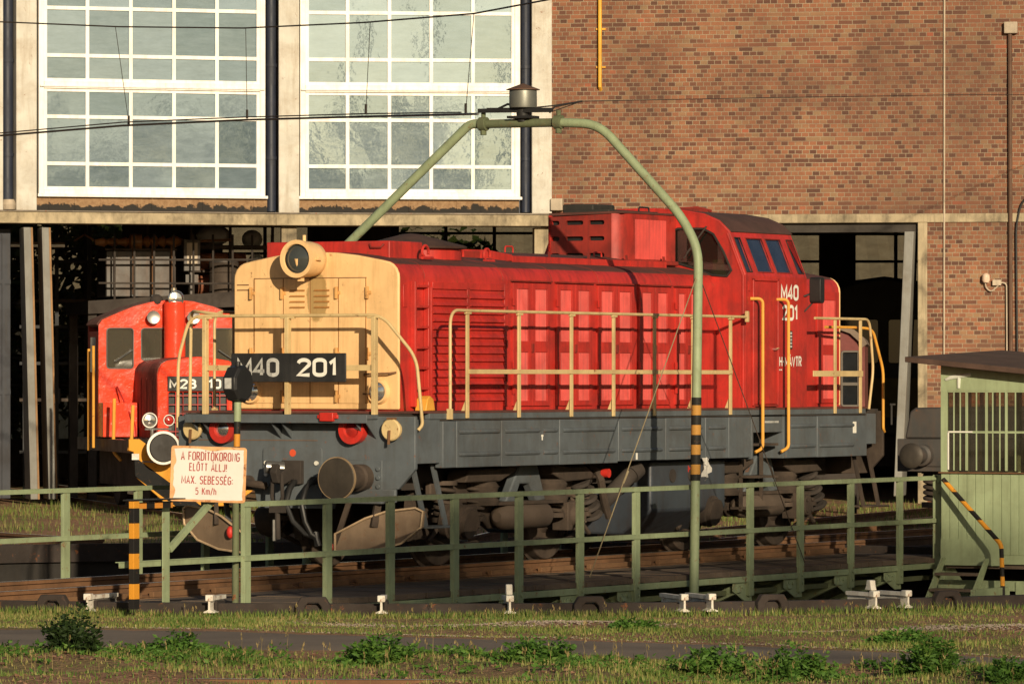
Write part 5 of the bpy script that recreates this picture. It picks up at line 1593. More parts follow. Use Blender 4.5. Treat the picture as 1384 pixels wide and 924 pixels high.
for u in POSTS[:-1]:
    bm = MB(flip=True)
    bm.prism([(u - 0.42, -0.30), (u + 0.09, -0.30), (u + 0.09, -0.53), (u - 0.10, -0.53), (u - 0.42, -0.40)], 1, 2.69, 2.706)
    bm.bar((u - 0.30, 2.72, -0.36), (u - 0.30, 1.12, -1.05), 0.10, 0.11)
    bm.bar((u - 0.02, 2.66, -0.34), (u - 0.02, 1.08, -0.34), 0.07, 0.08)
    bm.build('cantilever_bracket', GREEN, tt, bevel=0.004)
    bm = MB(flip=True)
    for du, z in ((-0.30, -0.35), (-0.18, -0.35), (0.0, -0.36), (0.0, -0.46)):
        bm.cyl((u + du, 2.706, z), (u + du, 2.724, z), 0.020, n=8)
    bm.build('rivet', GREEN, tt)
bm = MB(flip=True); bm.prism([(2.86, -0.18), (2.94, -0.18), (3.36, -0.86), (2.86, -0.86)], 0, 11.70, 11.72); bm.build('corner_gusset', GREEN, tt)
bm = MB(flip=True); bm.box(11.68, 11.84, 2.70, 2.86, -0.90, 0.93)
for z in (-0.10, -0.26, -0.42, 0.70, 0.84):
    bm.cyl((11.68, 2.78, z), (11.66, 2.78, z), 0.022, n=8)
bm.build('corner_post', GREEN, tt, bevel=0.006)
bm = MB(flip=True); bm.prism([(2.86, 0.62), (3.02, 0.62), (3.02, 0.95), (2.86, 0.95)], 0, 11.665, 11.68); bm.build('corner_plate', GREEN, tt)
bm = MB(flip=True)
for k in range(6):
    bm.lathe((2.6 + 0.0, 0, -1.5), (2.6, 0, -1.15), [(0, 0.5), (1, 0.35)], 20)
    break
bm.build('centre_pivot', GRIME_D, tt)
for u in (-7.0, 12.6):
    for v in (1.05, -1.05):
        bm = MB(flip=True); bm.cyl((u, v - 0.09, -0.98), (u, v + 0.09, -0.98), 0.27, n=24); bm.build('running_wheel', GRIME_D, tt)

# --- railings
def railing(label, sg, posts, u0, u1):
    rl = thing('guard_railing', label, 'railing', ORG, TH, 'railings of the turntable bridge')
    v = sg * 2.75
    proto = None
    for u in posts:
        if proto is None:
            bm = MB(flip=True)
            bm.box(-0.066, 0.066, v - 0.012, v + 0.0, -0.46, 0.905)
            bm.box(0.053, 0.066, v - 0.045, v - 0.013, -0.46, 0.905)
            bm.box(-0.066, -0.053, v - 0.045, v - 0.013, -0.46, 0.905)
            for z in (-0.36, -0.26):
                bm.cyl((0.01, v, z), (0.01, v + 0.016, z), 0.018, n=8)
            proto = bm.build('post', GREEN, rl, bevel=0.003)
            proto.location = (u, 0, 0)
        else:
            dup(proto, rl, (u, 0, 0))
    bm = MB(flip=True)
    bm.box(u0, u1, v - 0.05, v + 0.016, 0.906, 0.916); bm.box(u0, u1, v + 0.004, v + 0.014, 0.862, 0.906)
    bm.build('top_rail', GREEN, rl)
    bm = MB(flip=True)
    bm.box(u0, u1, v - 0.05, v + 0.016, 0.352, 0.362); bm.box(u0, u1, v + 0.004, v + 0.014, 0.305, 0.352)
    bm.build('mid_rail', GREEN, rl)
    return rl
near = railing('long green guard railing along the near side of the turntable, in front of the locomotive', 1, POSTS[1:], -5.6, 11.98)
for ch in near.children:
    pass
bm = MB(flip=True); bm.bar((11.95, 2.75, 0.89), (12.45, 2.80, 0.89), 0.03, 0.06); bm.build('striped_end', YB_S, near)
# the leaning end post and its brace carry the sign
bm = MB(flip=True); bm.box(-7.16, -7.03, 2.738, 2.75, -0.32, 0.95); bm.box(-7.04, -7.03, 2.67, 2.738, -0.32, 0.95)
bm.build('end_post', GREEN, near, bevel=0.003)
bm = MB(flip=True); bm.bar((-7.03, 2.74, 0.46), (-6.20, 2.80, 1.0), 0.05, 0.06); bm.build('diagonal_brace', GREEN, near)
bm = MB(flip=True); bm.box(-7.9, -5.6, 2.70, 2.712, 0.30, 0.352); bm.box(-7.9, -5.6, 2.66, 2.72, 0.353, 0.362); bm.build('end_mid_rail', GREEN, near)
far = railing('green guard railing along the far side of the turntable, seen at the left edge', -1, [-6.9, -5.3, -3.7, -2.16, -0.56, 1.0, 2.5, 4.0, 5.5, 7.0, 8.5, 10.0, 11.5], -7.0, 11.6)
far.name = 'guard_railing'

# --- striped barrier at the end of the railing
bar_ = thing('striped_barrier', 'yellow and black striped post and short bar beside the warning sign', 'barrier', ORG, TH)
bm = MB(flip=True); bm.box(-7.995, -7.89, 2.88, 2.94, -0.10, 0.97); bm.build('striped_post', YB, bar_, bevel=0.004)
bm = MB(flip=True); bm.box(-7.88, -7.16, 2.83, 2.87, 0.89, 0.95); bm.build('striped_bar', striped('bar_bands', (0.60, 0.24, 0.04), (0.018, 0.017, 0.016), 0.30, axis=0), bar_)
bm = MB(flip=True); bm.box(-8.01, -7.05, 2.82, 2.95, 0.972, 0.985); bm.build('cap_plate', BLACK, bar_)

# --- warning sign
sg_ = thing('warning_sign', 'rust-edged white sign with dark red Hungarian text at the end of the railing', 'sign', ORG, TH)
SIGNW = paint('sign_white', (0.56, 0.55, 0.51), rough=0.5, var=0.05, dirt=(0.55, 0.47, 0.36), amt=0.3, streak=0.15, bump=0.03)
SIGNR = paint('rusty_sign_border', (0.66, 0.36, 0.16), rough=0.7, var=0.2, dirt=(0.25, 0.07, 0.02), amt=0.6, streak=0.3, scale=5, bump=0.2, rust=0.5)
# the board faces the viewer across the railing; build it flat, then turn it
sx = 0.77; sz = 0.565
bm = MB(); bm.prism(rrect(-sx / 2, sx / 2, 0, sz, 0.03), 1, -0.012, 0.0)
pn = bm.build('panel', SIGNR, sg_, bevel=0.004)
random.seed(11)
out = []
for i in range(60):
    t = i / 60 * 4
    e = t % 1
    k = int(t)
    j = random.uniform(0, 0.012) + (0.03 * max(0, sin(e * 9 + k * 2)) if k in (2, 3) else 0.0)
    m_ = 0.028 + j * 0.7
    if k == 0: q = (-sx / 2 + m_ + e * (sx - 2 * m_), m_ * 0.75)
    elif k == 1: q = (sx / 2 - m_, m_ + e * (sz - 2 * m_))
    elif k == 2: q = (sx / 2 - m_ - e * (sx - 2 * m_), sz - m_ * 0.8)
    else: q = (-sx / 2 + m_, sz - m_ - e * (sz - 2 * m_))
    out.append(q)
bm = MB(); bm.prism(out, 1, -0.0145, -0.0122); fc = bm.build('painted_face', SIGNW, sg_, smooth=0)
SIGNT = paint('dark_red_lettering', (0.30, 0.035, 0.03), rough=0.6, var=0.2, dirt=(0.5, 0.3, 0.25), amt=0.3, streak=0.2, scale=8, bump=0)
lines = [('A FORDÍTÓKORONG', 0.418, 0.60, 0.092, 0.015), ('ELŐTT ÁLLJ!', 0.312, 0.385, 0.083, -0.005), ('MAX. SEBESSÉG:', 0.180, 0.525, 0.086, -0.01), ('5 Km/h', 0.072, 0.215, 0.075, -0.02)]
parts_ = [pn, fc]
for txt, z, w, h, dx in lines:
    parts_.append(lettering('lettering', txt, SIGNT, sg_, (-w / 2 + dx, -0.016, z), (1, 0, 0), w, h, 0.125, 0.001, 0.26))
SROT = Matrix.Translation(Vector((-6.46, -2.84, 0.93))) @ Matrix.Rotation(-TH + rad(6), 4, 'Z') @ Matrix.Rotation(rad(2.0), 4, 'Y')
for o in parts_:
    o.data.transform(SROT)
bm = MB(flip=True); bm.box(-6.40, -6.32, 2.755, 2.785, 0.85, 1.25); bm.build('back_strap', GREEN_D, sg_)

# --- signal post with black lamp head
sp = thing('signal_post', 'slim green post with black round lamp head in front of the number board', 'signal', ORG, TH)
bm = MB(flip=True)
bm.tube([(-5.56, 2.62, -0.16), (-5.55, 2.62, 0.95)], 0.036, 12)
bm.build('pole', GREEN_D, sp)
bm = MB(flip=True); bm.tube([(-5.55, 2.62, 0.95), (-5.51, 2.62, 2.10)], 0.034, 12)
bm.build('banded_pole', striped('signal_bands', (0.55, 0.24, 0.035), (0.02, 0.02, 0.018), 0.26, off=0.30), sp)
bm = MB(flip=True); bm.tube([(-5.521, 2.62, 1.74), (-5.514, 2.62, 1.94)], 0.039, 12); bm.build('green_sleeve', GREEN, sp)
bm = MB(flip=True)
cv = Vector((-5.51, 2.62, 2.13)); dr = Vector((0.0, 1.0, 0))
bm.lathe(cv - dr * 0.085, cv + dr * 0.085, [(0, 0.16), (0.12, 0.195), (0.88, 0.195), (1, 0.165)], 9)
bm.tube([cv + Vector((0, 0, 0.17)), cv + Vector((0, 0, 0.23))], 0.03, 8)
hd = bm.build('lamp_head', BLACK, sp, bevel=0.006, smooth=15)
bm = MB(flip=True); bm.box(-5.715, -5.695, 2.585, 2.655, 2.08, 2.19); bm.build('aperture', WHITE_W, hd)

# --- current collector gantry
gn = thing('collector_gantry', 'green pipe arch over the turntable with a metal drum on top', 'gantry', ORG, TH)
GU = 4.6
bm = MB(flip=True)
bm.tube(bend([(GU - 0.15, 2.86, -0.42), (GU - 0.05, 2.87, 3.72), (GU, 2.62, 4.12), (GU, 1.50, 5.25), (GU, 0.98, 5.28)], 0.42, 8), 0.056, 14)
bm.build('leg', GREEN, gn)
bm = MB(flip=True)
bm.tube(bend([(GU, -2.60, -0.2), (GU, -2.60, 3.35), (GU, -0.28, 5.29), (GU, -0.1, 5.29)], 0.4, 8), 0.056, 14)
bm.build('leg', GREEN, gn)
bm = MB(flip=True); bm.tube([(GU, -0.1, 5.285), (GU, 0.98, 5.28)], 0.054, 14); bm.build('crossbar', GREEN_D, gn)
for v in (-0.09, 0.95):
    bm = MB(flip=True); bm.cyl((GU, v - 0.05, 5.285), (GU, v + 0.05, 5.285), 0.085, n=14); bm.cyl((GU, v, 5.36), (GU, v, 5.43), 0.03, n=8); bm.cyl((GU, v, 5.21), (GU, v, 5.15), 0.04, n=8)
    bm.build('flange', GREEN_D, gn, bevel=0.004)
BND = striped('leg_bands', (0.42, 0.215, 0.05), (0.02, 0.02, 0.018), 0.235, off=0.55)
bm = MB(flip=True); bm.tube([(GU - 0.117, 2.862, 0.97), (GU - 0.093, 2.866, 1.96)], 0.060, 14); bm.build('banded_sleeve', BND, gn)
DRUM = paint('galvanised_drum', (0.20, 0.205, 0.18), rough=0.4, var=0.15, dirt=(0.08, 0.07, 0.05), amt=0.3, streak=0.4, metal=0.55, bump=0.05)
bm = MB(flip=True); bm.lathe((GU, 0.46, 5.47), (GU, 0.46, 5.69), [(0, 0.165), (0.1, 0.17), (0.9, 0.168), (1, 0.165)], 30); dm = bm.build('collector_drum', DRUM, gn)
bm = MB(flip=True); bm.lathe((GU, 0.46, 5.685), (GU, 0.46, 5.765), [(0, 0.205), (0.1, 0.205), (0.95, 0.02), (1, 0.0)], 30); bm.build('drum_cap', PIPEB, dm)
bm = MB(flip=True)
bm.bar((GU - 0.05, -0.13, 5.445), (GU - 0.05, 0.85, 5.43), 0.05, 0.05); bm.bar((GU + 0.08, -0.08, 5.46), (GU + 0.08, 0.82, 5.44), 0.05, 0.05)
bm.cyl((GU, 0.46, 5.30), (GU, 0.46, 5.47), 0.07, 0.09, n=14); bm.box(GU - 0.12, GU + 0.12, 0.30, 0.62, 5.34, 5.37)
bm.tube([(GU, 0.1, 5.46), (GU, 0.25, 5.52), (GU, 0.4, 5.47)], 0.015, 6)
bm.build('collector_arm', BLACK, dm)
OLDWIRE = paint('weathered_guy_wire', (0.26, 0.21, 0.12), rough=0.7, amt=0.3, bump=0)
for u, kk in ((1.95, 0), (7.66, 1)):
    bm = MB(flip=True); bm.tube([(GU - 0.06, 2.87, 3.45), (u, 2.78, -0.10)], 0.0065, 6)
    bm.tube([(u + (GU - u) * 0.30, 2.80, 0.965), (u + (GU - u) * 0.34, 2.81, 1.107)], 0.014, 6)
    bm.build('guy_wire', GRIME if kk else OLDWIRE, gn)

# --- operator's cabin on the bridge
cb = thing('operator_cabin', 'pale green turntable cabin with grid windows and a sloping tar roof', 'cabin', ORG, TH)
CG = paint('pale_green_boards', (0.315, 0.385, 0.225), rough=0.6, var=0.1, dirt=(0.12, 0.12, 0.06), amt=0.35, streak=0.35, bump=0.1)
V0, V1, W0, W1 = 2.90, 5.10, 11.5, 14.0
bm = MB(flip=True)
n = 18
for k in range(n):                                # upright boards of the front
    a = V0 + (V1 - V0) * k / n; b = V0 + (V1 - V0) * (k + 1) / n
    bm.box(W0, W0 + 0.03, a + 0.004, b - 0.004, -0.10, 0.955)
bm.box(W0 + 0.01, W0 + 0.04, V0, V1, -0.22, 0.955)
wl = bm.build('wall', CG, cb, bevel=0.003, smooth=0)
bm = MB(flip=True); bm.box(W0 - 0.01, W0 + 0.035, V0, 3.75, -0.24, 0.10); bm.build('base_panel', CG, cb)
bm = MB(flip=True)
bm.prism([(V0, 2.03), (V1, 2.03), (V1, 2.24), (V0, 2.40)], 0, W0 - 0.005, W0 + 0.04)
bm.build('fascia_board', CG, cb)
bm = MB(flip=True)
bm.box(W0 - 0.01, W0 + 0.06, V0, V0 + 0.09, 0.97, 2.03)
for v in (3.26, 3.54, 3.82, 4.10, 4.40, 4.70):
    bm.box(W0, W0 + 0.045, v - 0.016, v + 0.016, 0.99, 2.03)
for v in (3.08, 3.17, 3.40, 3.63, 3.73, 3.95, 4.25, 4.55):
    bm.box(W0 + 0.003, W0 + 0.016, v - 0.009, v + 0.009, 0.99, 2.03)
bm.box(W0 + 0.002, W0 + 0.043, V0 + 0.09, V1, 1.475, 1.505)
bm.box(W0 - 0.002, W0 + 0.05, V0 + 0.09, V1, 2.005, 2.028)
bm.box(W0, W0 + 0.05, V1 - 0.09, V1, 0.97, 2.03)
wf = bm.build('window_frame', CG, cb, bevel=0.003)
bm = MB(flip=True); bm.box(W0 + 0.02, W0 + 0.026, V0 + 0.09, V1 - 0.09, 0.98, 2.01); bm.build('pane', clear_glass('dusty_cabin_glass', (0.48, 0.45, 0.37), 0.05, 0.08), wf, smooth=0)
bm = MB(flip=True); bm.box(W0 - 0.012, W0 - 0.002, V0 + 0.10, V0 + 0.118, 1.0, 1.50); bm.box(W0 - 0.012, W0 - 0.002, V0 + 0.10, 3.35, 1.485, 1.502); bm.build('putty_line', WHITE_L, wf)
bm = MB(flip=True); bm.box(W0 - 0.04, W0 + 0.06, V0 - 0.02, V1, 0.955, 0.972); bm.build('sill', RUSTY, cb)
# far and side walls, framed windows all round
for (a0, a1, b0, b1, lab) in ((W0 + 0.04, W1, V0, V0 + 0.04, 0), (W0 + 0.04, W1, V1 - 0.04, V1, 0), (W1, W1 + 0.04, V0, V1, 1)):
    bm = MB(flip=True)
    bm.box(a0, a1, b0, b1, -0.24, 0.955); bm.box(a0, a1, b0, b1, 2.03, 2.22)
    n = 6
    for k in range(n + 1):
        if lab == 0:
            uu = a0 + (a1 - a0 - 0.05) * k / n
            bm.box(uu, uu + 0.05, b0 + 0.002, b1 - 0.002, 0.955, 2.03)
        else:
            vv = b0 + (b1 - b0 - 0.05) * k / n
            bm.box(a0 + 0.002, a1 - 0.002, vv, vv + 0.05, 0.955, 2.03)
    bm.build('back_wall' if lab else 'side_wall', CG, cb, smooth=0)
bm = MB(flip=True); bm.box(W0 + 0.06, W1, V0 + 0.05, V1 - 0.05, -0.28, -0.23); bm.build('floor', DECK, cb)
bm = MB(flip=True); bm.box(12.6, 13.2, 3.9, 4.6, -0.36, 1.25); bm.box(12.7, 12.85, 3.5, 3.62, -0.36, 1.35); bm.build('control_desk', GREEN_D, cb, bevel=0.02)
ROOFT = paint('tar_paper_roof', (0.085, 0.050, 0.036), rough=0.9, var=0.3, dirt=(0.04, 0.028, 0.022), amt=0.5, streak=0.2, bump=0.3)
bm = MB(flip=True)
bm.hexa([(W0 - 0.30, 2.52, 2.40), (W1 + 0.3, 2.52, 2.50), (W1 + 0.3, 5.5, 2.28), (W0 - 0.30, 5.5, 2.12), (W0 - 0.30, 2.52, 2.47), (W1 + 0.3, 2.52, 2.57), (W1 + 0.3, 5.5, 2.35), (W0 - 0.30, 5.5, 2.19)])
bm.build('roof', ROOFT, cb, bevel=0.006)
SPRAY = paint('white_spray_paint', (0.62, 0.64, 0.56), rough=0.7, var=0.15, dirt=(0.3, 0.36, 0.2), amt=0.4, bump=0)
bm = MB(flip=True)
bm.tube([(W0 - 0.006, 2.97, 2.17), (W0 - 0.006, 3.05, 2.20), (W0 - 0.006, 3.33, 2.235)], [0.018, 0.03, 0.024], 8); bm.tube([(W0 - 0.006, 3.16, 2.21), (W0 - 0.006, 3.155, 2.06)], [0.026, 0.02], 8)
bm.build('sprayed_mark', SPRAY, cb)
# --- steps down from the bridge beside the cabin
st = thing('access_stairs', 'green steel steps from the bridge deck beside the cabin with a striped handrail', 'stairs', ORG, TH)
for v in (3.0, 3.62):
    bm = MB(flip=True); bm.prism([(11.30, -0.14), (11.42, -0.14), (10.62, -1.15), (10.30, -1.15)], 1, v - 0.012, v + 0.012); bm.build('stringer', GREEN, st)
for k in range(4):
    bm = MB(flip=True); bm.box(11.05 - 0.18 * k, 11.30 - 0.18 * k, 3.012, 3.608, -0.36 - 0.2 * k, -0.325 - 0.2 * k); bm.build('tread', DECK, st)
bm = MB(flip=True); bm.tube(bend([(11.3, 3.02, 0.88), (11.1, 3.93, 0.05), (11.1, 3.96, -0.78)], 0.06), 0.030, 10); bm.build('handrail', YB_S, st)
bm = MB(flip=True); bm.box(10.2, 11.3, 3.9, 3.96, -0.62, -0.50); bm.box(11.42, 11.48, 2.9, 5.1, -0.56, -0.43); bm.box(11.40, 11.46, 4.0, 4.4, -0.9, -0.44); bm.build('support_frame', GREEN, st)

# ================================================================== RAIL STUBS AND LUGS ROUND THE PIT
STUBW = paint('chalky_white_paint', (0.70, 0.67, 0.59), rough=0.7, var=0.12, dirt=(0.28, 0.19, 0.12), amt=0.5, streak=0.3, scale=6, bump=0.2, rust=0.45)
stubs = [(-4.26, 0.62, 0, 'leftmost white rail end on the pit rim, left of the striped post'), (-3.02, 0.45, 0, 'white rail end on the pit rim under the warning sign post'),
         (-1.30, 0.55, 0, 'white rail end on the pit rim below the cream nose of the locomotive'), (-0.02, 0.35, 1, 'white rail end with a raised block, at the middle of the pit rim'),
         (1.73, 0.6, 0, 'left one of two white rail ends close together near the gantry leg'), (2.01, 0.6, 0, 'right one of two white rail ends close together near the gantry leg'),
         (3.70, 0.40, 1, 'white rail end with a raised block, left of the cabin steps'), (4.04, 0.40, 0, 'rightmost plain white rail end, beside a rail end with a raised block')]
for X, ln, blk, lab in stubs:
    yr = PC.y - sqrt(PR ** 2 - (X - PC.x) ** 2)
    d = Vector((PC.x - X, PC.y - yr, 0)).normalized()
    stb = thing('rail_stub', lab, 'rail end', (X, yr - 0.26, 0.012), atan2(d.y, d.x), 'white painted rail ends on the pit rim')
    bm = MB(); bm.prism([(q[0] * 0.95, q[1] * 1.12) for q in RAILPROF], 0, 0.0, ln + 0.15); bm.build('rail', STUBW, stb)
    bm = MB(); bm.box(-0.012, 0.08, -0.039, 0.039, -0.046, 0.018); bm.build('end_cap', STUBW, stb, bevel=0.008)
    bm = MB(); bm.box(0.12, ln + 0.15, -0.10, 0.10, -0.19, -0.178); bm.box(0.12, ln, -0.055, -0.025, -0.16, -0.05); bm.build('chair_plate', RIMM, stb)
    if blk:
        bm = MB(); bm.prism([(0.04, 0.022), (0.18, 0.022), (0.15, 0.07), (0.14, 0.125), (0.07, 0.125), (0.06, 0.07)], 1, -0.032, 0.032); bm.build('block', STUBW, stb, bevel=0.008)
lugs = [(-4.62, 'arched iron lug on the pit rim near the left edge'), (-1.98, 'arched iron lug on the pit rim below the left buffer'), (0.78, 'arched iron lug on the pit rim below the middle of the locomotive'), (2.62, 'arched iron lug on the pit rim right of the gantry leg'), (4.46, 'arched iron lug on the pit rim by the cabin steps')]
proto = None
for X, lab in lugs:
    yr = PC.y - sqrt(PR ** 2 - (X - PC.x) ** 2)
    d = Vector((PC.x - X, PC.y - yr, 0)).normalized()
    a = atan2(d.y, d.x) - pi / 2
    if proto is None:
        bm = MB(); bm.prism([(-0.17, -0.2), (-0.17, -0.08), (-0.12, 0.0), (0.12, 0.0), (0.17, -0.08), (0.17, -0.2), (0.085, -0.2), (0.085, -0.10), (0.05, -0.06), (-0.05, -0.06), (-0.085, -0.10), (-0.085, -0.2)], 1, -0.05, 0.05)
        o = proto = bm.build('pit_lug', RIMM, bevel=0.012)
    else:
        o = dup(proto)
    o.location = (X, yr - 0.14, 0.012); o.rotation_euler = (0, 0, a)
    tag(o, lab, 'iron lug', 'arched iron lugs on the pit rim')
# ================================================================== SMALL RED SHUNTER IN FRONT OF THE SHED
TH2 = atan2(0.974, -0.225)
sh = thing('shunting_locomotive', 'small bright red shunting locomotive with striped buffer beam outside the shed', 'locomotive', M28_LOC, TH2)
def L(): return MB(flip=True)
bm = L(); bm.box(0.03, 6.5, -1.25, 1.25, 0.95, 1.16); bm.build('frame', BLACK, sh)
STR = striped('beam_chevrons', (0.66, 0.30, 0.035), (0.006, 0.006, 0.006), 0.67, diag=True, duty=0.52, off=0.045)
bm = L(); bm.prism([(-1.37, 1.19), (1.37, 1.19), (1.37, 1.0), (1.29, 0.98), (1.10, 0.62), (0.36, 0.08), (-0.70, 0.08), (-1.27, 0.58), (-1.29, 0.98), (-1.37, 1.0)], 0, -0.04, 0.03)
bb = bm.build('buffer_beam', STR, sh, bevel=0.01)
for v in (-0.875, 0.875):
    bm = L(); bm.lathe((-0.04, v, 1.05), (-0.50, v, 1.05), [(0, 0.16), (0.8, 0.12), (1, 0.1)], 20); b_ = bm.build('buffer', BLACK, bb)
    bm = L(); bm.lathe((-0.48, v, 1.05), (-0.56, v, 1.05), [(0, 0.15), (0.1, 0.275), (0.5, 0.28), (0.7, 0.275), (0.8, 0.235), (0.8, 0.23)], 32); bm.build('buffer_head', WHITE_L, b_)
    bm = L(); bm.lathe((-0.55, v, 1.05), (-0.575, v, 1.05), [(0, 0.236), (0.6, 0.22), (1, 0.0)], 30); bm.build('buffer_face', RIM, b_)
    bm = L()
    bm.cyl((0.0, v - 0.10, 1.19), (0.0, v - 0.10, 1.40), 0.03, n=10); bm.box(-0.03, 0.03, v - 0.22, v + 0.22, 1.34, 1.37)
    st_ = bm.build('lamp_bracket', CHROME, sh)
    for dv, r, mm in ((-0.15, 0.13, CHROME), (0.17, 0.095, LENS_R)):
        bm = L(); bm.lathe((0.06, v + dv, 1.50), (-0.07, v + dv, 1.50), [(0, 0.08), (0.5, r * 0.95), (0.9, r), (1, r * 0.97), (1, r * 0.85)], 22, cap=False); bm.build('lamp_body', WHITE_L, st_)
        bm = L(); bm.lathe((-0.03, v + dv, 1.50), (-0.075, v + dv, 1.50), [(0, r * 0.86), (0.6, r * 0.7), (1, 0.0)], 20); bm.build('lens', mm, st_)
bm = L(); bm.box(-0.02, 1.3, -1.25, 1.25, 1.165, 1.19); bm.build('platform', BLACK, sh)
# hood with radiator grille
bm = L()
hp = [(-0.68, 1.19), (0.68, 1.19), (0.68, 2.28)] + [(0.68 - 0.24 + 0.24 * cos(rad(a)), 2.28 + 0.22 * sin(rad(a))) for a in (20, 45, 70)] + [(0.2, 2.54), (0, 2.555)]
hp = hp + [(-v, z) for v, z in reversed(hp[2:-1])]
bm.prism(hp, 0, 1.35, 3.72); hd = bm.build('hood', RED_SOOT_SHADE, sh, smooth=50)  # darker red puts the shade of the side away from the sun into the colour
bm = L(); bm.prism(hp, 0, 1.22, 1.35, [rrect(-0.50, 0.50, 1.22, 1.96, 0.04)]); bm.build('hood_front', RED_BRIGHT, sh, smooth=50, bevel=0.02)
bm = L(); bm.box(1.33, 1.36, -0.52, 0.52, 1.2, 2.0); bm.build('radiator_core', BLACK, hd)
bm = L()
for k in range(9):
    v = -0.5 + 1.0 * k / 8
    bm.tube([(1.24, v, 1.22), (1.24, v, 1.96)], 0.009, 5)
for k in range(5):
    z = 1.3 + 0.15 * k
    bm.tube([(1.235, -0.5, z), (1.235, 0.5, z)], 0.009, 5)
bm.build('grille', RED, hd)
bm = L(); bm.box(1.195, 1.217, -0.52, 0.54, 1.975, 2.225); npl = bm.build('number_plate', BLKD, sh, bevel=0.01)
lettering('number_lettering', 'M28', WHITE_L, npl, (1.194, 0.49, 2.015), (0, -1, 0), 0.46, 0.165)
lettering('number_lettering', '10', WHITE_L, npl, (1.194, -0.17, 2.015), (0, -1, 0), 0.22, 0.165)
for k in range(3):
    for sgn in (1, -1):
        bm = L(); bm.box(1.75 + 0.6 * k, 2.2 + 0.6 * k, *((0.68, 0.69) if sgn > 0 else (-0.69, -0.68)), 1.35, 2.2)
        bm.build('hood_louvre', RED_SOOT_SHADE, hd)
# cab
ch_ = [(-1.30, 1.19), (1.30, 1.19), (1.30, 3.10), (1.24, 3.19), (1.0, 3.30), (0.7, 3.42), (0.35, 3.51), (0, 3.54)]
ch_ = ch_ + [(-v, z) for v, z in reversed(ch_[2:-1])]
wn_ = [rrect(-1.16, -0.70, 2.36, 3.05, 0.05, 3), rrect(-0.56, -0.12, 2.50, 3.05, 0.05, 3), rrect(0.12, 0.56, 2.50, 3.05, 0.05, 3), rrect(0.70, 1.16, 2.36, 3.05, 0.05, 3)]
bm = L(); bm.prism(ch_, 0, 3.70, 3.76, wn_); cf = bm.build('cab', RED_BRIGHT, sh, smooth=0)
bm = L(); bm.prism(ch_, 0, 4.85, 4.91, wn_); bm.build('cab_rear', RED_SOOT_SHADE, cf, smooth=0)
RUBG = paint('grey_window_rubber', (0.12, 0.11, 0.10), rough=0.6, amt=0.3)
G28 = clear_glass('shunter_glass', (0.55, 0.58, 0.52), 0.14, 0.22)
for i, w in enumerate(wn_):
    bm = L(); bm.prism(w, 0, 3.725, 3.732); bm.build('window', G28, cf, smooth=0)
    bm = L(); bm.tube([(3.695, v, z) for v, z in w] + [(3.695, *w[0])], 0.012, 5); bm.build('window_rim', RUBG, cf)
for v0, v1 in ((-1.02, -0.72), (0.78, 1.05)):
    bm = L(); bm.bar((3.66, v0, 2.48 if v0 < 0 else 2.68), (3.66, v1, 2.68 if v0 < 0 else 2.50), 0.012, 0.02); bm.build('wiper', BLACK, cf)
for sgn in (1, -1):
    bm = L(); bm.box(3.76, 4.85, *((1.25, 1.30) if sgn > 0 else (-1.30, -1.25)), 1.19, 3.0); sd_ = bm.build('cab_side', RED_SOOT_SHADE, cf)
    bm = L(); bm.box(4.0, 4.6, *((1.30, 1.306) if sgn > 0 else (-1.306, -1.30)), 2.3, 2.9); bm.build('side_window', GLASS_D, cf)
    bm = L(); bm.tube([(3.9, sgn * 1.36, 2.75), (3.9, sgn * 1.36, 1.0)], 0.025, 8); bm.tube([(4.3, sgn * 1.38, 2.70), (4.3, sgn * 1.38, 0.95)], 0.025, 8); bm.build('grab_rail', RAIL_O, cf)
bm = L(); rp = [p for p in ch_ if p[1] > 3.0]
bm.prism([(v * 1.02, z + 0.015) for v, z in rp] + [(v * 0.95, z - 0.03) for v, z in reversed(rp)], 0, 3.78, 5.0); bm.build('cab_roof', RED_ROOF, cf, smooth=60)
bm = L(); bm.box(3.9, 4.8, -1.2, 1.2, 1.3, 2.2); bm.box(4.0, 4.3, -0.6, 0.6, 2.1, 2.4); bm.build('cab_inside', BLACK, cf)
bm = L(); bm.cyl((3.52, -0.01, 2.5), (3.52, -0.01, 3.50), 0.185, n=24); bm.build('exhaust_pipe', RED_BRIGHT, sh)
bm = L(); bm.lathe((3.52, -0.01, 3.56), (3.36, -0.01, 3.56), [(0, 0.06), (0.5, 0.13), (0.9, 0.14), (1, 0.12)], 22, cap=False); bm.cyl((3.5, -0.03, 3.50), (3.5, -0.03, 3.74), 0.05, n=12); lm = bm.build('headlight', CHROME, sh)
bm = L(); bm.lathe((3.42, -0.01, 3.56), (3.37, -0.01, 3.56), [(0, 0.12), (0.6, 0.10), (1, 0.0)], 20); bm.build('lens', CHROME, lm)
bm = L(); bm.sphere((3.80, -0.28, 3.52), 0.12); bm.build('roof_bell', GRIME_D, sh)
for v in (-0.38, 0.32):
    bm = L(); bm.lathe((3.70, v, 3.24), (3.50, v, 3.24), [(0, 0.05), (0.5, 0.07), (1, 0.115), (0.92, 0.06)], 18); bm.build('horn', STEEL, sh)
for v, zz in ((-1.0, 1.25), (1.0, 1.25)):
    bm = L(); bm.prism([(v - 0.30, 1.19), (v + 0.30, 1.19), (v + 0.30, 1.78), (v - 0.30, 1.78)], 0, 3.2, 3.69); bm.build('battery_box', RED_BRIGHT, sh, bevel=0.01)
for u, v in ((3.0, -0.72),):
    bm = L(); bm.tube(bend([(3.6, -1.0, 2.05), (3.0, -0.78, 1.4), (2.9, -0.78, 1.2)], 0.05), 0.015, 6); bm.build('hand_grip', RED, sh)
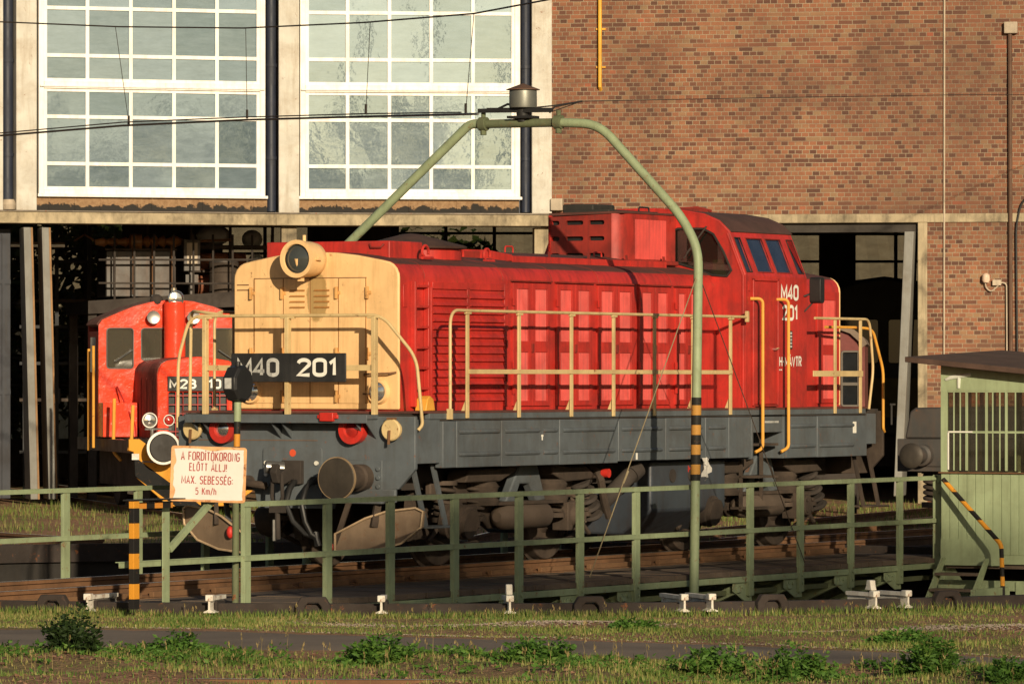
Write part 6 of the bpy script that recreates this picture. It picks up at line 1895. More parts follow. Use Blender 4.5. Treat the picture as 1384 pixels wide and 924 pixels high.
bm = L(); bm.tube(bend([(0.1, -1.28, 1.75), (0.1, -1.30, 1.2), (0.0, -1.36, 1.0)], 0.08), 0.03, 8); bm.tube(bend([(2.6, -1.20, 1.85), (2.6, -1.22, 0.95), (2.5, -1.1, 0.8)], 0.08), 0.03, 8); bm.build('grab_rail', RAIL_O, sh)
for u in (1.6, 4.8):
    for v in (-0.75, 0.75):
        bm = L(); bm.cyl((u, v - 0.06, 0.45), (u, v + 0.06, 0.45), 0.45, n=28); bm.build('wheel', GRIME_D, sh)
bm = L(); bm.box(0.4, 6.2, -0.9, 0.9, 0.35, 0.95); bm.build('running_gear', GRIME_D, sh)
bm = L(); bm.box(-0.045, -0.035, -1.32, -1.20, 0.85, 0.95); bm.tube([(-0.06, -1.15, 0.82), (-0.10, -0.7, 0.80), (-0.06, -0.5, 0.84)], 0.012, 6); bm.build('beam_fitting', STEEL, bb)

# ================================================================== DULL RED RAILCAR BEYOND
rcx, rcy = 4.72, 88.0
hdir = Vector((-0.075, -1.0, 0)).normalized()
rc = thing('inspection_railcar', 'dull red windowed railcar with grey rounded roof, behind the far end of the big locomotive', 'railcar', (rcx, rcy, 0), atan2(-hdir.y, -hdir.x))
DULLF = paint('dull_grey_frame', (0.14, 0.12, 0.10), rough=0.7, amt=0.4)
DULL = paint('dull_maroon_paint', (0.15, 0.030, 0.025), rough=0.6, var=0.2, dirt=(0.08, 0.03, 0.025), amt=0.5, streak=0.5, bump=0.1)
pr = [(-0.95, 0.9), (0.95, 0.9), (0.95, 2.72)]
pr2 = [(0.90, 2.82), (0.75, 2.95), (0.45, 3.05), (0, 3.09)]
full = pr + pr2 + [(-v, z) for v, z in reversed(pr[2:] + pr2[:-1])]
ww = [rrect(-0.80, -0.42, 1.75, 2.62, 0.03, 2), rrect(-0.30, 0.10, 1.75, 2.62, 0.03, 2), rrect(0.20, 0.50, 1.75, 2.62, 0.03, 2), rrect(0.58, 0.86, 1.75, 2.62, 0.03, 2)]
bm = L(); bm.prism(full, 0, 0.0, 0.05, ww); bm.build('end_wall', DULL, rc, smooth=0)
for w in ww:
    bm = L(); bm.prism(w, 0, 0.025, 0.03); f_ = bm.build('window', GLASS_D, rc, smooth=0)
    bm = L(); bm.tube([(-0.005, v, z) for v, z in w] + [(-0.005, *w[0])], 0.02, 5); zc = 2.1
    bm.box(-0.01, 0.02, w[0][0] - 0.0, w[0][0] - 0.0 + 0.01, 1.75, 2.6); bm.bar((-0.005, min(p[0] for p in w), 2.1), (-0.005, max(p[0] for p in w), 2.1), 0.02, 0.05)
    bm.build('frame', DULLF, f_)
bm = L(); bm.box(0.05, 5.0, -0.95, -0.90, 0.9, 2.75); bm.box(0.05, 5.0, 0.90, 0.95, 0.9, 2.75); bm.build('side_wall', DULL, rc)
bm = L(); rp = [p for p in full if p[1] > 2.6]
bm.prism([(v * 1.04, z + 0.02) for v, z in rp] + [(v * 0.95, z - 0.04) for v, z in reversed(rp)], 0, -0.10, 5.1); bm.build('roof', paint('grey_brown_canvas_roof', (0.20, 0.15, 0.11), rough=0.85, amt=0.4, bump=0.15), rc, smooth=60)
bm = L(); bm.box(-0.06, -0.02, -0.5, 0.6, 1.05, 1.10); bm.box(0.0, 4.8, -0.8, 0.8, 0.5, 0.9); bm.build('underframe', GRIME_D, rc)
for u in (0.8, 3.9):
    for v in (-0.75, 0.75):
        bm = L(); bm.cyl((u, v - 0.06, 0.40), (u, v + 0.06, 0.40), 0.40, n=24); bm.build('wheel', GRIME_D, rc)

# ================================================================== DARK WAGON AT THE RIGHT, BEHIND THE CABIN
wdir = Vector((-0.40, -0.916, 0)).normalized()
wg = thing('tank_wagon', 'dark grey rail vehicle end with a round buffer, half hidden behind the cabin', 'rail vehicle', (6.87, 80.2, 0), atan2(-wdir.y, -wdir.x))
WGM = paint('dark_wagon_paint', (0.055, 0.052, 0.048), rough=0.6, var=0.2, dirt=(0.10, 0.06, 0.04), amt=0.45, streak=0.4, bump=0.12, rust=0.12)
bm = L(); bm.box(0.0, 0.08, -1.30, 1.30, 0.82, 1.30); hb = bm.build('headstock', WGM, wg, bevel=0.01)
bm = L(); bm.prism([(-1.22, 1.30), (1.22, 1.30), (1.20, 1.70), (1.05, 1.76), (-1.05, 1.76), (-1.14, 1.70)], 0, 0.10, 6.5); bm.build('body', WGM, wg, bevel=0.03)
bm = L(); bm.box(0.08, 6.5, -1.1, 1.1, 0.8, 1.3); bm.build('frame', GRIME_D, wg)
for v in (-0.875, 0.875):
    bm = L(); bm.lathe((0.0, v, 1.06), (-0.55, v, 1.06), [(0, 0.16), (0.3, 0.16), (0.35, 0.12), (1, 0.10)], 20); bm.box(-0.03, 0.0, v - 0.2, v + 0.3, 0.9, 1.22); b_ = bm.build('buffer', WGM, hb)
    bm = L(); bm.lathe((-0.53, v, 1.06), (-0.62, v, 1.06), [(0, 0.09), (0.2, 0.175), (0.6, 0.185), (0.85, 0.16), (1, 0.09), (1, 0.0)], 30); bm.build('buffer_head', BUFM, b_)
    for u in (0.55, 1.0):
        bm = L(); bm.coil((u, v - 0.05, 0.36), 0.13, 0.42, 5, 0.032); bm.cyl((u, v - 0.05, 0.28), (u, v - 0.05, 0.36), 0.18, n=14); bm.cyl((u, v - 0.05, 0.78), (u, v - 0.05, 0.9), 0.18, n=14); bm.build('coil_spring', GRIME, wg)
    for u in (1.5, 4.2):
        bm = L(); bm.cyl((u, v * 0.86 - 0.06, 0.5), (u, v * 0.86 + 0.06, 0.5), 0.5, n=28); bm.build('wheel', GRIME, wg)
bm = L(); bm.box(-0.015, 0.0, -0.28, -0.20, 1.34, 1.46); bm.tube([(-0.02, -0.4, 0.95), (-0.15, -0.2, 0.8), (-0.1, 0.2, 0.75), (-0.02, 0.4, 0.9)], 0.03, 8); bm.build('coupling', BLACK, hb)

# dark locomotive standing deep inside the right doorway
dkx, dky = 7.6, 112.0
dd = Vector((PC.x - dkx, PC.y - dky, 0)).normalized()
dk = thing('parked_locomotive', 'black rounded locomotive standing deep in the right doorway', 'locomotive', (dkx, dky, 0), atan2(-dd.y, -dd.x))
DKM = paint('dark_green_loco_paint', (0.018, 0.020, 0.016), rough=0.55, amt=0.3, bump=0.05)
OLV = paint('olive_yellow_band', (0.11, 0.09, 0.02), rough=0.6, amt=0.3, bump=0.05)
pr = [(-1.4, 1.0), (1.4, 1.0), (1.4, 3.2), (1.3, 3.6), (1.0, 3.98), (0.6, 4.2), (0.0, 4.28)]
pr = pr + [(-v, z) for v, z in reversed(pr[2:-1])]
bm = L(); bm.prism(pr, 0, 0.0, 9.0, ); bm.build('body', DKM, dk, bevel=0.08, smooth=50)
bm = L(); bm.box(-0.01, 0.0, -1.25, 1.25, 1.4, 2.2); bm.build('front_band', OLV, dk)
for a, b in ((-1.2, -0.1), (0.1, 1.2)):
    bm = L(); bm.prism(rrect(a, b, 2.5, 3.4, 0.06), 0, -0.03, 0.0); bm.build('windscreen', GLASS_D, dk, bevel=0.01)
bm = L(); bm.box(-0.1, 8.8, -1.3, 1.3, 0.4, 1.0); bm.lathe((-0.1, -0.9, 1.06), (-0.6, -0.9, 1.06), [(0, .15), (.8, .12), (.85, .24), (1, .22)], 20); bm.lathe((-0.1, 0.9, 1.06), (-0.6, 0.9, 1.06), [(0, .15), (.8, .12), (.85, .24), (1, .22)], 20); bm.build('frame', GRIME_D, dk)

# ================================================================== WORK PLATFORM AND GEAR JUST INSIDE THE LEFT DOORWAY
wp = thing('work_platform', 'high dark steel platform with thin posts above the red shunter, inside the doorway', 'platform', (-6.0, 102.4, 0), rad(14))
bm = MB(); bm.prism([(-2.1, 3.38), (2.6, 3.62), (2.6, 3.76), (0.6, 3.80), (-2.1, 3.62)], 1, -0.9, 1.6); bm.build('deck', GRIME_D, wp)
for x in (-2.0, 2.4):
    for y in (-0.7, 1.4):
        bm = MB(); bm.box(x - 0.08, x + 0.08, y - 0.08, y + 0.08, -0.15, 3.5); bm.build('leg', GRIME_D, wp)
for k in range(9):
    x = -1.6 + 0.37 * k
    bm = MB(); bm.tube([(x, -0.86, 3.6), (x, -0.86, 4.86)], 0.022, 6); bm.build('post', GRIME_D, wp)
bm = MB(); bm.tube([(-1.9, -0.87, 4.38), (2.5, -0.87, 4.40)], 0.022, 6); bm.tube([(-1.9, -0.87, 3.95), (1.2, -0.87, 3.95)], 0.02, 6); bm.build('handrail', GRIME_D, wp)
ALU = paint('dull_aluminium', (0.065, 0.061, 0.057), rough=0.45, var=0.12, dirt=(0.12, 0.08, 0.06), amt=0.5, streak=0.5, metal=0.4, bump=0.08)
def at_wp(x, y, z):
    c_, s_ = cos(rad(14)), sin(rad(14))
    return (-6.0 + x * c_ - y * s_, 102.4 + x * s_ + y * c_, z)
eq = thing('equipment_cabinet', 'dull silver sheet metal cabinet on the high platform inside the doorway', 'cabinet', at_wp(-1.0, 0.0, 3.70), rad(14))
bm = MB(); bm.box(-0.70, 0.62, -0.5, 0.5, 0.0, 0.86); bm.build('body', ALU, eq, bevel=0.02)
bm = MB(); bm.box(-0.72, 0.64, -0.52, 0.52, 0.862, 0.90); bm.build('lid', GRIME, eq)
bm = MB()
for k in range(4): bm.tube([(-0.55 + 0.36 * k, -0.53, 0.05), (-0.55 + 0.36 * k, -0.53, 0.98)], 0.018, 6)
bm.build('front_pipe', RUSTY, eq)
ins = thing('insulator_row', 'row of ribbed brown insulators on top of the silver cabinet', 'insulator', at_wp(-0.95, 0.0, 4.62), rad(14))
bm = MB()
bm.lathe((-0.9, -0.2, 0.10), (0.75, -0.2, 0.12), [(0, 0.05), (0.1, 0.09), (0.14, 0.05), (0.22, 0.10), (0.26, 0.05), (0.34, 0.10), (0.38, 0.06), (0.40, 0.15), (0.52, 0.15), (0.54, 0.06), (0.6, 0.13), (0.63, 0.06), (0.69, 0.13), (0.72, 0.06), (0.78, 0.13), (0.81, 0.06), (0.9, 0.12), (1, 0.05)], 16)
bm.build('insulator_string', paint('glazed_brown_insulator', (0.34, 0.15, 0.05), rough=0.3, amt=0.3, bump=0), ins)
bm = MB(); bm.tube([(-1.3, -0.2, 0.12), (-1.1, -0.2, 0.24), (-0.9, -0.2, 0.12)], 0.02, 6); bm.tube([(0.75, -0.2, 0.12), (1.7, -0.2, 0.16)], 0.03, 6); bm.build('busbar', RUSTY, ins)
fb = thing('fuse_box', 'tall pale steel switch box on the platform behind the shunter exhaust', 'switch box', at_wp(-0.08, -0.4, 3.76), rad(14))
bm = MB(); bm.box(-0.16, 0.16, -0.12, 0.12, 0.42, 1.02); bm.build('case', ALU, fb, bevel=0.015)
bm = MB(); bm.box(-0.10, 0.10, -0.13, -0.12, 0.55, 0.95); bm.build('door', PIPEP, fb); bm = MB(); bm.box(-0.05, 0.05, -0.05, 0.05, 0.0, 0.42); bm.box(-0.12, 0.12, -0.11, 0.11, 0.18, 0.36); bm.build('stand', ALU, fb)
sdm = thing('steel_drum', 'grey steel drum among rusty parts on the platform, left of the cream nose', 'drum', at_wp(0.58, -0.2, 3.78), 0)
bm = MB(); bm.lathe((0, 0, 0), (0, 0, 0.58), [(0, 0.26), (0.03, 0.28), (0.32, 0.27), (0.34, 0.285), (0.36, 0.27), (0.65, 0.27), (0.67, 0.285), (0.69, 0.27), (0.97, 0.28), (1, 0.26)], 24); bm.build('shell', GRIME, sdm)
bm = MB(); bm.lathe((0, 0, 0.57), (0, 0, 0.60), [(0, 0.28), (1, 0.27)], 24); bm.build('rim', ALU, sdm)
sk = thing('storage_rack', 'rusty rack with orange-brown tanks and parts behind the steel drum', 'rack', at_wp(0.72, 0.6, 3.76), rad(14))
ORB = paint('rusty_orange_tank', (0.22, 0.075, 0.035), rough=0.7, amt=0.5, bump=0.15)
bm = MB(); bm.box(-0.7, 0.9, -0.35, 0.35, 0.86, 0.93); bm.box(-0.7, 0.9, -0.35, 0.35, 0.42, 0.46)
for x in (-0.7, 0.05, 0.86): bm.box(x, x + 0.05, -0.36, -0.31, 0, 1.3)
bm.build('shelf', GRIME, sk)
bm = MB(); bm.cyl((-0.55, -0.1, 0.62), (0.4, -0.1, 0.62), 0.17, n=18); bm.cyl((-0.5, 0, 0.19), (0.8, 0, 0.19), 0.20, n=18); bm.sphere((0.75, -0.35, 0.1), 0.16); bm.build('rusty_tank', ORB, sk)
PLAS = paint('crumpled_plastic', (0.40, 0.40, 0.38), rough=0.35, var=0.2, dirt=(0.15, 0.13, 0.12), amt=0.5, scale=6, bump=0.8)
bm = MB(); bm.sphere((-0.2, -0.1, 1.12), 0.28, sz=(1.2, 0.8, 0.7)); bm.sphere((0.55, -0.05, 1.05), 0.2, sz=(1, 0.9, 0.9)); bm.sphere((0.62, -0.1, 0.62), 0.16); bm.build('plastic_bag', PLAS, sk)
tr = thing('strip_lamp', 'white strip lamp across the doorway at the upper left', 'lamp', (-9.3, 100.4, 4.60), rad(18))
bm = MB(); bm.box(-0.1, 1.12, -0.05, 0.05, 0.0, 0.05); bm.build('tube', WHITE_L, tr, bevel=0.01); bm = MB(); bm.box(-0.1, 1.12, -0.05, 0.05, 0.052, 0.09); bm.build('housing', GRIME, tr)  # plain bar inside the doors; its white stands for sunlight on it
# scaffold grid standing inside at the left
sc_ = thing('scaffold_frame', 'dark steel scaffold grid inside the left end of the doorway', 'scaffold', (-9.35, 105.0, 0), rad(10))
for x in (0.0, 0.62, 1.25):
    bm = MB(); bm.box(x - 0.035, x + 0.035, -0.03, 0.03, -0.15, 5.6); bm.build('upright', STEELW, sc_)
for z in (0.75, 1.75, 2.45, 3.15, 3.65, 4.4):
    bm = MB(); bm.box(-0.1, 1.35, -0.07, -0.035, z, z + 0.06); bm.build('ledger', GRIME if z in (3.65, 1.75) else STEELW, sc_)

# ================================================================== OVERHEAD WIRES
def pxy(px, d):            # sideways metres for a direction seen from the yard, at distance d
    return (px - 692) / 7400 * d
def wire(name, label, pts, r, m, drops=()):
    w = thing(name, label, 'wire', (0, 0, 0))
    bm = MB(); bm.tube(pts, r, 6); bm.build('cable', m, w)
    for a, b in drops:
        bm = MB(); bm.tube([a, b], 0.005, 5); bm.tube([Vector(b) + Vector((0, 0, 0.10)), Vector(b) - Vector((0, 0, 0.03))], 0.02, 6); bm.build('dropper', m, w)
    return w
WIREM = paint('dark_copper_wire', (0.030, 0.024, 0.020), rough=0.5, amt=0.2, bump=0)
up = [(-14.5, 84.0, 7.90), (-8.6, 83.6, 7.66), (-5.9, 82.0, 7.45), (-3.95, 80.6, 7.34), (-2.1, 77.5, 7.22), (-0.5, 72.0, 6.98), (0.5, 68.5, 6.93), (2.4, 64.0, 7.0)]
lo = [(-14.5, 84.0, 6.05), (-7.84, 84.0, 5.91), (-5.84, 82.0, 5.97), (-3.95, 80.6, 5.99), (-2.1, 77.5, 5.89), (-0.65, 70.0, 5.56), (-0.42, 67.2, 5.43)]
lo2 = [(-14.5, 84.0, 6.09), (-7.84, 84.0, 5.95), (-5.84, 82.0, 6.02), (-3.95, 80.6, 6.03), (-2.1, 77.5, 5.93), (-0.65, 70.0, 5.585)]
wire('overhead_wire', 'upper overhead wire sagging across the tall windows', up, 0.012, WIREM, [((-5.94, 82.0, 7.45), (-5.74, 82.0, 6.02)), ((-3.92, 80.6, 7.335), (-3.90, 80.6, 6.04)), ((-2.0, 77.2, 7.21), (-2.06, 77.2, 5.95)), ((-0.5, 72.0, 6.98), (-0.60, 71.0, 5.65))])
w2 = wire('overhead_wire', 'lower double overhead wire running to the drum on the gantry', lo, 0.017, WIREM)
bm = MB(); bm.tube(lo2, 0.010, 6); bm.build('cable', WIREM, w2)
w3 = wire('overhead_wire', 'thin cable from the gantry drum rising to the right across the brick wall', [(0.46, 66.6, 5.42), (0.86, 67.5, 5.60), (3.5, 78.0, 6.18), (7.6, 90.0, 6.85), (12, 99.0, 7.3)], 0.006, WIREM)
bm = MB(); bm.tube([(0.1, 66.6, 5.46), (0.5, 67.0, 5.52), (0.86, 67.5, 5.60)], 0.010, 6); bm.tube([(0.46, 66.6, 5.42), (0.52, 66.8, 5.50), (0.86, 67.5, 5.60)], 0.012, 6); bm.build('jumper', WIREM, w3)
# ================================================================== GRASS, WEEDS, TREES
def leaf_mat(name, stops, scale=3.0, trans=0.25):
    m, nt, b = newmat(name)
    tc = nod(nt, 'TexCoord').outputs['Object']
    n1 = nod(nt, 'TexNoise', {'Vector': tc, 'Scale': scale, 'Detail': 4.0}).outputs['Fac']
    n2 = nod(nt, 'TexWhiteNoise', {'Vector': nod(nt, 'VectorMath', {0: tc, 1: (40, 40, 40)}, operation='MULTIPLY').outputs[0]}).outputs['Value']
    gi = nod(nt, 'NewGeometry').outputs['Random Per Island']
    f = math_(nt, 'ADD', math_(nt, 'MULTIPLY', n1, 0.6), math_(nt, 'MULTIPLY', gi, 0.4))
    c = ramp(nt, f, stops)
    nt.links.new(c, b.inputs['Base Color'])
    b.inputs['Roughness'].default_value = 0.6
    b.inputs['Specular IOR Level'].default_value = 0.25
    out = nt.nodes['Material Output']
    t = nod(nt, 'BsdfTranslucent', {'Color': c})
    mx = nod(nt, 'MixShader', {0: trans, 1: b.outputs[0], 2: t.outputs[0]})
    nt.links.new(mx.outputs[0], out.inputs[0])
    return m
GRASSM = leaf_mat('dry_mixed_grass', [(0.26, (0.07, 0.145, 0.024)), (0.48, (0.15, 0.215, 0.044)), (0.66, (0.29, 0.27, 0.09)), (0.88, (0.48, 0.38, 0.17))], 1.1)
WEEDM = leaf_mat('fresh_weed_green', [(0.25, (0.04, 0.105, 0.016)), (0.6, (0.085, 0.18, 0.028)), (0.85, (0.17, 0.25, 0.05))], 6.0)
WEED_SHADE = leaf_mat('dark_weed_green', [(0.25, (0.014, 0.03, 0.008)), (0.6, (0.026, 0.05, 0.012)), (0.85, (0.04, 0.07, 0.018))], 6.0)  # weed green darkened for the bush that stands in shade
TREEM = leaf_mat('tree_leaf_green', [(0.25, (0.02, 0.04, 0.01)), (0.6, (0.04, 0.07, 0.018)), (0.85, (0.07, 0.10, 0.03))], 0.6, 0.15)
STRAW = leaf_mat('straw_stalk', [(0.3, (0.20, 0.16, 0.06)), (0.7, (0.36, 0.27, 0.12))], 2.0)
BARK = paint('grey_bark', (0.10, 0.075, 0.055), rough=0.95, var=0.3, bump=0.5)

def mesh_obj(name, verts, faces, m):
    me = bpy.data.meshes.new(name)
    me.from_pydata(verts, [], faces)
    me.materials.append(m)
    o = bpy.data.objects.new(name, me)
    COL.objects.link(o)
    return o
def blade(V, F, x, y, z, h, w, a, lean):
    dx, dy = cos(a), sin(a)
    lx, ly = -dy * lean * h, dx * lean * h
    n = len(V)
    V += [(x - dx * w, y - dy * w, z), (x + dx * w, y + dy * w, z),
          (x - dx * w * 0.7 + lx * 0.35, y - dy * w * 0.7 + ly * 0.35, z + h * 0.55), (x + dx * w * 0.7 + lx * 0.35, y + dy * w * 0.7 + ly * 0.35, z + h * 0.55),
          (x + lx, y + ly, z + h)]
    F += [(n, n + 1, n + 3, n + 2), (n + 2, n + 3, n + 4)]
def clump(x, y):
    return 0.5 + 0.25 * sin(x * 2.1 + 1.3 * sin(y * 1.1)) + 0.25 * sin(y * 2.7 + x * 0.7 + 2.0 * sin(x * 0.9))
def rim_y(x):
    return PC.y - sqrt(max(0.1, (PR + 0.14) ** 2 - (x - PC.x) ** 2))
def fill(n, xr, yf, hr, dens, seed):
    rng = random.Random(seed)
    V, F = [], []
    for _ in range(n):
        x = rng.uniform(*xr)
        a, b = yf(x)
        y = rng.uniform(a, b)
        if (x - PC.x) ** 2 + (y - PC.y) ** 2 < (PR + 0.13) ** 2: continue
        k = clump(x, y)
        if rng.random() > dens(x, y, k): continue
        h = rng.uniform(*hr) * (0.6 + 0.8 * k)
        if y > rim_y(x) - 0.45 and y < 60: h *= 2.0
        blade(V, F, x, y, gz(x, y) - 0.01, h, rng.uniform(0.003, 0.007), rng.uniform(0, pi), rng.uniform(-0.7, 0.7))
    return V, F
# between path and pit
def d_mid(x, y, k):
    g0 = 52.15 - 0.24 * x
    if x > -2.2 and g0 - 0.05 < y < g0 + 0.55 + 0.2 * sin(x * 2.3): return 0.10
    if x < -2.0 and y > 52.6 + 0.4 * sin(x * 3): return 0.35 + 0.5 * k
    return 0.30 + 0.9 * k * k + (0.45 if y > rim_y(x) - 0.6 else 0)
V, F = fill(90000, (-6.5, 6.8), lambda x: (path_edges(x)[1] - 0.08, rim_y(x)), (0.016, 0.048), d_mid, 1)
o = mesh_obj('grass_strip', V, F, GRASSM); tag(o, 'patchy dry green grass between the asphalt path and the turntable pit', 'grass', kind='stuff')
# the bank in front of the path
def d_bank(x, y, k):
    t = (path_edges(x)[0] - y)
    if t < 0: return 0.0
    if t > 2.2 + 0.5 * sin(x * 1.7) and x < -0.6: return 0.22 + 0.4 * max(0, k - 0.4)
    return (0.15 + 1.0 * k * k)
V, F = fill(80000, (-5.6, 5.6), lambda x: (40.6, path_edges(x)[0] + 0.06), (0.02, 0.062), d_bank, 2)
o = mesh_obj('grass_bank', V, F, GRASSM); tag(o, 'rough grass and bare soil on the bank in front of the path', 'grass', kind='stuff')
# beyond the pit, up to the shed
def d_far(x, y, k):
    return 0.15 + 0.9 * k * k
V, F = fill(50000, (-10.5, 8.5), lambda x: (max(66.0, PC.y + (sqrt(max(0, (PR + 0.15) ** 2 - (x - PC.x) ** 2)) if abs(x - PC.x) < PR else 0)), 98.0), (0.05, 0.13), d_far, 3)
o = mesh_obj('grass_yard', V, F, GRASSM); tag(o, 'short green grass between the tracks in front of the shed', 'grass', kind='stuff')
# loose stones: the gravel strip before the pit, crumbs along the path edges, clods on the bare bank
def pebble(V, F, x, y, z, r, rng):
    n = len(V)
    q = [rng.uniform(0.6, 1.2) * r for _ in range(6)]
    a = rng.uniform(0, pi)
    c_, s_ = cos(a), sin(a)
    for dx, dy, dz in ((q[0], 0, 0), (0, q[1], 0), (-q[2], 0, 0), (0, -q[3], 0), (q[0] * 0.2, q[1] * 0.15, q[4] * 0.42), (0, 0, -q[5] * 0.4)):
        V.append((x + dx * c_ - dy * s_, y + dx * s_ + dy * c_, z + dz))
    F += [(n, n + 1, n + 4), (n + 1, n + 2, n + 4), (n + 2, n + 3, n + 4), (n + 3, n, n + 4), (n + 1, n, n + 5), (n + 2, n + 1, n + 5), (n + 3, n + 2, n + 5), (n, n + 3, n + 5)]
def stone_mat(name, lo, hi):
    m, nt, b = newmat(name)
    gi = nod(nt, 'NewGeometry').outputs['Random Per Island']
    nt.links.new(ramp(nt, gi, [(0.0, lo), (1.0, hi)]), b.inputs['Base Color'])
    b.inputs['Roughness'].default_value = 0.95
    return m
rng = random.Random(9)
V, F = [], []
for _ in range(5200):
    x = rng.uniform(-2.4, 6.8)
    y = 52.35 - 0.24 * x + 0.10 * sin(x * 1.7) + rng.gauss(0.2, 0.22) + 0.1 * sin(x * 2.3)
    if rng.random() > 0.35 + 0.65 * (0.5 + 0.5 * sin(x * 1.9 + 0.5)): continue
    pebble(V, F, x, y, gz(x, y) + 0.004, rng.uniform(0.008, 0.026), rng)
for _ in range(900):
    x = rng.uniform(-5.5, 6)
    y = path_edges(x)[1] + abs(rng.gauss(0, 0.12)) - 0.06
    pebble(V, F, x, y, gz(x, y) + 0.006, rng.uniform(0.006, 0.02), rng)
o = mesh_obj('loose_gravel', V, F, stone_mat('pale_stone', (0.20, 0.145, 0.11), (0.46, 0.38, 0.30))); tag(o, 'pale loose gravel between the asphalt path and the pit', 'gravel', kind='stuff')
V, F = [], []
for _ in range(1300):
    x = rng.uniform(-5.2, 5.2) if rng.random() < 0.4 else rng.uniform(-5.2, 0.5)
    y = rng.uniform(41.5, path_edges(x)[0] - 0.4)
    r = rng.uniform(0.008, 0.03) if rng.random() < 0.985 else rng.uniform(0.03, 0.05)
    pebble(V, F, x, y, gz(x, y), r, rng)
o = mesh_obj('earth_clods', V, F, stone_mat('red_earth', (0.17, 0.085, 0.05), (0.40, 0.23, 0.14))); tag(o, 'reddish earth clods and stones on the bare bank in front', 'soil', kind='stuff')
# tall seeding stalks
rng = random.Random(5)
V, F = [], []
for _ in range(420):
    x = rng.uniform(-5.2, 5.2)
    y = rng.choice([rng.uniform(41.5, path_edges(x)[0]), rng.uniform(41.5, path_edges(x)[0]), rng.uniform(path_edges(x)[1], rim_y(x))])
    h = rng.uniform(0.08, 0.24) * (0.6 if y > 49 else 1)
    a = rng.uniform(0, pi)
    blade(V, F, x, y, gz(x, y), h, 0.0022, a, rng.uniform(-0.3, 0.3))
    for k in range(5):
        blade(V, F, x + rng.uniform(-.012, .012), y, gz(x, y) + h * (0.72 + 0.06 * k), 0.03, 0.005, rng.uniform(0, pi), rng.uniform(-1, 1))
o = mesh_obj('seeding_stalks', V, F, STRAW); tag(o, 'thin straw coloured seed stalks standing above the grass', 'grass', kind='stuff')

def leaf(V, F, p, d, up, L_, W_):
    d = d.normalized(); s = d.cross(up)
    if s.length < 1e-3: s = Vector((1, 0, 0))
    s.normalize()
    n = len(V)
    q = [p, p + d * L_ * 0.45 + s * W_, p + d * L_ - up * L_ * 0.12, p + d * L_ * 0.45 - s * W_]
    V += [tuple(v) for v in q]
    F += [(n, n + 1, n + 2, n + 3)]
def weed(x, y, h, spread, stems, label, m, seed, leafy=1.0, group='leafy weeds beside the path'):
    rng = random.Random(seed)
    base = gz(x, y) - 0.02
    w = thing('weed_bush', label, 'weed', (x, y, base), rng.uniform(0, 6), group)
    V, F = [], []
    sb = MB()
    for k in range(stems):
        a = rng.uniform(0, 2 * pi); r = spread * sqrt(rng.random())
        hh = h * (1 - 0.6 * (r / spread) ** 1.3) * rng.uniform(0.3, 1.3)
        b0 = Vector((cos(a) * r * 0.55, sin(a) * r * 0.55, 0))
        tip = Vector((cos(a) * r, sin(a) * r, hh)) + Vector((rng.uniform(-.04, .04), rng.uniform(-.04, .04), 0))
        mid = (b0 + tip) / 2 + Vector((rng.uniform(-.03, .03), rng.uniform(-.03, .03), 0.02))
        sb.tube([b0, mid, tip], [0.005, 0.004, 0.0015], 4)
        nl = int(30 * leafy * (0.5 + hh / h))
        for i in range(nl):
            t = rng.uniform(0.12, 1.0)
            p = b0 * (1 - t) ** 2 + mid * 2 * t * (1 - t) + tip * t * t
            aa = rng.uniform(0, 2 * pi)
            dv = Vector((cos(aa), sin(aa), rng.uniform(-0.1, 0.7)))
            off = dv.normalized() * rng.uniform(0.0, 0.05)
            leaf(V, F, p + off, dv, Vector((rng.gauss(0, 1), rng.gauss(0, 1), rng.gauss(0, 1))).normalized(), rng.uniform(0.035, 0.08) * (1.15 - 0.4 * t), rng.uniform(0.009, 0.019))
    o = mesh_obj('foliage', V, F, m); o.parent = w
    sb.build('stem', m, w, smooth=0)
    return w
weeds = [(-3.70, 46.3, 0.44, 0.24, 60, 'tall dark green bush in the shade at the lower left of the path', WEED_SHADE), (-2.90, 47.3, 0.26, 0.36, 60, 'round fresh green weed right of the dark bush, on the path edge', WEEDM),
         (-4.55, 46.6, 0.20, 0.22, 26, 'low green weed at the far left edge of the path', WEEDM),
         (-1.12, 45.9, 0.28, 0.34, 55, 'leafy green weed below the front buffers, at the path edge', WEEDM), 
         (0.22, 45.3, 0.30, 0.34, 60, 'taller leafy weed at the bottom centre, beneath the middle of the locomotive', WEEDM), 
         (1.62, 44.4, 0.24, 0.34, 50, 'spreading weed at the bottom, below the gantry leg', WEEDM), (2.25, 43.8, 0.27, 0.34, 55, 'bushy weed at the bottom, below the cab of the locomotive', WEEDM),
         (3.28, 43.7, 0.33, 0.30, 55, 'tallest feathery weed at the bottom right, below the cabin steps', WEEDM),
         (3.9, 42.9, 0.18, 0.26, 34, 'flat weed at the bottom right corner', WEEDM), (3.55, 49.4, 0.15, 0.34, 40, 'flat green weed on the far edge of the path at the right', WEEDM), 
         (1.15, 51.0, 0.13, 0.26, 30, 'short weed between gravel strip and path, right of centre', WEEDM), ]
for i, (x, y, h, s, n, lab, m) in enumerate(weeds):
    weed(x, y - (0.25 if y < 48 else 0.0), h * 1.0, s, n, lab, m, 100 + i)

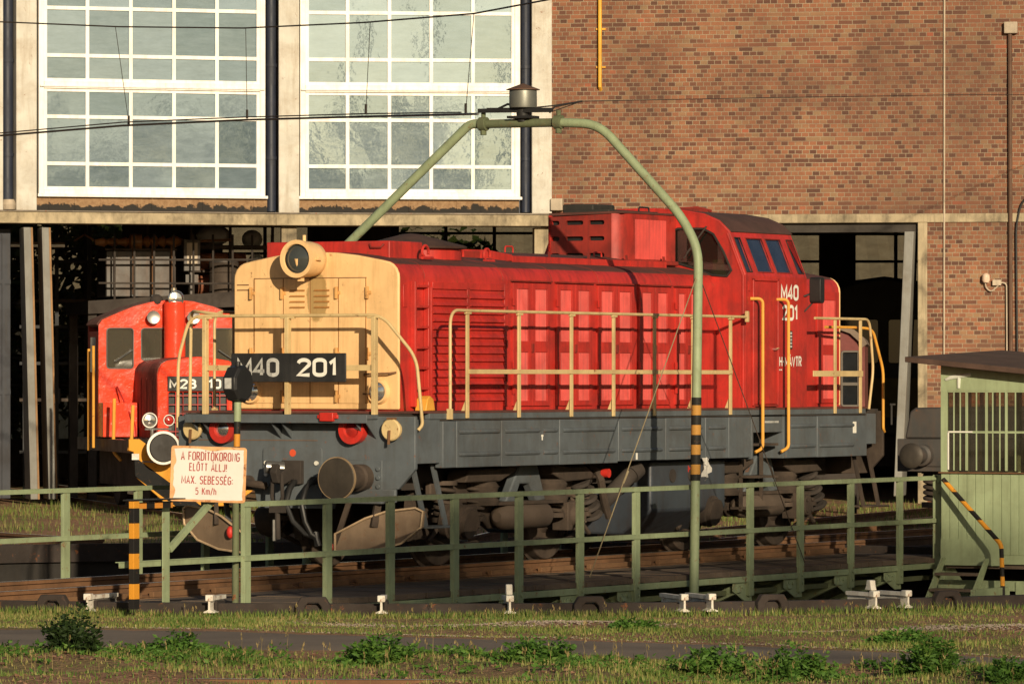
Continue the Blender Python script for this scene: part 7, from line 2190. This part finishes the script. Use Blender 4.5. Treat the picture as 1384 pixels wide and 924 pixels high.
# low broad-leaved plants creeping between the grass of the bank
rng = random.Random(31)
V, F = [], []
for _ in range(1250):
    x = rng.uniform(-5.3, 5.3)
    near_ = path_edges(x)[0]
    y = near_ - 0.15 - abs(rng.gauss(0.2, 1.5))
    if y < 41.2 or rng.random() > 0.25 + 1.1 * max(0, clump(x * 1.3 + 4, y) - 0.25): continue
    hh = rng.uniform(0.02, 0.085)
    for k in range(rng.randint(5, 14)):
        a = rng.uniform(0, 2 * pi)
        p = Vector((x + rng.gauss(0, 0.03), y + rng.gauss(0, 0.03), gz(x, y) + hh * rng.random()))
        leaf(V, F, p, Vector((cos(a), sin(a), rng.uniform(-0.2, 0.9))), Vector((rng.gauss(0, 1), rng.gauss(0, 1), rng.gauss(0, 1))).normalized(), rng.uniform(0.03, 0.07), rng.uniform(0.007, 0.017))
o = mesh_obj('creeping_weeds', V, F, WEEDM); tag(o, 'low green weeds creeping through the grass in front of the path', 'weeds', kind='stuff')

def tree(x, y, h, r, label, seed, trunk=True, group='trees', leaves=5000):
    rng = random.Random(seed)
    t = thing('broadleaf_tree', label, 'tree', (x, y, -0.2), rng.uniform(0, 6), group)
    bm = MB()
    top = Vector((rng.uniform(-.5, .5), rng.uniform(-.5, .5), h * 0.8))
    bm.tube([(0, 0, 0), (0.1, 0, h * 0.25), (top.x * 0.5, top.y * 0.5, h * 0.5), top], [h * 0.022, h * 0.018, h * 0.012, h * 0.004], 8)
    cl = []
    for k in range(26):
        a = rng.uniform(0, 2 * pi); zz = rng.uniform(0.28, 1.0)
        rr = r * sqrt(max(0.05, 1 - abs(zz - 0.55) ** 2 * 4.0)) * rng.uniform(0.3, 1.0)
        c = Vector((cos(a) * rr, sin(a) * rr, h * zz))
        cl.append((c, r * rng.uniform(0.25, 0.45)))
        bm.tube([(top.x * zz * 0.6, top.y * zz * 0.6, h * zz * 0.72), (c * 0.6 + Vector((0, 0, h * zz * 0.36))), c], [h * 0.006, h * 0.004, h * 0.0015], 5)
    bm.build('trunk', BARK, t)
    V, F = [], []
    for _ in range(leaves):
        c, cr = rng.choice(cl)
        d = Vector((rng.gauss(0, 1), rng.gauss(0, 1), rng.gauss(0, 0.8)))
        p = c + d.normalized() * cr * rng.random() ** 0.4
        leaf(V, F, p, Vector((rng.uniform(-1, 1), rng.uniform(-1, 1), rng.uniform(-1, .4))), Vector((rng.uniform(-1, 1), rng.uniform(-1, 1), 1)).normalized(), rng.uniform(0.2, 0.5), rng.uniform(0.07, 0.16))
    o = mesh_obj('crown', V, F, TREEM); o.parent = t
    return t
tree(-11.3, 130.0, 6.5, 3.0, 'dark leafy tree behind the left back window of the shed', 21, group=None)
tree(-1.5, 131.0, 5.4, 2.2, 'dark leafy tree behind the middle back window of the shed', 22, group=None)

# trees on the viewer's side of the yard: pines shaped to shade the lower right, broadleaf trees mirrored in the tall windows
def pine(x, y, h, r, label, seed, leaves=2600, deep=2.6):
    rng = random.Random(seed)
    t = thing('umbrella_pine', label, 'tree', (x, y, -0.2), 0, 'tall pines behind the viewer')
    bm = MB(); bm.tube([(0, 0, 0), (0.15, 0.1, h * 0.5), (0, 0, h)], [0.16, 0.12, 0.05], 8)
    for k in range(12):
        a = k * 2.4; q = r * rng.uniform(0.5, 1.0)
        bm.tube([(0, 0, h - deep * rng.uniform(0.5, 1.0)), (cos(a) * q * 0.5, sin(a) * q * 0.5, h - deep * 0.5), (cos(a) * q, sin(a) * q, h - deep * rng.uniform(0.1, 0.7))], [0.05, 0.035, 0.015], 5)
    bm.build('trunk', BARK, t)
    V, F = [], []
    cl = [(rng.uniform(0, 2 * pi), r * sqrt(rng.random()), rng.uniform(0.05, 1.0)) for _ in range(16)]
    for _ in range(leaves):
        a, q, z = rng.choice(cl)
        c = Vector((cos(a) * q, sin(a) * q, h + 0.4 - deep * z)) + Vector((rng.gauss(0, 0.45), rng.gauss(0, 0.45), rng.gauss(0, 0.22)))
        leaf(V, F, c, Vector((rng.uniform(-1, 1), rng.uniform(-1, 1), rng.uniform(-.5, .5))), Vector((rng.uniform(-1, 1), rng.uniform(-1, 1), 1)).normalized(), rng.uniform(0.2, 0.45), rng.uniform(0.05, 0.11))
    o = mesh_obj('crown', V, F, TREEM); o.parent = t
SUNK = ldir / ldir.y                       # sideways and downward run of the sunlight per metre of depth
def shade_over(x, y, z, ty):
    """where a crown at distance ty must stand to shade the point (x, y, z)"""
    k = y - ty
    return x - SUNK.x * k, z - SUNK.z * k
for i, (x, y, z, r) in enumerate([(1.4, 61.5, 0.15, 2.0), (3.8, 63.2, 0.60, 2.1), (6.0, 66.0, 0.75, 2.0), (-1.0, 61.0, -0.30, 1.5)]):
    tx, tz = shade_over(x, y, z, -22.0)
    pine(tx, -22.0, tz + 0.6, r, ['slender umbrella pine behind the viewer, second from the left', 'umbrella pine behind the viewer, third from the left', 'broad umbrella pine behind the viewer, fourth from the left', 'smallest umbrella pine behind the viewer, at the left', 'umbrella pine behind the viewer, rightmost of the row'][i], 50 + i, leaves=1900, deep=2.1)
for i, (x, h, r) in enumerate([(17.5, 12.5, 4.5), (26.0, 14.0, 5.0), (34.5, 11.5, 4.2), (72, 14, 6), (84, 16, 6.5), (97, 13, 6)]):
    tree(x, -34.0 - 2 * (i % 3), h, r, 'leafy tree mirrored in the shed windows, %s' % ['first from the left', 'second from the left', 'third from the left', 'fourth from the left', 'fifth from the left', 'rightmost'][i], 70 + i, group='trees across the yard', leaves=6000)
# rag tied to the gantry leg
rg = thing('white_rag', 'white rag tied to the banded gantry leg', 'rag', ORG, TH)
bm = MB(flip=True)
rnr = random.Random(4)
g = []
for i in range(6):
    row = []
    for j in range(7):
        row.append(bm.bm.verts.new(bm.p((4.55 + 0.035 * i + rnr.uniform(-.012, .012), 2.93 + 0.02 * sin(i * 2.1 + j) + rnr.uniform(-.012, .012), 1.24 - 0.045 * j + 0.02 * sin(i * 3.0)))))
    g.append(row)
for i in range(5):
    for j in range(6):
        if (i, j) in ((0, 5), (3, 5), (4, 4), (4, 5), (1, 5)): continue
        bm.bm.faces.new((g[i][j], g[i + 1][j], g[i + 1][j + 1], g[i][j + 1]))
bm.build('cloth', SIGNW, rg)
